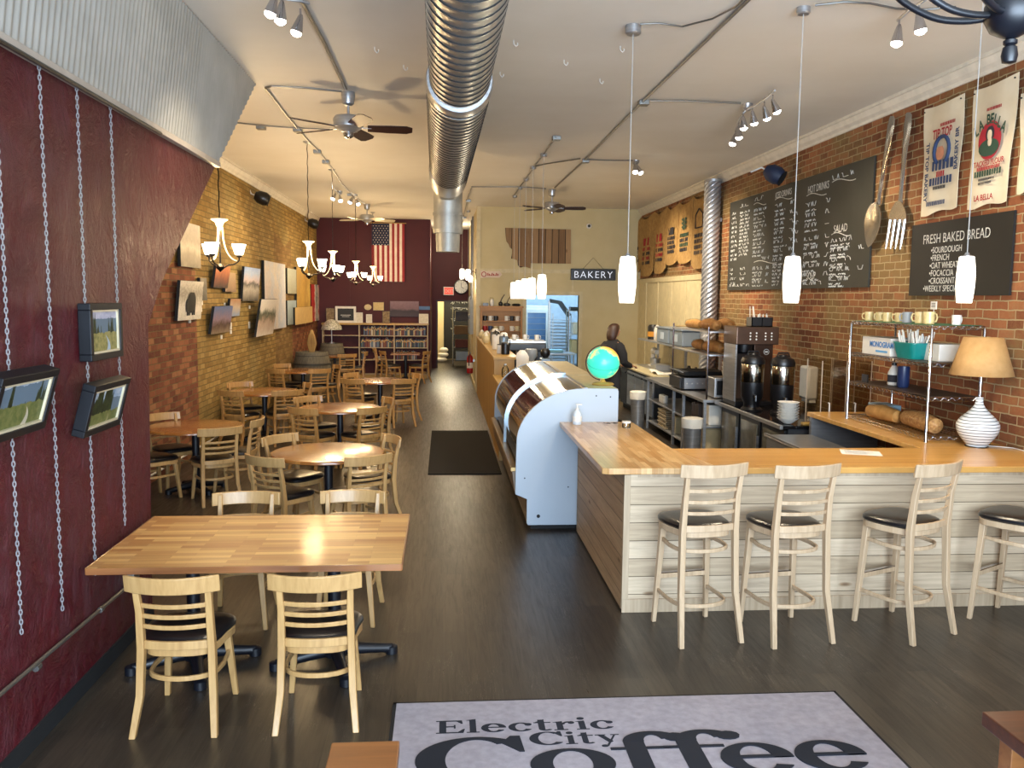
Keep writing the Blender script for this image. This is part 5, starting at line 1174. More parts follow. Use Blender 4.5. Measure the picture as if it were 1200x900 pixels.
o=MB().bx(-.25,.2,-.15,.15,0,.08).obj('parchment_stack',plain('pale blue wrap','#8fc0cf',.4),smooth=False,bevel=.02,loc=(2.8,21.5,.901));tag(o,'pale blue wrapped bundle on the kitchen prep table','package')
r=thing('wire_shelf','steel wire shelving unit at the right of the kitchen doorway','shelving unit',(3.52,22.2,0))
for x in(-.3,.3):
    for y in(-.22,.22): MB().cyl((x,y,0),(x,y,2.0),.014,n=8).obj('post',M['chrome'],r)
for z in(.3,.85,1.35,1.95): MB().bx(-.31,.31,-.23,.23,z-.02,z).obj('shelf',M['steel'],r,smooth=False)
for i,(z,x,w_,h_,mt,lab) in enumerate(((1.951,0,.5,.1,M['black'],'black pan on top of the kitchen shelving'),(1.351,-.05,.25,.3,M['white'],'white container on the kitchen shelving'),(.851,-.05,.35,.35,M['creamtrim'],'cream bin on the kitchen shelving'),(.301,0,.45,.25,bluegrey,'blue tub on the lowest kitchen shelf'))):
    o=MB().bx(-w_/2,w_/2,-.18,.18,0,h_).obj('storage_bin',mt,smooth=False,bevel=.012,loc=(3.52+x,22.2,z));tag(o,lab,'container')
o=MB().bx(-.3,.3,-.2,.2,0,.8).obj('oven_stack',M['darkgrey'],smooth=False,bevel=.01,loc=(4.3,23.9,.9));tag(o,'dark oven at the right side of the kitchen','oven')
r=thing('stacked_chair_ramp','slanted dark steel chute above the tray rack','equipment',(3.12,23.0,1.95));MB().tube([(-.28,0,.25),(0,0,.2),(.25,0,-.15)],.06,sq=(.3,.1)).obj('chute',M['darkgrey'],r);MB().bx(-.32,-.26,-.05,.05,-1.95,.25).obj('post',M['steel'],r);r.name='steel_chute'
# ================= BACK COUNTERS =================
def steelbox(m,x0,x1,y0,y1,z0,z1): m.bx(x0,x1,y0,y1,z0,z1)
# prep fridge
r=thing('prep_fridge','long undercounter prep fridge with a cream cutting board top','fridge',(0,0,0))
MB().bx(3.76,4.66,14.95,17.9,.1,.86).obj('body',M['darkgrey'],r,smooth=False)
MB().bx(3.72,4.05,14.95,17.9,.87,.9).obj('cutting_board',plain('cream cutting board','#c9bd97',.5),r,smooth=False,bevel=.004);MB().bx(4.05,4.66,14.95,17.9,.86,.895).obj('rear_top',M['steel'],r,smooth=False)
for i in range(4):
    y=15.0+i*.73;d_=MB().bx(3.73,3.76,y,y+.69,.15,.82).obj('door',M['steel'] if i<3 else M['darkgrey'],r,smooth=False,bevel=.005);MB().bx(3.70,3.73,y+.05,y+.64,.76,.79).obj('handle',M['black'],d_,smooth=False)
MB().bx(3.8,4.6,15,17.8,0,.1).obj('plinth',M['blackm'],r,smooth=False)
# steel work table with shelves
r=thing('steel_work_table','open stainless work table with shelves holding paper goods','table',(0,0,0))
MB().bx(3.56,4.62,11.45,14.85,.86,.9).obj('top',M['steel'],r,smooth=False,bevel=.004)
for z in(.12,.5): MB().bx(3.6,4.2,11.5,14.8,z,z+.025).obj('shelf',M['steel'],r,smooth=False,bevel=.003)
for y in(11.5,12.55,13.1,14.8):
    MB().bx(3.58,3.62,y-.02,y+.02,0,.86).obj('leg',M['steel'],r,smooth=False);MB().bx(4.5,4.54,y-.02,y+.02,0,.86).obj('leg',M['steel'],r,smooth=False)
for i,(y,z,w_,d2,h_,mt,lab) in enumerate(((13.9,.146,.55,.4,.3,plain('egg tray card','#9c8f78',.9),'tall stack of grey cardboard cup trays under the steel table'),(13.3,.146,.18,.3,.26,M['creamtrim'],'cream carton beside the cup trays under the steel table'),(12.3,.146,.3,.3,.28,plain('kraft bag','#b0874f',.85),'brown kraft bag bundle on the low shelf'),(11.85,.146,.4,.3,.33,plain('pale carton','#c4ad82',.8),'pale upright cartons on the low shelf near the fridges'),(14.2,.526,.3,.25,.14,M['white'],'white cup sleeves on the middle shelf'),(12.2,.526,.35,.3,.25,M['brown'],'row of dark brown packets on the middle shelf'),(11.7,.526,.2,.25,.28,M['paper'],'white paper bag on the middle shelf'))):
    m=MB()
    if i==0:
        for k in range(9): m.bx(-.2+.01*(k%2),.2-.012*(k%3),-w_/2+.01*(k%3),w_/2-.015*(k%2),k*.034,k*.034+.026)
    elif i in(3,5):
        for k in range(4): m.bx(-.15,.15,-w_/2+k*w_/4+.006,-w_/2+(k+1)*w_/4-.006,0,h_-.02*(k%2))
    elif i==4:
        for k in range(3): m.lathe([(.045,0),(.05,.02),(.05,.12),(.04,.13)],(-.1,-.12+k*.11,0),12)
    else: m.bx(-d2/2,d2/2,-w_/2,w_/2,0,h_)
    o=m.obj(['cup_tray_stack','carton','kraft_bag_bundle','carton_row','cup_sleeve_stack','packet_row','paper_bag'][i],mt,smooth=False,bevel=.006,loc=(3.82,y,z));tag(o,lab,'supplies')
# towel & bins at front
for (y,lab) in ((14.75,'grey waste bin with a white cloth, at the end of the steel table'),(11.42,'grey waste bin with a white bag, beside the glass-door fridges')):
    r=thing('waste_bin',lab,'bin',(3.41,y,0));MB().lathe([(.11,0),(.13,.6),(.135,.62),(.13,.64)],n=18).obj('bin_body',M['steel'],r)
    R_s=[[((w_+.012*math.sin(j*2.1+i))*math.cos(2*PI*j/14),(w_+.012*math.sin(j*3.3+i))*math.sin(2*PI*j/14),z) for j in range(14)] for i,(w_,z) in enumerate(((.138,.52),(.145,.6),(.142,.648),(.11,.662),(.04,.655)))]
    MB().rings(R_s).obj('liner',M['paper'],r)
# panini grills on table
r=thing('panini_grill','black twin panini grill with steel control panel on the work table','grill',(3.92,12.95,.901))
MB().bx(-.34,.4,-.32,.32,.02,.2).obj('base',M['black'],r,smooth=False,bevel=.01);MB().bx(-.36,-.34,-.3,.3,.03,.19).obj('control_panel',M['darkgrey'],r,smooth=False)
MB().bx(-.3,.4,-.345,-.32,.03,.19).obj('side_panel',M['steel'],r,smooth=False)
m=MB()
for k in range(8): m.box((-.26+k*.08,-.348,.11),(.02,.004,.02))
m.obj('knob',M['white'],r,smooth=False)
for y in(-.17,.15): MB().bx(-.3,.36,y-.14,y+.14,.22,.29).obj('lid',M['blackm'],r,smooth=False,bevel=.015);MB().tube([(-.3,y-.1,.27),(-.38,y-.1,.3),(-.38,y+.1,.3),(-.3,y+.1,.27)],.01,6).obj('handle',M['steel'],r)
# overshelf with bins
r=thing('overshelf','stainless overshelf above the prep fridge carrying grey bins','shelf',(0,0,0))
MB().bx(4.1,4.62,13.6,17.9,1.42,1.45).obj('board',M['steel'],r,smooth=False,bevel=.003)
for y in(13.7,15.7,17.8): MB().bx(4.5,4.54,y-.02,y+.02,.9,1.42).obj('post',M['steel'],r,smooth=False)
for i,(y,lab) in enumerate(((15.0,'grey lidded plastic bin on the overshelf, nearer of two'),(15.95,'grey lidded plastic bin on the overshelf, farther of two'))):
    r=thing('storage_bin',lab,'bin',(4.34,y,1.451));MB().bx(-.22,.22,-.42,.42,0,.27).obj('tub',M['binlid'],r,smooth=False,bevel=.02);MB().bx(-.24,.24,-.44,.44,.27,.3).obj('lid',M['binlid'],r,smooth=False,bevel=.01)
    MB().bx(-.225,-.22,-.12,.12,.07,.2).obj('paper_label',plain('pale label','#b9c6d4',.6),r,smooth=False)
o=MB().lathe([(.2,0),(.24,.02),(.26,.05),(.25,.055)],n=20).obj('wicker_tray',plain('wicker','#b49a68',.7),loc=(4.38,15.0,1.752));tag(o,'shallow wicker tray on the nearer grey bin','tray')
r=thing('coffee_tin','black and orange canister on the far end of the overshelf','canister',(4.3,17.3,1.451));MB().lathe([(.13,0),(.13,.26),(.1,.3)],n=16).obj('body',M['black'],r);MB().lathe([(.132,.06),(.132,.16)],n=16,cap=False).obj('orange_label',plain('orange label','#c98a2c',.5),r)
for i,(y,mt,h_) in enumerate(((16.95,M['white'],.3),(16.75,M['creamtrim'],.22),(16.55,M['red'],.1))):
    o=MB().lathe([(.06,0),(.07,.02),(.07,h_*.7),(.03,h_)],n=14).obj('condiment_jar',mt,loc=(4.28,y,1.451));tag(o,['white bottle on the overshelf beside the black canister','cream bottle on the overshelf','small red pot on the overshelf next to the grey bins'][i],'jar')
# mixer and things on prep top
r=thing('stand_mixer','white stand mixer with steel bowl on the prep counter','mixer',(4.3,17.2,.896))
MB().bx(-.1,.1,-.16,.16,0,.04).obj('base',M['white'],r,smooth=False,bevel=.01);MB().tube([(0,.12,.02),(0,.12,.25)],.05,12).obj('column',M['white'],r);MB().tube([(0,.16,.3),(0,.05,.33),(0,-.18,.31)],[.05,.07,.05],14).obj('motor_head',M['white'],r);MB().lathe([(.05,.04),(.1,.08),(.11,.18),(.108,.18)],(0,-.06,0),18).obj('bowl',M['steel'],r)
for i,(x,y,w_,d2,h_,mt,lab,nm) in enumerate(((4.2,16.3,.3,.4,.12,M['steel'],'steel food pan with lids on the prep counter','food_pan'),(4.05,15.5,.3,.4,.02,M['paper'],'open white food wrapper spread on the prep counter','food_wrapper'),(4.35,14.9,.12,.12,.2,M['black'],'black canister at the near end of the prep counter','canister'),(4.3,14.3,.1,.1,.22,M['brown'],'brown bottle behind the panini grill','bottle'))):
    if nm in('canister','bottle'): o=MB().lathe([(w_/2,0),(w_/2,h_*.7),(w_*.25,h_*.85),(w_*.22,h_)],n=14).obj(nm,mt,loc=(x,y,.901))
    elif nm=='food_wrapper': o=MB().slab(lambda u,v:(-.2+.4*u,-.35+.7*v,.01+.05*math.sin(u*4+1)*abs(math.sin(v*5))),8,8,(0,0,.003)).obj(nm,mt,loc=(x,y,.901))
    else: o=MB().bx(-w_/2,w_/2,-d2/2,d2/2,0,h_).obj(nm,mt,smooth=False,bevel=.01,loc=(x,y,.897))
    tag(o,lab,'supplies')
# bread rack (chrome shelving on the work table)
r=thing('bread_rack','chrome countertop rack stacked with bagged bread','rack',(3.91,12.4,.901))
for x in(-.29,.29):
    for y in(-.9,.9): MB().cyl((x,y,0),(x,y,1.0),.014,n=8).obj('post',M['chrome'],r)
for z in(.62,.94): MB().bx(-.3,.3,-.91,.91,z-.02,z).obj('shelf',M['steel'],r,smooth=False)
def loaf(x,y,z,ln,rr,label,rz=0,mt=None):
    r=thing('bread_loaf',label,'bread',(x,y,z),rz)
    MB().tube([(0,-ln/2,rr*.6),(0,-ln/2+.03,rr*.85),(0,0,rr),(0,ln/2-.03,rr*.85),(0,ln/2,rr*.6)],[rr*.3,rr*.8,rr,rr*.8,rr*.3],14).obj('crust',mt or M['bread'],r)
    R_s=[[((rr*(1.06+.05*math.sin(j*2.7+i*1.9))*k)*math.cos(2*PI*j/16),yy,rr+(rr*(1.0+.05*math.sin(j*3.1+i))*k)*math.sin(2*PI*j/16)) for j in range(16)] for i,(yy,k) in enumerate(((-ln/2-.03,.3),(-ln/2,.75),(-ln/4,1.02),(0,1.06),(ln/4,1.02),(ln/2,.75),(ln/2+.08,.15)))]
    MB().rings(R_s).obj('plastic_bag',M['acrylic'],r);return r
pale=plain('pale baguette crust','#c79a5c',.8,c2='#a87a3f',ns=12)
loaf(3.78,12.7,1.842,.62,.07,'bagged pale baguette on top of the bread rack, farthest of three',.05,pale)
loaf(3.80,12.0,1.842,.62,.085,'brown bagged loaf on top of the bread rack, nearest the viewer',0)
loaf(4.05,12.1,1.842,.6,.085,'brown bagged loaf on top of the bread rack, against the wall side',-.05)
loaf(3.85,11.95,1.522,.5,.09,'round brown bagged loaf on the lower shelf of the bread rack, nearer one',.2)
loaf(3.85,12.65,1.522,.5,.08,'round brown bagged loaf on the lower shelf of the bread rack, farther one',0)
r=thing('toaster','small steel toaster oven on the counter beside the brewer','toaster',(3.93,11.68,.901))
MB().bx(-.2,.2,-.17,.17,.02,.3).obj('body',M['steel'],r,smooth=False,bevel=.015);MB().bx(-.17,.08,-.18,-.17,.06,.26).obj('door',M['black'],r,smooth=False);MB().box((.14,-.18,.2),(.03,.02,.03)).obj('knob',M['red'],r)
for k in range(4):
    o=MB().lathe([(.05,0),(.055,.01),(.075,.085),(.078,.09),(.072,.088)],n=16).obj('paper_cup_stack',M['paper'],loc=(3.86,11.3-.0,1.25+k*.05) if False else (3.95,11.66,1.202+k*.06));tag(o,['white takeaway bowl on the toaster, bottom of its stack','white takeaway bowl on the toaster, second from the bottom','white takeaway bowl on the toaster, second from the top','white takeaway bowl on the toaster, top of its stack'][k],'bowl')
# coffee counter with glass-door fridges
r=thing('coffee_counter','black topped counter with glass-door fridges below the coffee urns','counter',(0,0,0))
MB().bx(3.72,4.66,9.05,11.35,.865,.9).obj('top',plain('glossy black top','#121214',.12,c2='#17171a'),r,smooth=False);MB().bx(3.685,3.72,9.05,11.35,.86,.905).obj('edge_band',M['steel'],r,smooth=False,bevel=.003)
MB().bx(3.8,4.62,9.1,11.3,.1,.86).obj('body',M['darkgrey'],r,smooth=False)
for i in range(3):
    y=9.12+i*.74;d_=MB().bx(3.765,3.8,y,y+.68,.14,.84).obj('door',M['black'],r,smooth=False,bevel=.004)
    MB().bx(3.755,3.765,y+.07,y+.61,.2,.78).obj('glass_pane',plain('dim fridge glass','#8a8676',.15,c2='#5f5c50',ns=4),d_,smooth=False);MB().bx(3.74,3.765,y+.02,y+.05,.35,.65).obj('handle',M['steel'],d_,smooth=False)
MB().bx(3.9,4.6,9.1,11.3,0,.1).obj('plinth',M['blackm'],r,smooth=False)
# coffee brewer
bxr=4.03;byr=11.0
r=thing('coffee_brewer','tall stainless twin coffee brewer with button panel','coffee machine',(bxr,byr,.901))
MB().bx(-.26,.26,-.22,.25,0,.06).obj('base',M['black'],r,smooth=False,bevel=.006);MB().bx(-.26,.26,.08,.25,.06,.8).obj('column',M['brown'],r,smooth=False,bevel=.006)
MB().bx(-.27,-.245,-.2,.25,.06,.82).obj('side_post',M['steel'],r,smooth=False)
MB().bx(.02,.27,-.1,.1,.06,.8).obj('tank_cover',plain('brown steel','#5c463a',.3,.8),r,smooth=False,bevel=.005)
MB().bx(-.28,.28,-.26,.26,.8,1.03).obj('head',plain('brown brushed steel','#6d574a',.28,.85),r,smooth=False,bevel=.01)
m=MB()
for x in(-.1,-.02,.1,.18):
    for z in(.87,.91,.95): m.tube([(x,-.263,z),(x,-.259,z)],.011,8)
m.obj('button',M['white'],r);MB().lathe([(.09,.68),(.11,.7),(.12,.8)],(-.11,-.06,0),16).obj('brew_basket',M['black'],r)
m=MB();m.tube([(.18+.035*math.cos(k*PI/8),-.102,.7+.035*math.sin(k*PI/8)) for k in range(16)],.004,5,True);m.bx(.16,.2,-.104,-.1,.69,.71);m.obj('round_badge',M['white'],r)
r=thing('utensil_caddy','black caddy with sticks and packets on top of the brewer','caddy',(4.12,10.95,1.932))
m=MB();m.bx(-.14,.14,-.1,.1,0,.01);m.bx(-.14,.14,-.1,-.09,0,.12);m.bx(-.14,.14,.09,.1,0,.12);m.bx(-.14,-.13,-.1,.1,0,.12);m.bx(.13,.14,-.1,.1,0,.12);m.bx(-.005,.005,-.1,.1,0,.12);m.obj('holder',M['black'],r,smooth=False)
m=MB()
for k in range(12): x=-.12+k*.022;m.tube([(x,random.uniform(-.07,.07),.02),(x+random.uniform(-.02,.02),0,random.uniform(.14,.17) if k>2 else .26)],.005,5)
m.obj('stirrers',M['paper'],r)
def urn(px,yy,label):
    q=oy(px,440,yy);r=thing('coffee_urn',label,'coffee urn',(q.x,yy,.901))
    MB().lathe([(.13,0),(.135,.02),(.1,.05),(.1,.1),(.135,.18),(.14,.36)],n=24).obj('base',M['black'],r)
    MB().lathe([(.14,.36),(.142,.365),(.142,.58),(.14,.585)],n=24).obj('steel_band',plain('polished urn steel','#b5b0a6',.16,1,c2='#8f8a80',ns=2,stretch=(6,6,.2)),r)
    MB().lathe([(.145,.585),(.15,.62),(.13,.67),(.06,.70),(.05,.72),(.02,.725)],n=24).obj('lid',M['black'],r)
    MB().tube([(-.02,-.13,.2),(-.02,-.2,.2),(-.02,-.2,.14)],.018,8).obj('faucet',M['black'],r);MB().tube([(-.08,0,.69),(-.06,0,.74),(.06,0,.74),(.08,0,.69)],.01,6).obj('handle',M['black'],r);return r
urn(882,10.35,'black and steel coffee urn in front of the brewer');urn(917,10.05,'black and steel coffee urn right of the other one, toward the paper towel holder')
# bowls stack
for k in range(7):
    o=MB().lathe([(.045,0),(.05,.004),(.115,.055),(.12,.062),(.112,.058)],n=24).obj('ceramic_bowl',M['white'],loc=(3.84,9.22,.906+k*.03));tag(o,'white bowl, %s from the bottom of the stack on the coffee counter'%OR[k],'bowl',group='stacked white bowls')
o=MB().bx(-.1,.12,-.04,.04,0,.03).obj('wooden_brush',M['pine'],smooth=False,bevel=.008,loc=(4.06,9.12,.9005));tag(o,'small wooden board beside the stack of white bowls','board')
# ice bin / sink below
r=thing('steel_ice_bin','stainless ice bin with a flat lid behind the bar','ice bin',(0,0,0))
MB().bx(3.42,3.92,6.85,8.75,.1,.83).obj('body',M['steel'],r,smooth=False,bevel=.006);MB().bx(3.40,3.92,6.83,8.78,.83,.85).obj('lid',plain('dull steel lid','#9a9b9d',.3,.7),r,smooth=False,bevel=.004);MB().bx(3.40,3.43,6.83,8.78,.85,.87).obj('lip',M['steel'],r,smooth=False)
for x,y in ((3.46,6.9),(3.88,6.9),(3.46,8.7),(3.88,8.7)): MB().cyl((x,y,0),(x,y,.1),.02,n=8).obj('leg',M['steel'],r)
o=MB().bx(-.12,.12,-.08,.08,0,.16).obj('blue_bin',plain('blue plastic','#1c3a7a',.4),smooth=False,bevel=.01,loc=(3.8,8.93,0));tag(o,'dark blue bin between the ice bin and coffee counter','bin')
o=MB().lathe([(.02,0),(.09,.005),(.11,.03)],n=18).obj('small_dish',M['grey'],loc=(3.7,7.1,.8505));tag(o,'small grey dish on the ice bin lid','dish')
# acrylic cases
def acase(x0,x1,y0,y1,z,h,label):
    r=thing('acrylic_case',label,'display box',((x0+x1)/2,(y0+y1)/2,z));a,b=(x1-x0)/2,(y1-y0)/2;t=.006
    m=MB();m.bx(-a,a,-b,b,0,t);m.bx(-a,a,-b,b,h-t,h);m.bx(-a,-a+t,-b,b,t,h-t);m.bx(a-t,a,-b,b,t,h-t);m.bx(-a+t,a-t,b-t,b,t,h-t);m.obj('panels',M['acrylic'],r,smooth=False)
    MB().bx(-a+t,a-t,-b,-b+t,t,h-t).obj('door',M['acrylic'],r,smooth=False)
    fe=plain('frosted acrylic edge','#b9a690',.3)
    for sx_ in(-1,1):
        for sy_ in(-1,1): MB().bx(sx_*a-.004,sx_*a+.004,sy_*b-.004,sy_*b+.004,0,h).obj('edge_strip',fe,r,smooth=False)
    MB().tube([(-a*.4,-b-.005,h*.2),(-a*.4,-b-.035,h*.2),(-a*.4,-b-.035,h*.36),(-a*.4,-b-.005,h*.36)],.008,6).obj('handle',M['white'],r)
acase(4.12,4.4,9.02,9.4,.901,.72,'clear acrylic food case with a white handle, left of two');acase(4.42,4.68,9.02,9.4,.901,.72,'clear acrylic food case with a white handle, right of two')
o=MB().bx(-.1,.1,-.12,.12,0,.1).obj('red_tray',M['red'],smooth=False,bevel=.01,loc=(4.53,9.2,.908));tag(o,'red tray inside the right acrylic case','tray')
o=MB().ball((0,0,.04),.06,10,(1.2,1,.6)).obj('pastry',M['paper'],loc=(4.26,9.2,.91));tag(o,'wrapped pale pastry inside the left acrylic case','pastry')
q=ox(943,449,RW-.12);r=thing('paper_towel_dispenser','white paper towel dispenser on the brick wall behind the acrylic cases','dispenser',(RW,q.y,q.z-.2))
MB().bx(-.14,0,-.14,.14,0,.42).obj('housing',M['white'],r,bevel=.03);MB().bx(-.1,-.02,-.12,.12,-.04,0).obj('paper_towel',M['paper'],r,smooth=False)
# ================= CHROME RACK ON THE RETURN WORKTOP =================
ry0,ry1_=6.97,8.42;rxa,rxb=4.13,4.60
r=thing('wire_rack','chrome four-shelf wire rack standing on the worktop against the brick wall','rack',(0,0,0))
for x in(rxa,rxb):
    for y in(ry0,ry1_):
        MB().tube([(x,y,zt),(x,y,zt+.02),(x,y,2.04),(x,y,2.06)],[.016,.0125,.0125,.006],10).obj('post',M['chrome'],r)
rz=[zt+.09,1.47,1.72,1.98]
rz=[oy(1085,512,ry0).z,oy(1090,466,ry0).z,oy(1092,426,ry0).z,oy(1095,382,ry0).z]
for k,z in enumerate(rz):
    m=MB()
    for (ax,ay,bx2,by2) in((rxa,ry0,rxa,ry1_),(rxb,ry0,rxb,ry1_),(rxa,ry0,rxb,ry0),(rxa,ry1_,rxb,ry1_)):
        m.tube([(ax,ay,z),(bx2,by2,z)],.004,5);m.tube([(ax,ay,z-.03),(bx2,by2,z-.03)],.0035,5)
        L=math.hypot(bx2-ax,by2-ay);n=int(L/.035);P=[(ax+(bx2-ax)*i/n,ay+(by2-ay)*i/n,z-.03*(i%2)) for i in range(n+1)];m.tube(P,.0025,4)
    for i in range(1,28): y=ry0+(ry1_-ry0)*i/28;m.tube([(rxa,y,z+.002),(rxb,y,z+.002)],.002,4)
    for x in(rxa+.15,rxa+.3): m.tube([(x,ry0,z-.004),(x,ry1_,z-.004)],.003,4)
    m.obj('wire_shelf',M['chrome'],r)
for k in(1,2): 
    MB().bx(rxa+.01,rxb-.01,ry0+.02,ry1_-.02,rz[k]+.004,rz[k]+.007).obj('shelf_liner',M['brown'],r,smooth=False)
MB().bx(rxa+.01,rxb-.01,ry0+.02,ry1_-.05,rz[3]+.004,rz[3]+.007).obj('shelf_liner',plain('green liner','#2c6a48',.6),r,smooth=False)
z3=rz[3]+.0075
gj=plain('glass mug of cookies','#b8a374',.3,c2='#d6c58f',ns=25)
mcol.append(('glass',gj));mcol.append(('grey',M['grey']))
for i,(px,ci,s) in enumerate(((1020,6,.95),(1033,6,.95),(1048,6,.95),(1056,6,.95),(1066,7,1.05),(1083,6,1.1),(1103,6,1.15),(1121,0,.9))):
    yy=ry1_-.12-(i/7)*(1.25);mug((rxa+.12+.02*(i%2)+(0.0 if i<7 else .12),yy,z3),ci,'%s mug, %s from the left on top of the wire rack'%(mcol[ci][0] if ci!=6 else 'clear filled glass',OR[i]),'mugs on top of the wire rack',s,[2.6,3.3,2.4,2.9,3.1,3.0,-1.2,.3][i])
r=thing('price_sign','tiny white price sign on a stick on top of the wire rack','sign',(4.33,7.3,z3))
MB().tube([(0,0,0),(0,0,.17)],.003,5).obj('stick',M['paper'],r);MB().tube([(0,0,.1),(-.05,.12,.0)],.003,5).obj('stick',M['paper'],r);MB().bx(-.006,0,-.045,.045,.13,.2).obj('card',M['white'],r,smooth=False)
m=MB();
for dz in(.15,.165,.18): m.bx(-.0075,-.006,-.03,.03,dz,dz+.006)
m.obj('ink_lines',M['ink'],r,smooth=False)
z2=rz[2]+.0075
r=thing('cardboard_box','white cardboard carton with blue lettering on the wire rack','box',(4.33,8.0,z2-.003))
MB().bx(-.15,.15,-.27,.27,0,.17).obj('carton',M['white'],r,smooth=False,bevel=.003);text('carton_lettering','MONOGRAM',.075,plain('blue print','#3f7fc0',.6),r,(-.152,.12,.08),(PI/2,0,-PI/2),'LEFT',.0006,1,bold=.002)
m=MB();m.bx(-.152,-.15,-.22,.0,.03,.05);m.obj('blue_stripe',plain('blue print','#5f9fd0',.6),r,smooth=False)
o=MB().bx(-.12,.12,-.12,.12,0,.15).obj('cardboard_box',M['white'],smooth=False,bevel=.003,loc=(4.42,7.25,z2-.003));tag(o,'small white and blue carton behind the teal basket','box')
r=thing('plastic_basket','teal plastic basket full of wrapped straws on the wire rack','basket',(4.28,7.5,z2-.003))
m=MB();m.rings([[(x*a,y*b,z) for x,y in rounded(-1,1,-1,1,.3)] for a,b,z in((.09,.14,0),(.105,.16,.07),(.115,.175,.14),(.12,.182,.14),(.12,.182,.15),(.11,.17,.15),(.085,.135,.01))]);m.obj('basket_body',M['teal'],r)
m=MB()
for k in range(26): x,y=random.uniform(-.07,.07),random.uniform(-.13,.13);m.tube([(x,y,.03),(x*1.3+random.uniform(-.03,.03),y*1.25+random.uniform(-.03,.03),random.uniform(.2,.27))],.008,5)
m.obj('wrapped_straws',M['paper'],r)
z1=rz[1]+.0075
r=bottle('syrup_bottle','white and dark label bottle on the middle shelf of the wire rack','bottle',(4.36,7.97,z1),[(.05,0),(.055,.01),(.055,.12),(.03,.17),(.02,.19)],M['white'],([(.025,.19),(.025,.215),(.01,.22)],M['black']))
MB().lathe([(.0556,.03),(.0556,.1)],n=18,cap=False).obj('dark_label',M['ink'],r)
r=bottle('plastic_cup','dark blue plastic tumbler on the middle shelf of the wire rack','cup',(4.33,7.74,z1),[(.045,0),(.055,.02),(.055,.2),(.05,.2),(.04,.02)],plain('dark blue plastic','#1f2d52',.3))
o=MB().bx(-.005,.005,-.06,.06,0,.08).obj('label_card',M['black'],smooth=False,loc=(4.2,8.22,z1));tag(o,'small black card sign on the middle shelf of the wire rack','sign')
z0=rz[0]+.0045
loaf(4.27,7.95,z0,.5,.075,'bagged pale loaf lying on the lowest shelf of the wire rack',.1,pale)
nutty=plain('seeded loaf','#8f6238',.8,c2='#c9a36c',ns=45,bs=60,bst=.8)
loaf(4.3,7.35,z0,.6,.085,'large bagged seeded loaf at the near end of the lowest rack shelf',-.08,nutty)
o=MB().bx(-.1,.1,-.14,.14,0,.12).obj('cardboard_box',plain('pale blue carton','#b7c3c8',.7,c2='#5f93b0',ns=6),smooth=False,bevel=.004,loc=(4.44,8.26,z0));tag(o,'pale blue food carton at the far end of the lowest rack shelf','box')
# ceramic lamp
q=oz(1151,524,zt);lx,ly=4.38,6.6
q=oz(1152,523,zt);lx,ly=4.45,q.y
r=thing('table_lamp','large striped ceramic lamp with a tan drum shade on the bar corner','lamp',(lx,ly,zt+.001))
pr_=[(.075,0),(.08,.01)];
for k in range(34):
    t_=k/33;z=.012+.40*t_
    if t_<.4: rr=.078+.087*math.sin(t_/.4*PI/2)
    else: q_=(t_-.4)/.6;rr=.028+.137*(.5+.5*math.cos(PI*min(1,q_*1.12)))**1.1
    pr_.append((rr+.0012*(k%2),z))
k=NT('striped ceramic glaze');sx=k.n('ShaderNodeSeparateXYZ');ob=k.obj();k.l(ob,sx.inputs[0]);s_=k.math('SINE',k.math('ADD',k.math('MULTIPLY',sx.outputs[2],250),k.math('MULTIPLY',k.noise(ob,6,3),3.2)))
k.col(k.ramp(s_,[(.0,'#d6dadb'),(.72,'#cfd3d3'),(.86,'#2c2a2c')]));k.pr(.3,0,.5)
MB().lathe(pr_,n=36).obj('ceramic_body',k.m,r);MB().lathe([(.09,-.0005),(.09,.006)],n=30).obj('foot',M['black'],r)
MB().cyl((0,0,.41),(0,0,.88),.014,n=10).obj('stem',M['chrome'],r)
sh_=MB().lathe([(.245,.60),(.15,.91)],n=40,cap=False);kk=plain('tan paper shade','#b58f5c',.8,c2='#a8824f',ns=16);o=sh_.obj('lamp_shade',kk,r);sm=o.modifiers.new('thick','SOLIDIFY');sm.thickness=.003
m=MB()
for a in range(3): m.tube([(0,0,.88),(.152*math.cos(a*2.09),.152*math.sin(a*2.09),.90)],.003,4)
m.obj('shade_spider',M['steel'],r)
m=MB();m.tube([(lx+.06,ly,zt+.006),(lx+.15,ly-.05,zt+.006),(RW-.03,ly-.12,zt+.006),(RW-.02,6.0,zt+.006)],.004,6);o=m.obj('lamp_cord',M['white']);tag(o,'white lamp cord running along the worktop at the brick wall','cord')
o=MB().bx(-.03,0,-.05,.05,0,.13).obj('outlet_box',M['black'],smooth=False,bevel=.004,loc=(RW,6.2,1.42));tag(o,'black outlet box on the brick wall at the right edge','outlet')
# ================= RIGHT WALL =================
X=RW
def wx(px,py): q=ox(px,py,RW-.02);return q
def wallthing(name,label,cat,pxl,pyb): q=wx(pxl,pyb);return thing(name,label,cat,(RW,q.y,q.z))
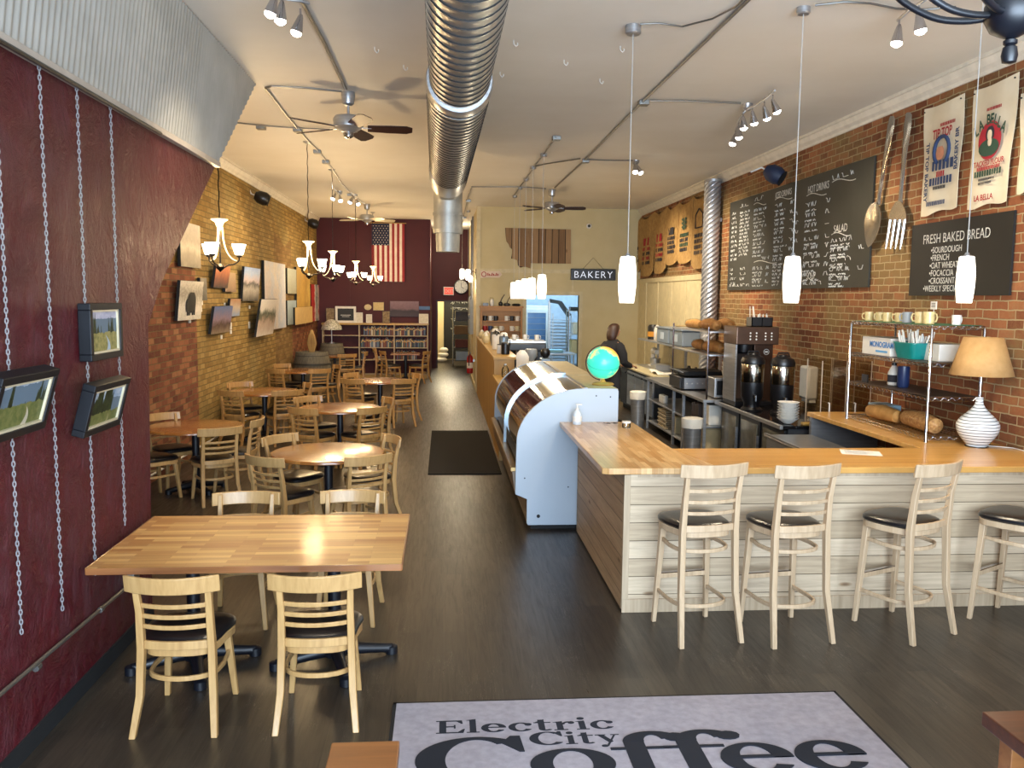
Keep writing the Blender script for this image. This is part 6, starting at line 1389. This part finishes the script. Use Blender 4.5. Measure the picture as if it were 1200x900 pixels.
# menu chalkboard : local frame: u runs from far (left in photo) to near, v up
def wall_text(parent,body,size,u,v,mt,Y0,Z0,wx_=1,ang=0,bold=.0,name='chalk_lettering',sp=1,dx=-.0215,al='LEFT'):
    # text reads toward decreasing Y
    o=text(name,body,size,mt,parent,(dx,-u,v),(0,0,0),al,.0004,sp,bold=bold,wx=wx_)
    o.rotation_euler=Euler((PI/2,0,-PI/2),'XYZ')
    if ang: o.rotation_euler=(Matrix.Rotation(-ang,3,'X')@Euler((PI/2,0,-PI/2)).to_matrix()).to_euler()
    return o
ya,yb_=13.98,9.22;zb,ztm=2.43,3.86
r=thing('menu_chalkboard','long dark chalkboard menu covered in white handwriting on the brick wall','chalkboard',(RW-.012,ya,zb))
W=ya-yb_;Hh=ztm-zb
MB().bx(-.02,0,-W,0,0,Hh).obj('board',M['board'],r,smooth=False)
random.seed(5)
def lines(u0,u1,v0,n,dv,h=.035,price=None,name='chalk_writing',jit=.35):
    m=MB()
    for i in range(n):
        v=v0-i*dv;uu=u0
        end=u0+(u1-u0)*random.uniform(1-jit,1)
        while uu<end:   # words made of short pen strokes
            wl=random.uniform(.1,.22);e2=min(uu+wl,end);P=[];x=uu
            while x<e2: P.append((-.0215,-x,v+random.choice([0,h])*random.uniform(.6,1)));x+=h*.42
            if len(P)>2: m.tube(P,.0035,4)
            uu=e2+.045
        if price:
            P=[];x=price
            while x<price+.13: P.append((-.0215,-x,v+random.choice([0,h])*random.uniform(.7,1)));x+=h*.5
            m.tube(P,.004,4)
    return m.obj(name,M['chalk'],r)
def under(u0,u1,v): 
    m=MB();m.tube([(-.0215,-(u0+(u1-u0)*t/8),v+.03*math.sin(t/8*PI*1.5+.5)) for t in range(9)],.005,4);return m.obj('chalk_underline',M['chalk'],r)
ck=M['chalk']
lines(.12,.42,1.22,9,.075,.04);lines(.12,.42,.55,2,.07,.04)
lines(.5,.95,1.3,1,.1,.05,jit=0);lines(.5,.95,1.2,13,.055,.035,jit=.05);lines(.12,.42,.32,4,.075,.04);lines(.6,.9,.32,3,.08,.04);lines(.1,1.05,.06,1,.1,.045,jit=0)
lines(1.15,1.5,1.33,1,.1,.06,jit=0);under(1.1,1.6,1.27)
for k in range(6): lines(1.12,1.65,1.17-k*.125,1,.1,.05,jit=.15);lines(1.12,1.6,1.12-k*.125,1,.1,.02)
wall_text(r,'ICED DRINKS',.12,1.95,1.28,ck,0,0,.8);under(1.95,2.55,1.25)
for k in range(7): lines(1.95,2.3,1.15-k*.125,1,.1,.05,2.5,jit=.1);lines(1.95,2.45,1.09-k*.125,1,.1,.02)
lines(1.5,1.8,.44,1,.1,.05,jit=0);under(1.2,2.1,.40)
for k in range(3): lines(1.15,1.6,.3-k*.1,1,.1,.05,1.68,jit=.1);lines(1.15,1.6,.25-k*.1,1,.1,.02);lines(1.95,2.3,.3-k*.1,2,.05,.03)
for k,v in enumerate((.98,.86,.74,.62)): lines(2.62,2.8,v,1,.1,.05,jit=0)
wall_text(r,'HOT DRINKS',.13,3.05,1.22,ck,0,0,.8);under(3.02,3.6,1.18)
for k in range(3): lines(3.0,3.35,1.05-k*.13,1,.1,.055,3.6,jit=.1);lines(3.0,3.4,.99-k*.13,1,.1,.022)
for k in range(5): lines(3.0,3.5,.62-k*.115,1,.1,.055,3.62,jit=.05);lines(3.0,3.5,.56-k*.115,1,.1,.02)
wall_text(r,'SOUP',.13,3.12,.12,ck,0,0,.85);lines(3.0,3.65,.05,1,.1,.05,jit=0)
lines(3.75,4.3,1.3,1,.1,.06,jit=0);under(3.75,4.35,1.26)
wall_text(r,'SALAD',.13,3.85,.66,ck,0,0,.9);under(3.8,4.3,.63)
for k in range(5): lines(3.78,4.35,.55-k*.115,1,.1,.05,4.5 if k%2 else None,jit=.1);lines(3.78,4.3,.5-k*.115,2,.03,.02)
wall_text(r,'TAX NOT INCLUDED',.0001,3,.1,ck,0,0) if False else None
# bread chalkboard
r=thing('bread_chalkboard','black chalkboard listing fresh baked bread on the brick wall','chalkboard',(RW-.012,8.37,2.335));bw,bh=1.55,.70
MB().bx(-.02,0,-bw,0,0,bh).obj('board',M['board2'],r,smooth=False)
wall_text(r,'FRESH BAKED BREAD',.128,.21,.50,ck,0,0,.86,bold=-.001)
for i,(t_,u) in enumerate((('\u2022SOURDOUGH',.36),('\u2022FRENCH',.36),('\u2022OAT WHEAT',.35),('\u2022FOCACCIA',.35),('\u2022CROISSANT',.35),('\u2022WEEKLY SPECIAL',.26))):
    wall_text(r,t_,.083,u,.405-i*.073,ck,0,0,.9)
# big spoon and fork
def utensil(px0,py0,px1,py1,kind):
    a=ox(px0,py0,RW-.05);b=ox(px1,py1,RW-.05)   # handle top, tip
    r=thing('giant_'+kind,'oversized silver %s hanging on the brick wall'%kind,'wall decor',(RW-.05,a.y,a.z))
    d=Vector((0,b.y-a.y,b.z-a.z));L=d.length;d.normalize();s=Vector((0,-d.z,d.y))
    def P(t,u,x=0): return tuple(d*(t*L)+s*u+Vector((x,0,0)))
    m=MB();n=18
    hw=[(0,.03),(.02,.06),(.08,.075),(.2,.06),(.35,.035),(.5,.03),(.62,.03),(.66,.05)]
    R_s=[[P(t,w,-.0),P(t,w*.5,-.018),P(t,-w*.5,-.018),P(t,-w,0),P(t,0,.008)] for t,w in hw];m.rings(R_s,True);m.obj('handle',M['silver'],r)
    m=MB()
    if kind=='spoon':
        def f(u,v):
            t=.645+.355*u;w=.175*math.sin(PI*min(1,u**.8))**.65 if 0<u<1 else .004
            return P(t,(v*2-1)*w,-.03+.03*(1-(v*2-1)**2)*math.sin(PI*u))
        m.slab(f,16,8,(-.006,0,0));m.obj('bowl',M['silver'],r)
    else:
        def f(u,v): t=.645+.15*u;w=.05+.12*math.sin(min(1,u*1.3)*PI/2);return P(t,(v*2-1)*w,-.02+.01*u)
        m.slab(f,6,4,(-.006,0,0));m.obj('neck',M['silver'],r)
        for k in range(4):
            u=-.145+k*.0967;MB().tube([P(.78,u,-.015),P(.85,u,-.02),P(.95,u,-.03),P(1,u,-.035)],[.022,.02,.017,.008],8).obj('tine',M['silver'],r)
M['silver']=plain('worn silver','#c6c4c0',.22,.95,c2='#a8a49c',ns=2)
utensil(1046,136,1021,290,'spoon');utensil(1065,132,1050,292,'fork')
# flour sacks
def sack(pa,pb,pc,pd,name,label,mt,cat='flour sack',wav=.012):
    q=[ox(*p,RW-.05) for p in(pa,pb,pc,pd)]   # TL TR BR BL
    o_=q[3];r=thing(name,label,cat,(RW-.03,o_.y,o_.z))
    L=[Vector((0,p.y-o_.y,p.z-o_.z)) for p in q]
    def f(u,v):
        t=L[0].lerp(L[1],u);b=L[3].lerp(L[2],u);p=t.lerp(b,v)
        return (-.012+wav*math.sin(u*7+v*3)*.6-wav*.5*math.sin(v*9+u*2),p.y,p.z-.02*math.sin(u*PI)*(1-v)-(.012*math.sin(u*9) if v==1 else 0))
    MB().slab(f,14,18,(-.004,0,0)).obj('cloth',mt,r)
    m=MB()
    for k in(0,1): p=L[k];m.ball((-.03,p.y+(-.03 if k==0 else .03),p.z-.04),.008,8)
    m.obj('nail',M['black'],r)
    wd=-(L[1].y-L[0].y);ht=L[0].z;return r,wd,ht
r,w_,h_=sack((1083,128),(1130,109),(1120,242),(1079,254),'flour_sack_towel','cotton flour sack with blue and red bakery print, left of the large flour sacks',M['linen'])
D=-.046
wall_text(r,'TIP TOP',.12,w_*.27,h_*.68,M['inkred'],0,0,.72,dx=D,bold=.003);wall_text(r,'TIP TOP BAKERY',.075,w_*.12,h_*.66,M['inkblue'],0,0,1.0,ang=-PI/2,dx=D,bold=.002,name='side_lettering')
wall_text(r,'BAKERY BR',.075,w_*.92,h_*.36,M['inkblue'],0,0,1.0,ang=PI/2,dx=D,bold=.002,name='side_lettering')
m=MB();m.tube([(D-.001,-w_*.52+.12*math.cos(k*PI/10),h_*.56+.13*math.sin(k*PI/10)) for k in range(-3,14)],.018,5);m.obj('blue_arc_print',M['inkblue'],r)
m=MB();m.ball((D,-w_*.48,h_*.54),.07,10,(.05,1,1));m.obj('red_print',plain('faded orange ink','#c98a6a',.9),r)
for i,(t_,v,sz_,mt2) in enumerate((('BLEACHED',.38,.07,'inkblue'),('98',.33,.06,'inkred'),('CASCADE',.255,.085,'inkblue'))[0:0]): pass
def inkblock(r,u0,u1,v,h,mt,D=-.046):
    m=MB();u=u0;
    while u<u1: w=random.uniform(.6,1)*h*.55;m.bx(D-.001,D,-(u+w),-u,v,v+h);u+=w+h*.22
    m.obj('printed_line',mt,r,smooth=False)
inkblock(r,w_*.3,w_*.75,h_*.39,.09,M['inkblue']);inkblock(r,w_*.42,w_*.58,h_*.33,.05,M['inkred']);inkblock(r,w_*.25,w_*.8,h_*.26,.07,M['inkblue']);inkblock(r,w_*.35,w_*.65,h_*.22,.03,M['ink']);inkblock(r,w_*.2,w_*.65,h_*.08,.04,M['inkblue']);inkblock(r,w_*.45,w_*.8,h_*.775,.03,M['inkred'])
r,w_,h_=sack((1141,106),(1194,84),(1178,235),(1133,246),'flour_sack_towel','cotton flour sack with a red oval emblem and arched green lettering',M['linen'])
for i,ch in enumerate('LA BELLA'):
    t_=(i-3.5)/3.5;wall_text(r,ch,.125,w_*.5+t_*w_*.27-.03,h_*.665-.08*t_*t_,M['inkgreen'],0,0,.75,ang=-t_*.45,dx=D,bold=.004)
m=MB();m.ball((D+.002,-w_*.5,h_*.535),.155,24,(.03,1,1.05));m.obj('red_emblem',plain('red emblem','#a82330',.9),r)
m=MB();m.ball((D-.004,-w_*.5,h_*.475),.12,16,(.03,1.15,.62));m.obj('green_shawl',M['inkgreen'],r)
m=MB();m.ball((D-.006,-w_*.52,h_*.585),.058,14,(.03,1,1.15));m.obj('dark_hair_print',M['ink'],r)
m=MB();m.ball((D-.0085,-w_*.52,h_*.575),.036,12,(.03,.9,1.3));m.ball((D-.0085,-w_*.53,h_*.52),.04,12,(.03,.7,1.0));m.obj('face_print',plain('cream ink','#dccbb0',.9),r)
wall_text(r,'TACKED FLOUR',.066,w_*.17,h_*.335,M['inkred'],0,0,.85,dx=D,bold=.001);inkblock(r,w_*.25,w_*.75,h_*.30,.03,M['inkred']);inkblock(r,w_*.2,w_*.8,h_*.25,.05,M['inkgreen']);inkblock(r,w_*.3,w_*.65,h_*.215,.02,M['ink']);inkblock(r,w_*.3,w_*.6,h_*.185,.02,M['ink']);inkblock(r,w_*.4,w_*.72,h_*.775,.025,M['inkred'])
wall_text(r,'LA BELLA',.07,w_*.22,h_*.055,M['inkred'],0,0,.9,dx=D,bold=.001)
r,w_,h_=sack((1196,110),(1232,92),(1222,215),(1191,228),'flour_sack_towel','third cotton flour sack barely showing at the right edge of the photo',M['linen'])
inkblock(r,w_*.3,w_*.8,h_*.3,.06,M['inkblue'])
# burlap bags
bags=[((741,258),(753,252),(752,318),(741,320),'farthest'),((752,256),(768,247),(764,322),(752,324),'second from the far corner'),((768,252),(783,238),(778,318),(764,322),'third from the far corner'),((782,240),(797,230),(793,308),(776,312),'fourth from the far corner'),((796,232),(814,222),(811,306),(793,310),'second nearest the spiral column'),((813,224),(832,212),(828,312),(809,316),'nearest the spiral column')]
for i,(a,b,c,d,lab) in enumerate(bags):
    q=[ox(*p,RW-.05) for p in(a,b,c,d)];zt_=C-.2;yL,yR=q[0].y,q[1].y
    zb_=(q[2].z+q[3].z)/2-.02;wd_=yL-yR;hh_=zt_-zb_
    r=thing('burlap_sack','brown burlap coffee sack hanging under the crown moulding, '+lab,'burlap sack',(RW-.03,yL-.02,zb_),group='burlap sacks in a row')
    def f(u,v,wd_=wd_,hh_=hh_,i=i):
        w=wd_*(.97 if v>.05 else .97);z=hh_*(1-v)
        ed=abs(2*u-1);zz=z+(.11*ed**4 if v>.8 else 0)*((v-.8)/.2)-(.1*math.sin(u*PI)*(1-v)**3)
        return (-.02-.02*math.sin(u*PI)-.012*math.sin(u*9+i+v*4),-u*w,zz)
    MB().slab(f,12,16,(-.012,0,0)).obj('sack_cloth',M['burlap'],r)
    ik=[M['ink'],M['inkred'],M['inkred'],M['ink'],M['inkgreen'],M['ink']][i];Dx=-.06
    m=MB()
    if i==4:
        for s in(-1,1):
            for k in range(3): m.prism([(-wd_*.5,hh_*(.52+k*.06)),(-wd_*.5+s*wd_*.18,hh_*(.58+k*.06)),(-wd_*.5+s*wd_*.05,hh_*(.60+k*.06))],lambda a,b,w:(w,a,b),Dx-.001,Dx)
    elif i==5:
        m.tube([(Dx,-wd_*.3,hh_*.55),(Dx,-wd_*.75,hh_*.55),(Dx,-wd_*.75,hh_*.72),(Dx,-wd_*.5,hh_*.8),(Dx,-wd_*.3,hh_*.72)],.012,4,True)
    else: m.bx(Dx-.001,Dx,-wd_*.7,-wd_*.3,hh_*.5,hh_*.62)
    m.obj('printed_emblem',ik,r,smooth=False)
    for k in range(4):
        m=MB();u=wd_*.25
        while u<wd_*.75: w=random.uniform(.04,.09);m.bx(Dx-.001,Dx,-(u+w),-u,hh_*(.42-.075*k),hh_*(.42-.075*k)+.07);u+=w+.035
        m.obj('printed_line',M['ink'] if k%2 else ik,r,smooth=False)
# spiral column
q=ox(844,260,RW-.2);cyy=q.y-.1;cr=.145
r=thing('spiral_column','silver spiral-ribbed vertical pipe on the brick wall between sacks and menu','column',(RW-.17,14.5,0))
m=MB();n=98;nz=400;z0_=.902;z1_=C-.12
def f(u,v):
    a=2*PI*u;z=z0_+(z1_-z0_)*v;rr=.122+.022*abs(math.sin((7*a-2*PI*z/.085)/2))
    return (rr*math.cos(a),rr*math.sin(a),z)
m.grid(f,n,nz);m.obj('ribbed_pipe',plain('spiral pipe metal','#b9bbc0',.33,.75,c2='#a9abb2'),r);MB().lathe([(.15,C-.14),(.15,C-.1),(.12,C-.095)],n=30).obj('end_cap',M['steel'],r)
MB().bx(-.03,.17,-.03,.03,1.3,1.36).obj('wall_strap',M['steel'],r,smooth=False);MB().bx(-.03,.17,-.03,.03,3.6,3.66).obj('wall_strap',M['steel'],r,smooth=False)
# ================= PERSON =================
def person(x,y,rz,label):
    r=thing('person',label,'person',(x,y,0),rz)
    # skin-modifier body, facing +X local
    V_=[];E_=[];Rr=[]
    def v(p,rad,par=None):
        V_.append(p);Rr.append(rad);i=len(V_)-1
        if par is not None:E_.append((par,i))
        return i
    pel=v((0,0,.98),(.16,.13));sp=v((.0,0,1.15),(.145,.115),pel);ch=v((.02,0,1.33),(.175,.13),sp);up=v((.03,0,1.45),(.14,.1),ch);nk=v((.04,0,1.53),(.058,.058),up);hd0=v((.055,0,1.60),(.062,.06),nk)
    body_parts=[]
    for s in(-1,1):
        hp=v((0,s*.09,.92),(.1,.1),pel);kn=v((.02,s*.1,.5),(.066,.066),hp);an=v((-.01,s*.1,.1),(.045,.045),kn);ft=v((.06,s*.105,.045),(.045,.035),an);v((.16,s*.11,.035),(.036,.025),ft)
        sh=v((.02,s*.18,1.42),(.075,.075),up);el=v((.06,s*.27,1.15),(.052,.052),sh);wr=v((.3,s*.2,1.06),(.033,.033),el)
        pm=v((.37,s*.18,1.05),(.03,.02),wr)
    me=bpy.data.meshes.new('body');me.from_pydata(V_,E_,[]);o=bpy.data.objects.new('body',me);col.objects.link(o);o.parent=r
    me.materials.append(M['skin'])
    sk=o.modifiers.new('skin','SKIN');sk.use_smooth_shade=True
    for i,q in enumerate(Rr): me.skin_vertices[0].data[i].radius=q
    me.skin_vertices[0].data[0].use_root=True
    sb=o.modifiers.new('sub','SUBSURF');sb.levels=1;sb.render_levels=2
    # clothing
    def ell(cx,cy,z,a,b,n=20): return [(cx+a*math.cos(2*PI*j/n),cy+b*math.sin(2*PI*j/n),z) for j in range(n)]
    MB().rings([ell(0,0,.86,.155,.2),ell(0,0,.95,.16,.205),ell(.0,0,1.1,.15,.18),ell(.01,0,1.28,.165,.21),ell(.02,0,1.4,.165,.235),ell(.025,0,1.46,.145,.215),ell(.03,0,1.505,.11,.14),ell(.038,0,1.545,.072,.076)]).obj('dark_top',M['cloth'],r)
    for s in(-1,1):
        MB().tube([(.02,s*.16,1.435),(.02,s*.2,1.40),(.05,s*.255,1.27),(.06,s*.275,1.15),(.14,s*.25,1.1),(.27,s*.21,1.065)],[.085,.095,.085,.072,.062,.05],14).obj('sleeve',M['cloth'],r)
        MB().tube([(0,s*.085,.95),(.005,s*.095,.75),(.02,s*.1,.5),(.0,s*.1,.3),(-.01,s*.1,.09)],[.12,.108,.085,.07,.062],14).obj('trouser_leg',M['trouser'],r)
        MB().rings([[(x,s*.105+y*.045,z) for x,y in rounded(-.07,.2,-1,1,.06)] for z in(0,.03)]).obj('shoe_sole',M['black'],r);MB().ball((.06,s*.105,.05),.06,12,(2.1,.75,.8)).obj('shoe',M['black'],r)
        # fingers
        for k in range(4):
            yy=s*.18+(-.024+k*.016);MB().tube([(.375,yy,1.05),(.41,yy,1.048),(.43,yy,1.03),(.437,yy,1.01)],[.0085,.008,.0075,.006],6).obj('finger',M['skin'],r)
        MB().tube([(.345,s*.18-s*.03,1.05),(.375,s*.18-s*.05,1.045),(.4,s*.18-s*.052,1.03)],[.011,.01,.007],6).obj('thumb',M['skin'],r)
    hd=MB().ball((.07,0,1.69),.1,20,(.95,.78,1.2)).obj('head',M['skin'],r)
    m=MB();m.tube([(.16,0,1.70),(.182,0,1.672),(.165,0,1.665)],[.008,.014,.008],8);m.obj('nose',M['skin'],hd)
    for s in(-1,1):
        MB().ball((.153,s*.032,1.705),.011,8).obj('eye',M['white'],hd);MB().ball((.162,s*.032,1.705),.005,6).obj('iris',M['hair'],hd)
        MB().ball((.06,s*.08,1.69),.022,8,(.8,.4,1.3)).obj('ear',M['skin'],hd)
    MB().ball((.152,0,1.635),.016,8,(.5,1.4,.5)).obj('mouth',plain('lips','#9c5048',.5),hd)
    R_s=[]
    def hr(z,cx,a,b): return [(cx+a*math.cos(2*PI*j/24),b*math.sin(2*PI*j/24)*(1+.03*math.sin(j*5)),z) for j in range(24)]
    R_s=[hr(1.53,-.02,.055,.085),hr(1.56,-.012,.075,.1),hr(1.62,.0,.095,.108),hr(1.68,.02,.105,.108),hr(1.74,.035,.115,.1),hr(1.79,.05,.1,.085),hr(1.82,.055,.06,.05),hr(1.828,.055,.02,.02)]
    MB().rings(R_s).obj('hair',M['hair'],r)
    return r
person(3.03,15.3,.5,'person with shoulder-length brown hair in a black top, standing at the prep counter')
# ================= LIGHT =================
def area(name,loc,rot,sx,sy,e,c):
    L=bpy.data.lights.new(name,'AREA');L.shape='RECTANGLE';L.size=sx;L.size_y=sy;L.energy=e;L.color=c
    o=bpy.data.objects.new(name,L);col.objects.link(o);o.location=loc;o.rotation_euler=rot;return o
def point(loc,e,c,r=.1):
    L=bpy.data.lights.new('lamp','POINT');L.energy=e;L.color=c;L.shadow_soft_size=r;o=bpy.data.objects.new('unseen_light',L);col.objects.link(o);o.location=loc;return o
area('window_daylight',(.6,YF-.25,2.2),(PI/2,0,0),7.0,3.4,900,(.66,.82,1.0))
area('kitchen_light',(3.3,23.0,4.2),(0,0,0),3,3,170,(.42,.68,1.0))
point((.2,29.5,2.6),110,(1,.86,.58),.2)
point((.3,25.5,3.6),40,(1,.85,.6),.2)  # added light to brighten the corridor; no fixture hangs here
def spot(loc,d,e,c=(1,.84,.62),ang=110):
    L=bpy.data.lights.new('spot','SPOT');L.energy=e;L.color=c;L.spot_size=math.radians(ang);L.spot_blend=.8;L.shadow_soft_size=.06
    o=bpy.data.objects.new('spot_light',L);col.objects.link(o);o.location=loc;o.rotation_euler=Vector(d).to_track_quat('-Z','Y').to_euler();return o
spot((3.3,9.0,C-.25),(.5,.1,-1),120);spot((3.3,9.3,C-.25),(-.6,.6,-1),90);spot((2.95,13.2,C-.25),(.6,.35,-1),300);spot((3.0,16.5,C-.3),(.7,.3,-1),160);spot((2.95,13.2,C-.25),(-.7,.2,-1),80)  # fourth spot has no fixture, added as ambient light for the prep side
spot((-1.0,6.6,C-.25),(-.3,.2,-1),70);spot((-1.8,15.1,C-.25),(-.7,-.2,-1),90);spot((-1.8,19.5,C-.25),(-.6,.5,-1),90);spot((3.5,6.3,C-.25),(.4,.3,-1),60)
w=bpy.data.worlds.new('world');sc.world=w;w.use_nodes=True;bg=w.node_tree.nodes['Background'];bg.inputs[0].default_value=(.55,.7,.9,1);bg.inputs[1].default_value=.8
sc.view_settings.view_transform='Standard';sc.view_settings.look='None';sc.view_settings.gamma=1;sc.view_settings.use_curve_mapping=False;sc.view_settings.exposure=1.1
cy=sc.cycles;cy.use_denoising=True;cy.max_bounces=8;cy.diffuse_bounces=4;cy.glossy_bounces=4;cy.transparent_max_bounces=12;cy.sample_clamp_indirect=6;cy.caustics_reflective=False;cy.caustics_refractive=False;cy.use_adaptive_sampling=True
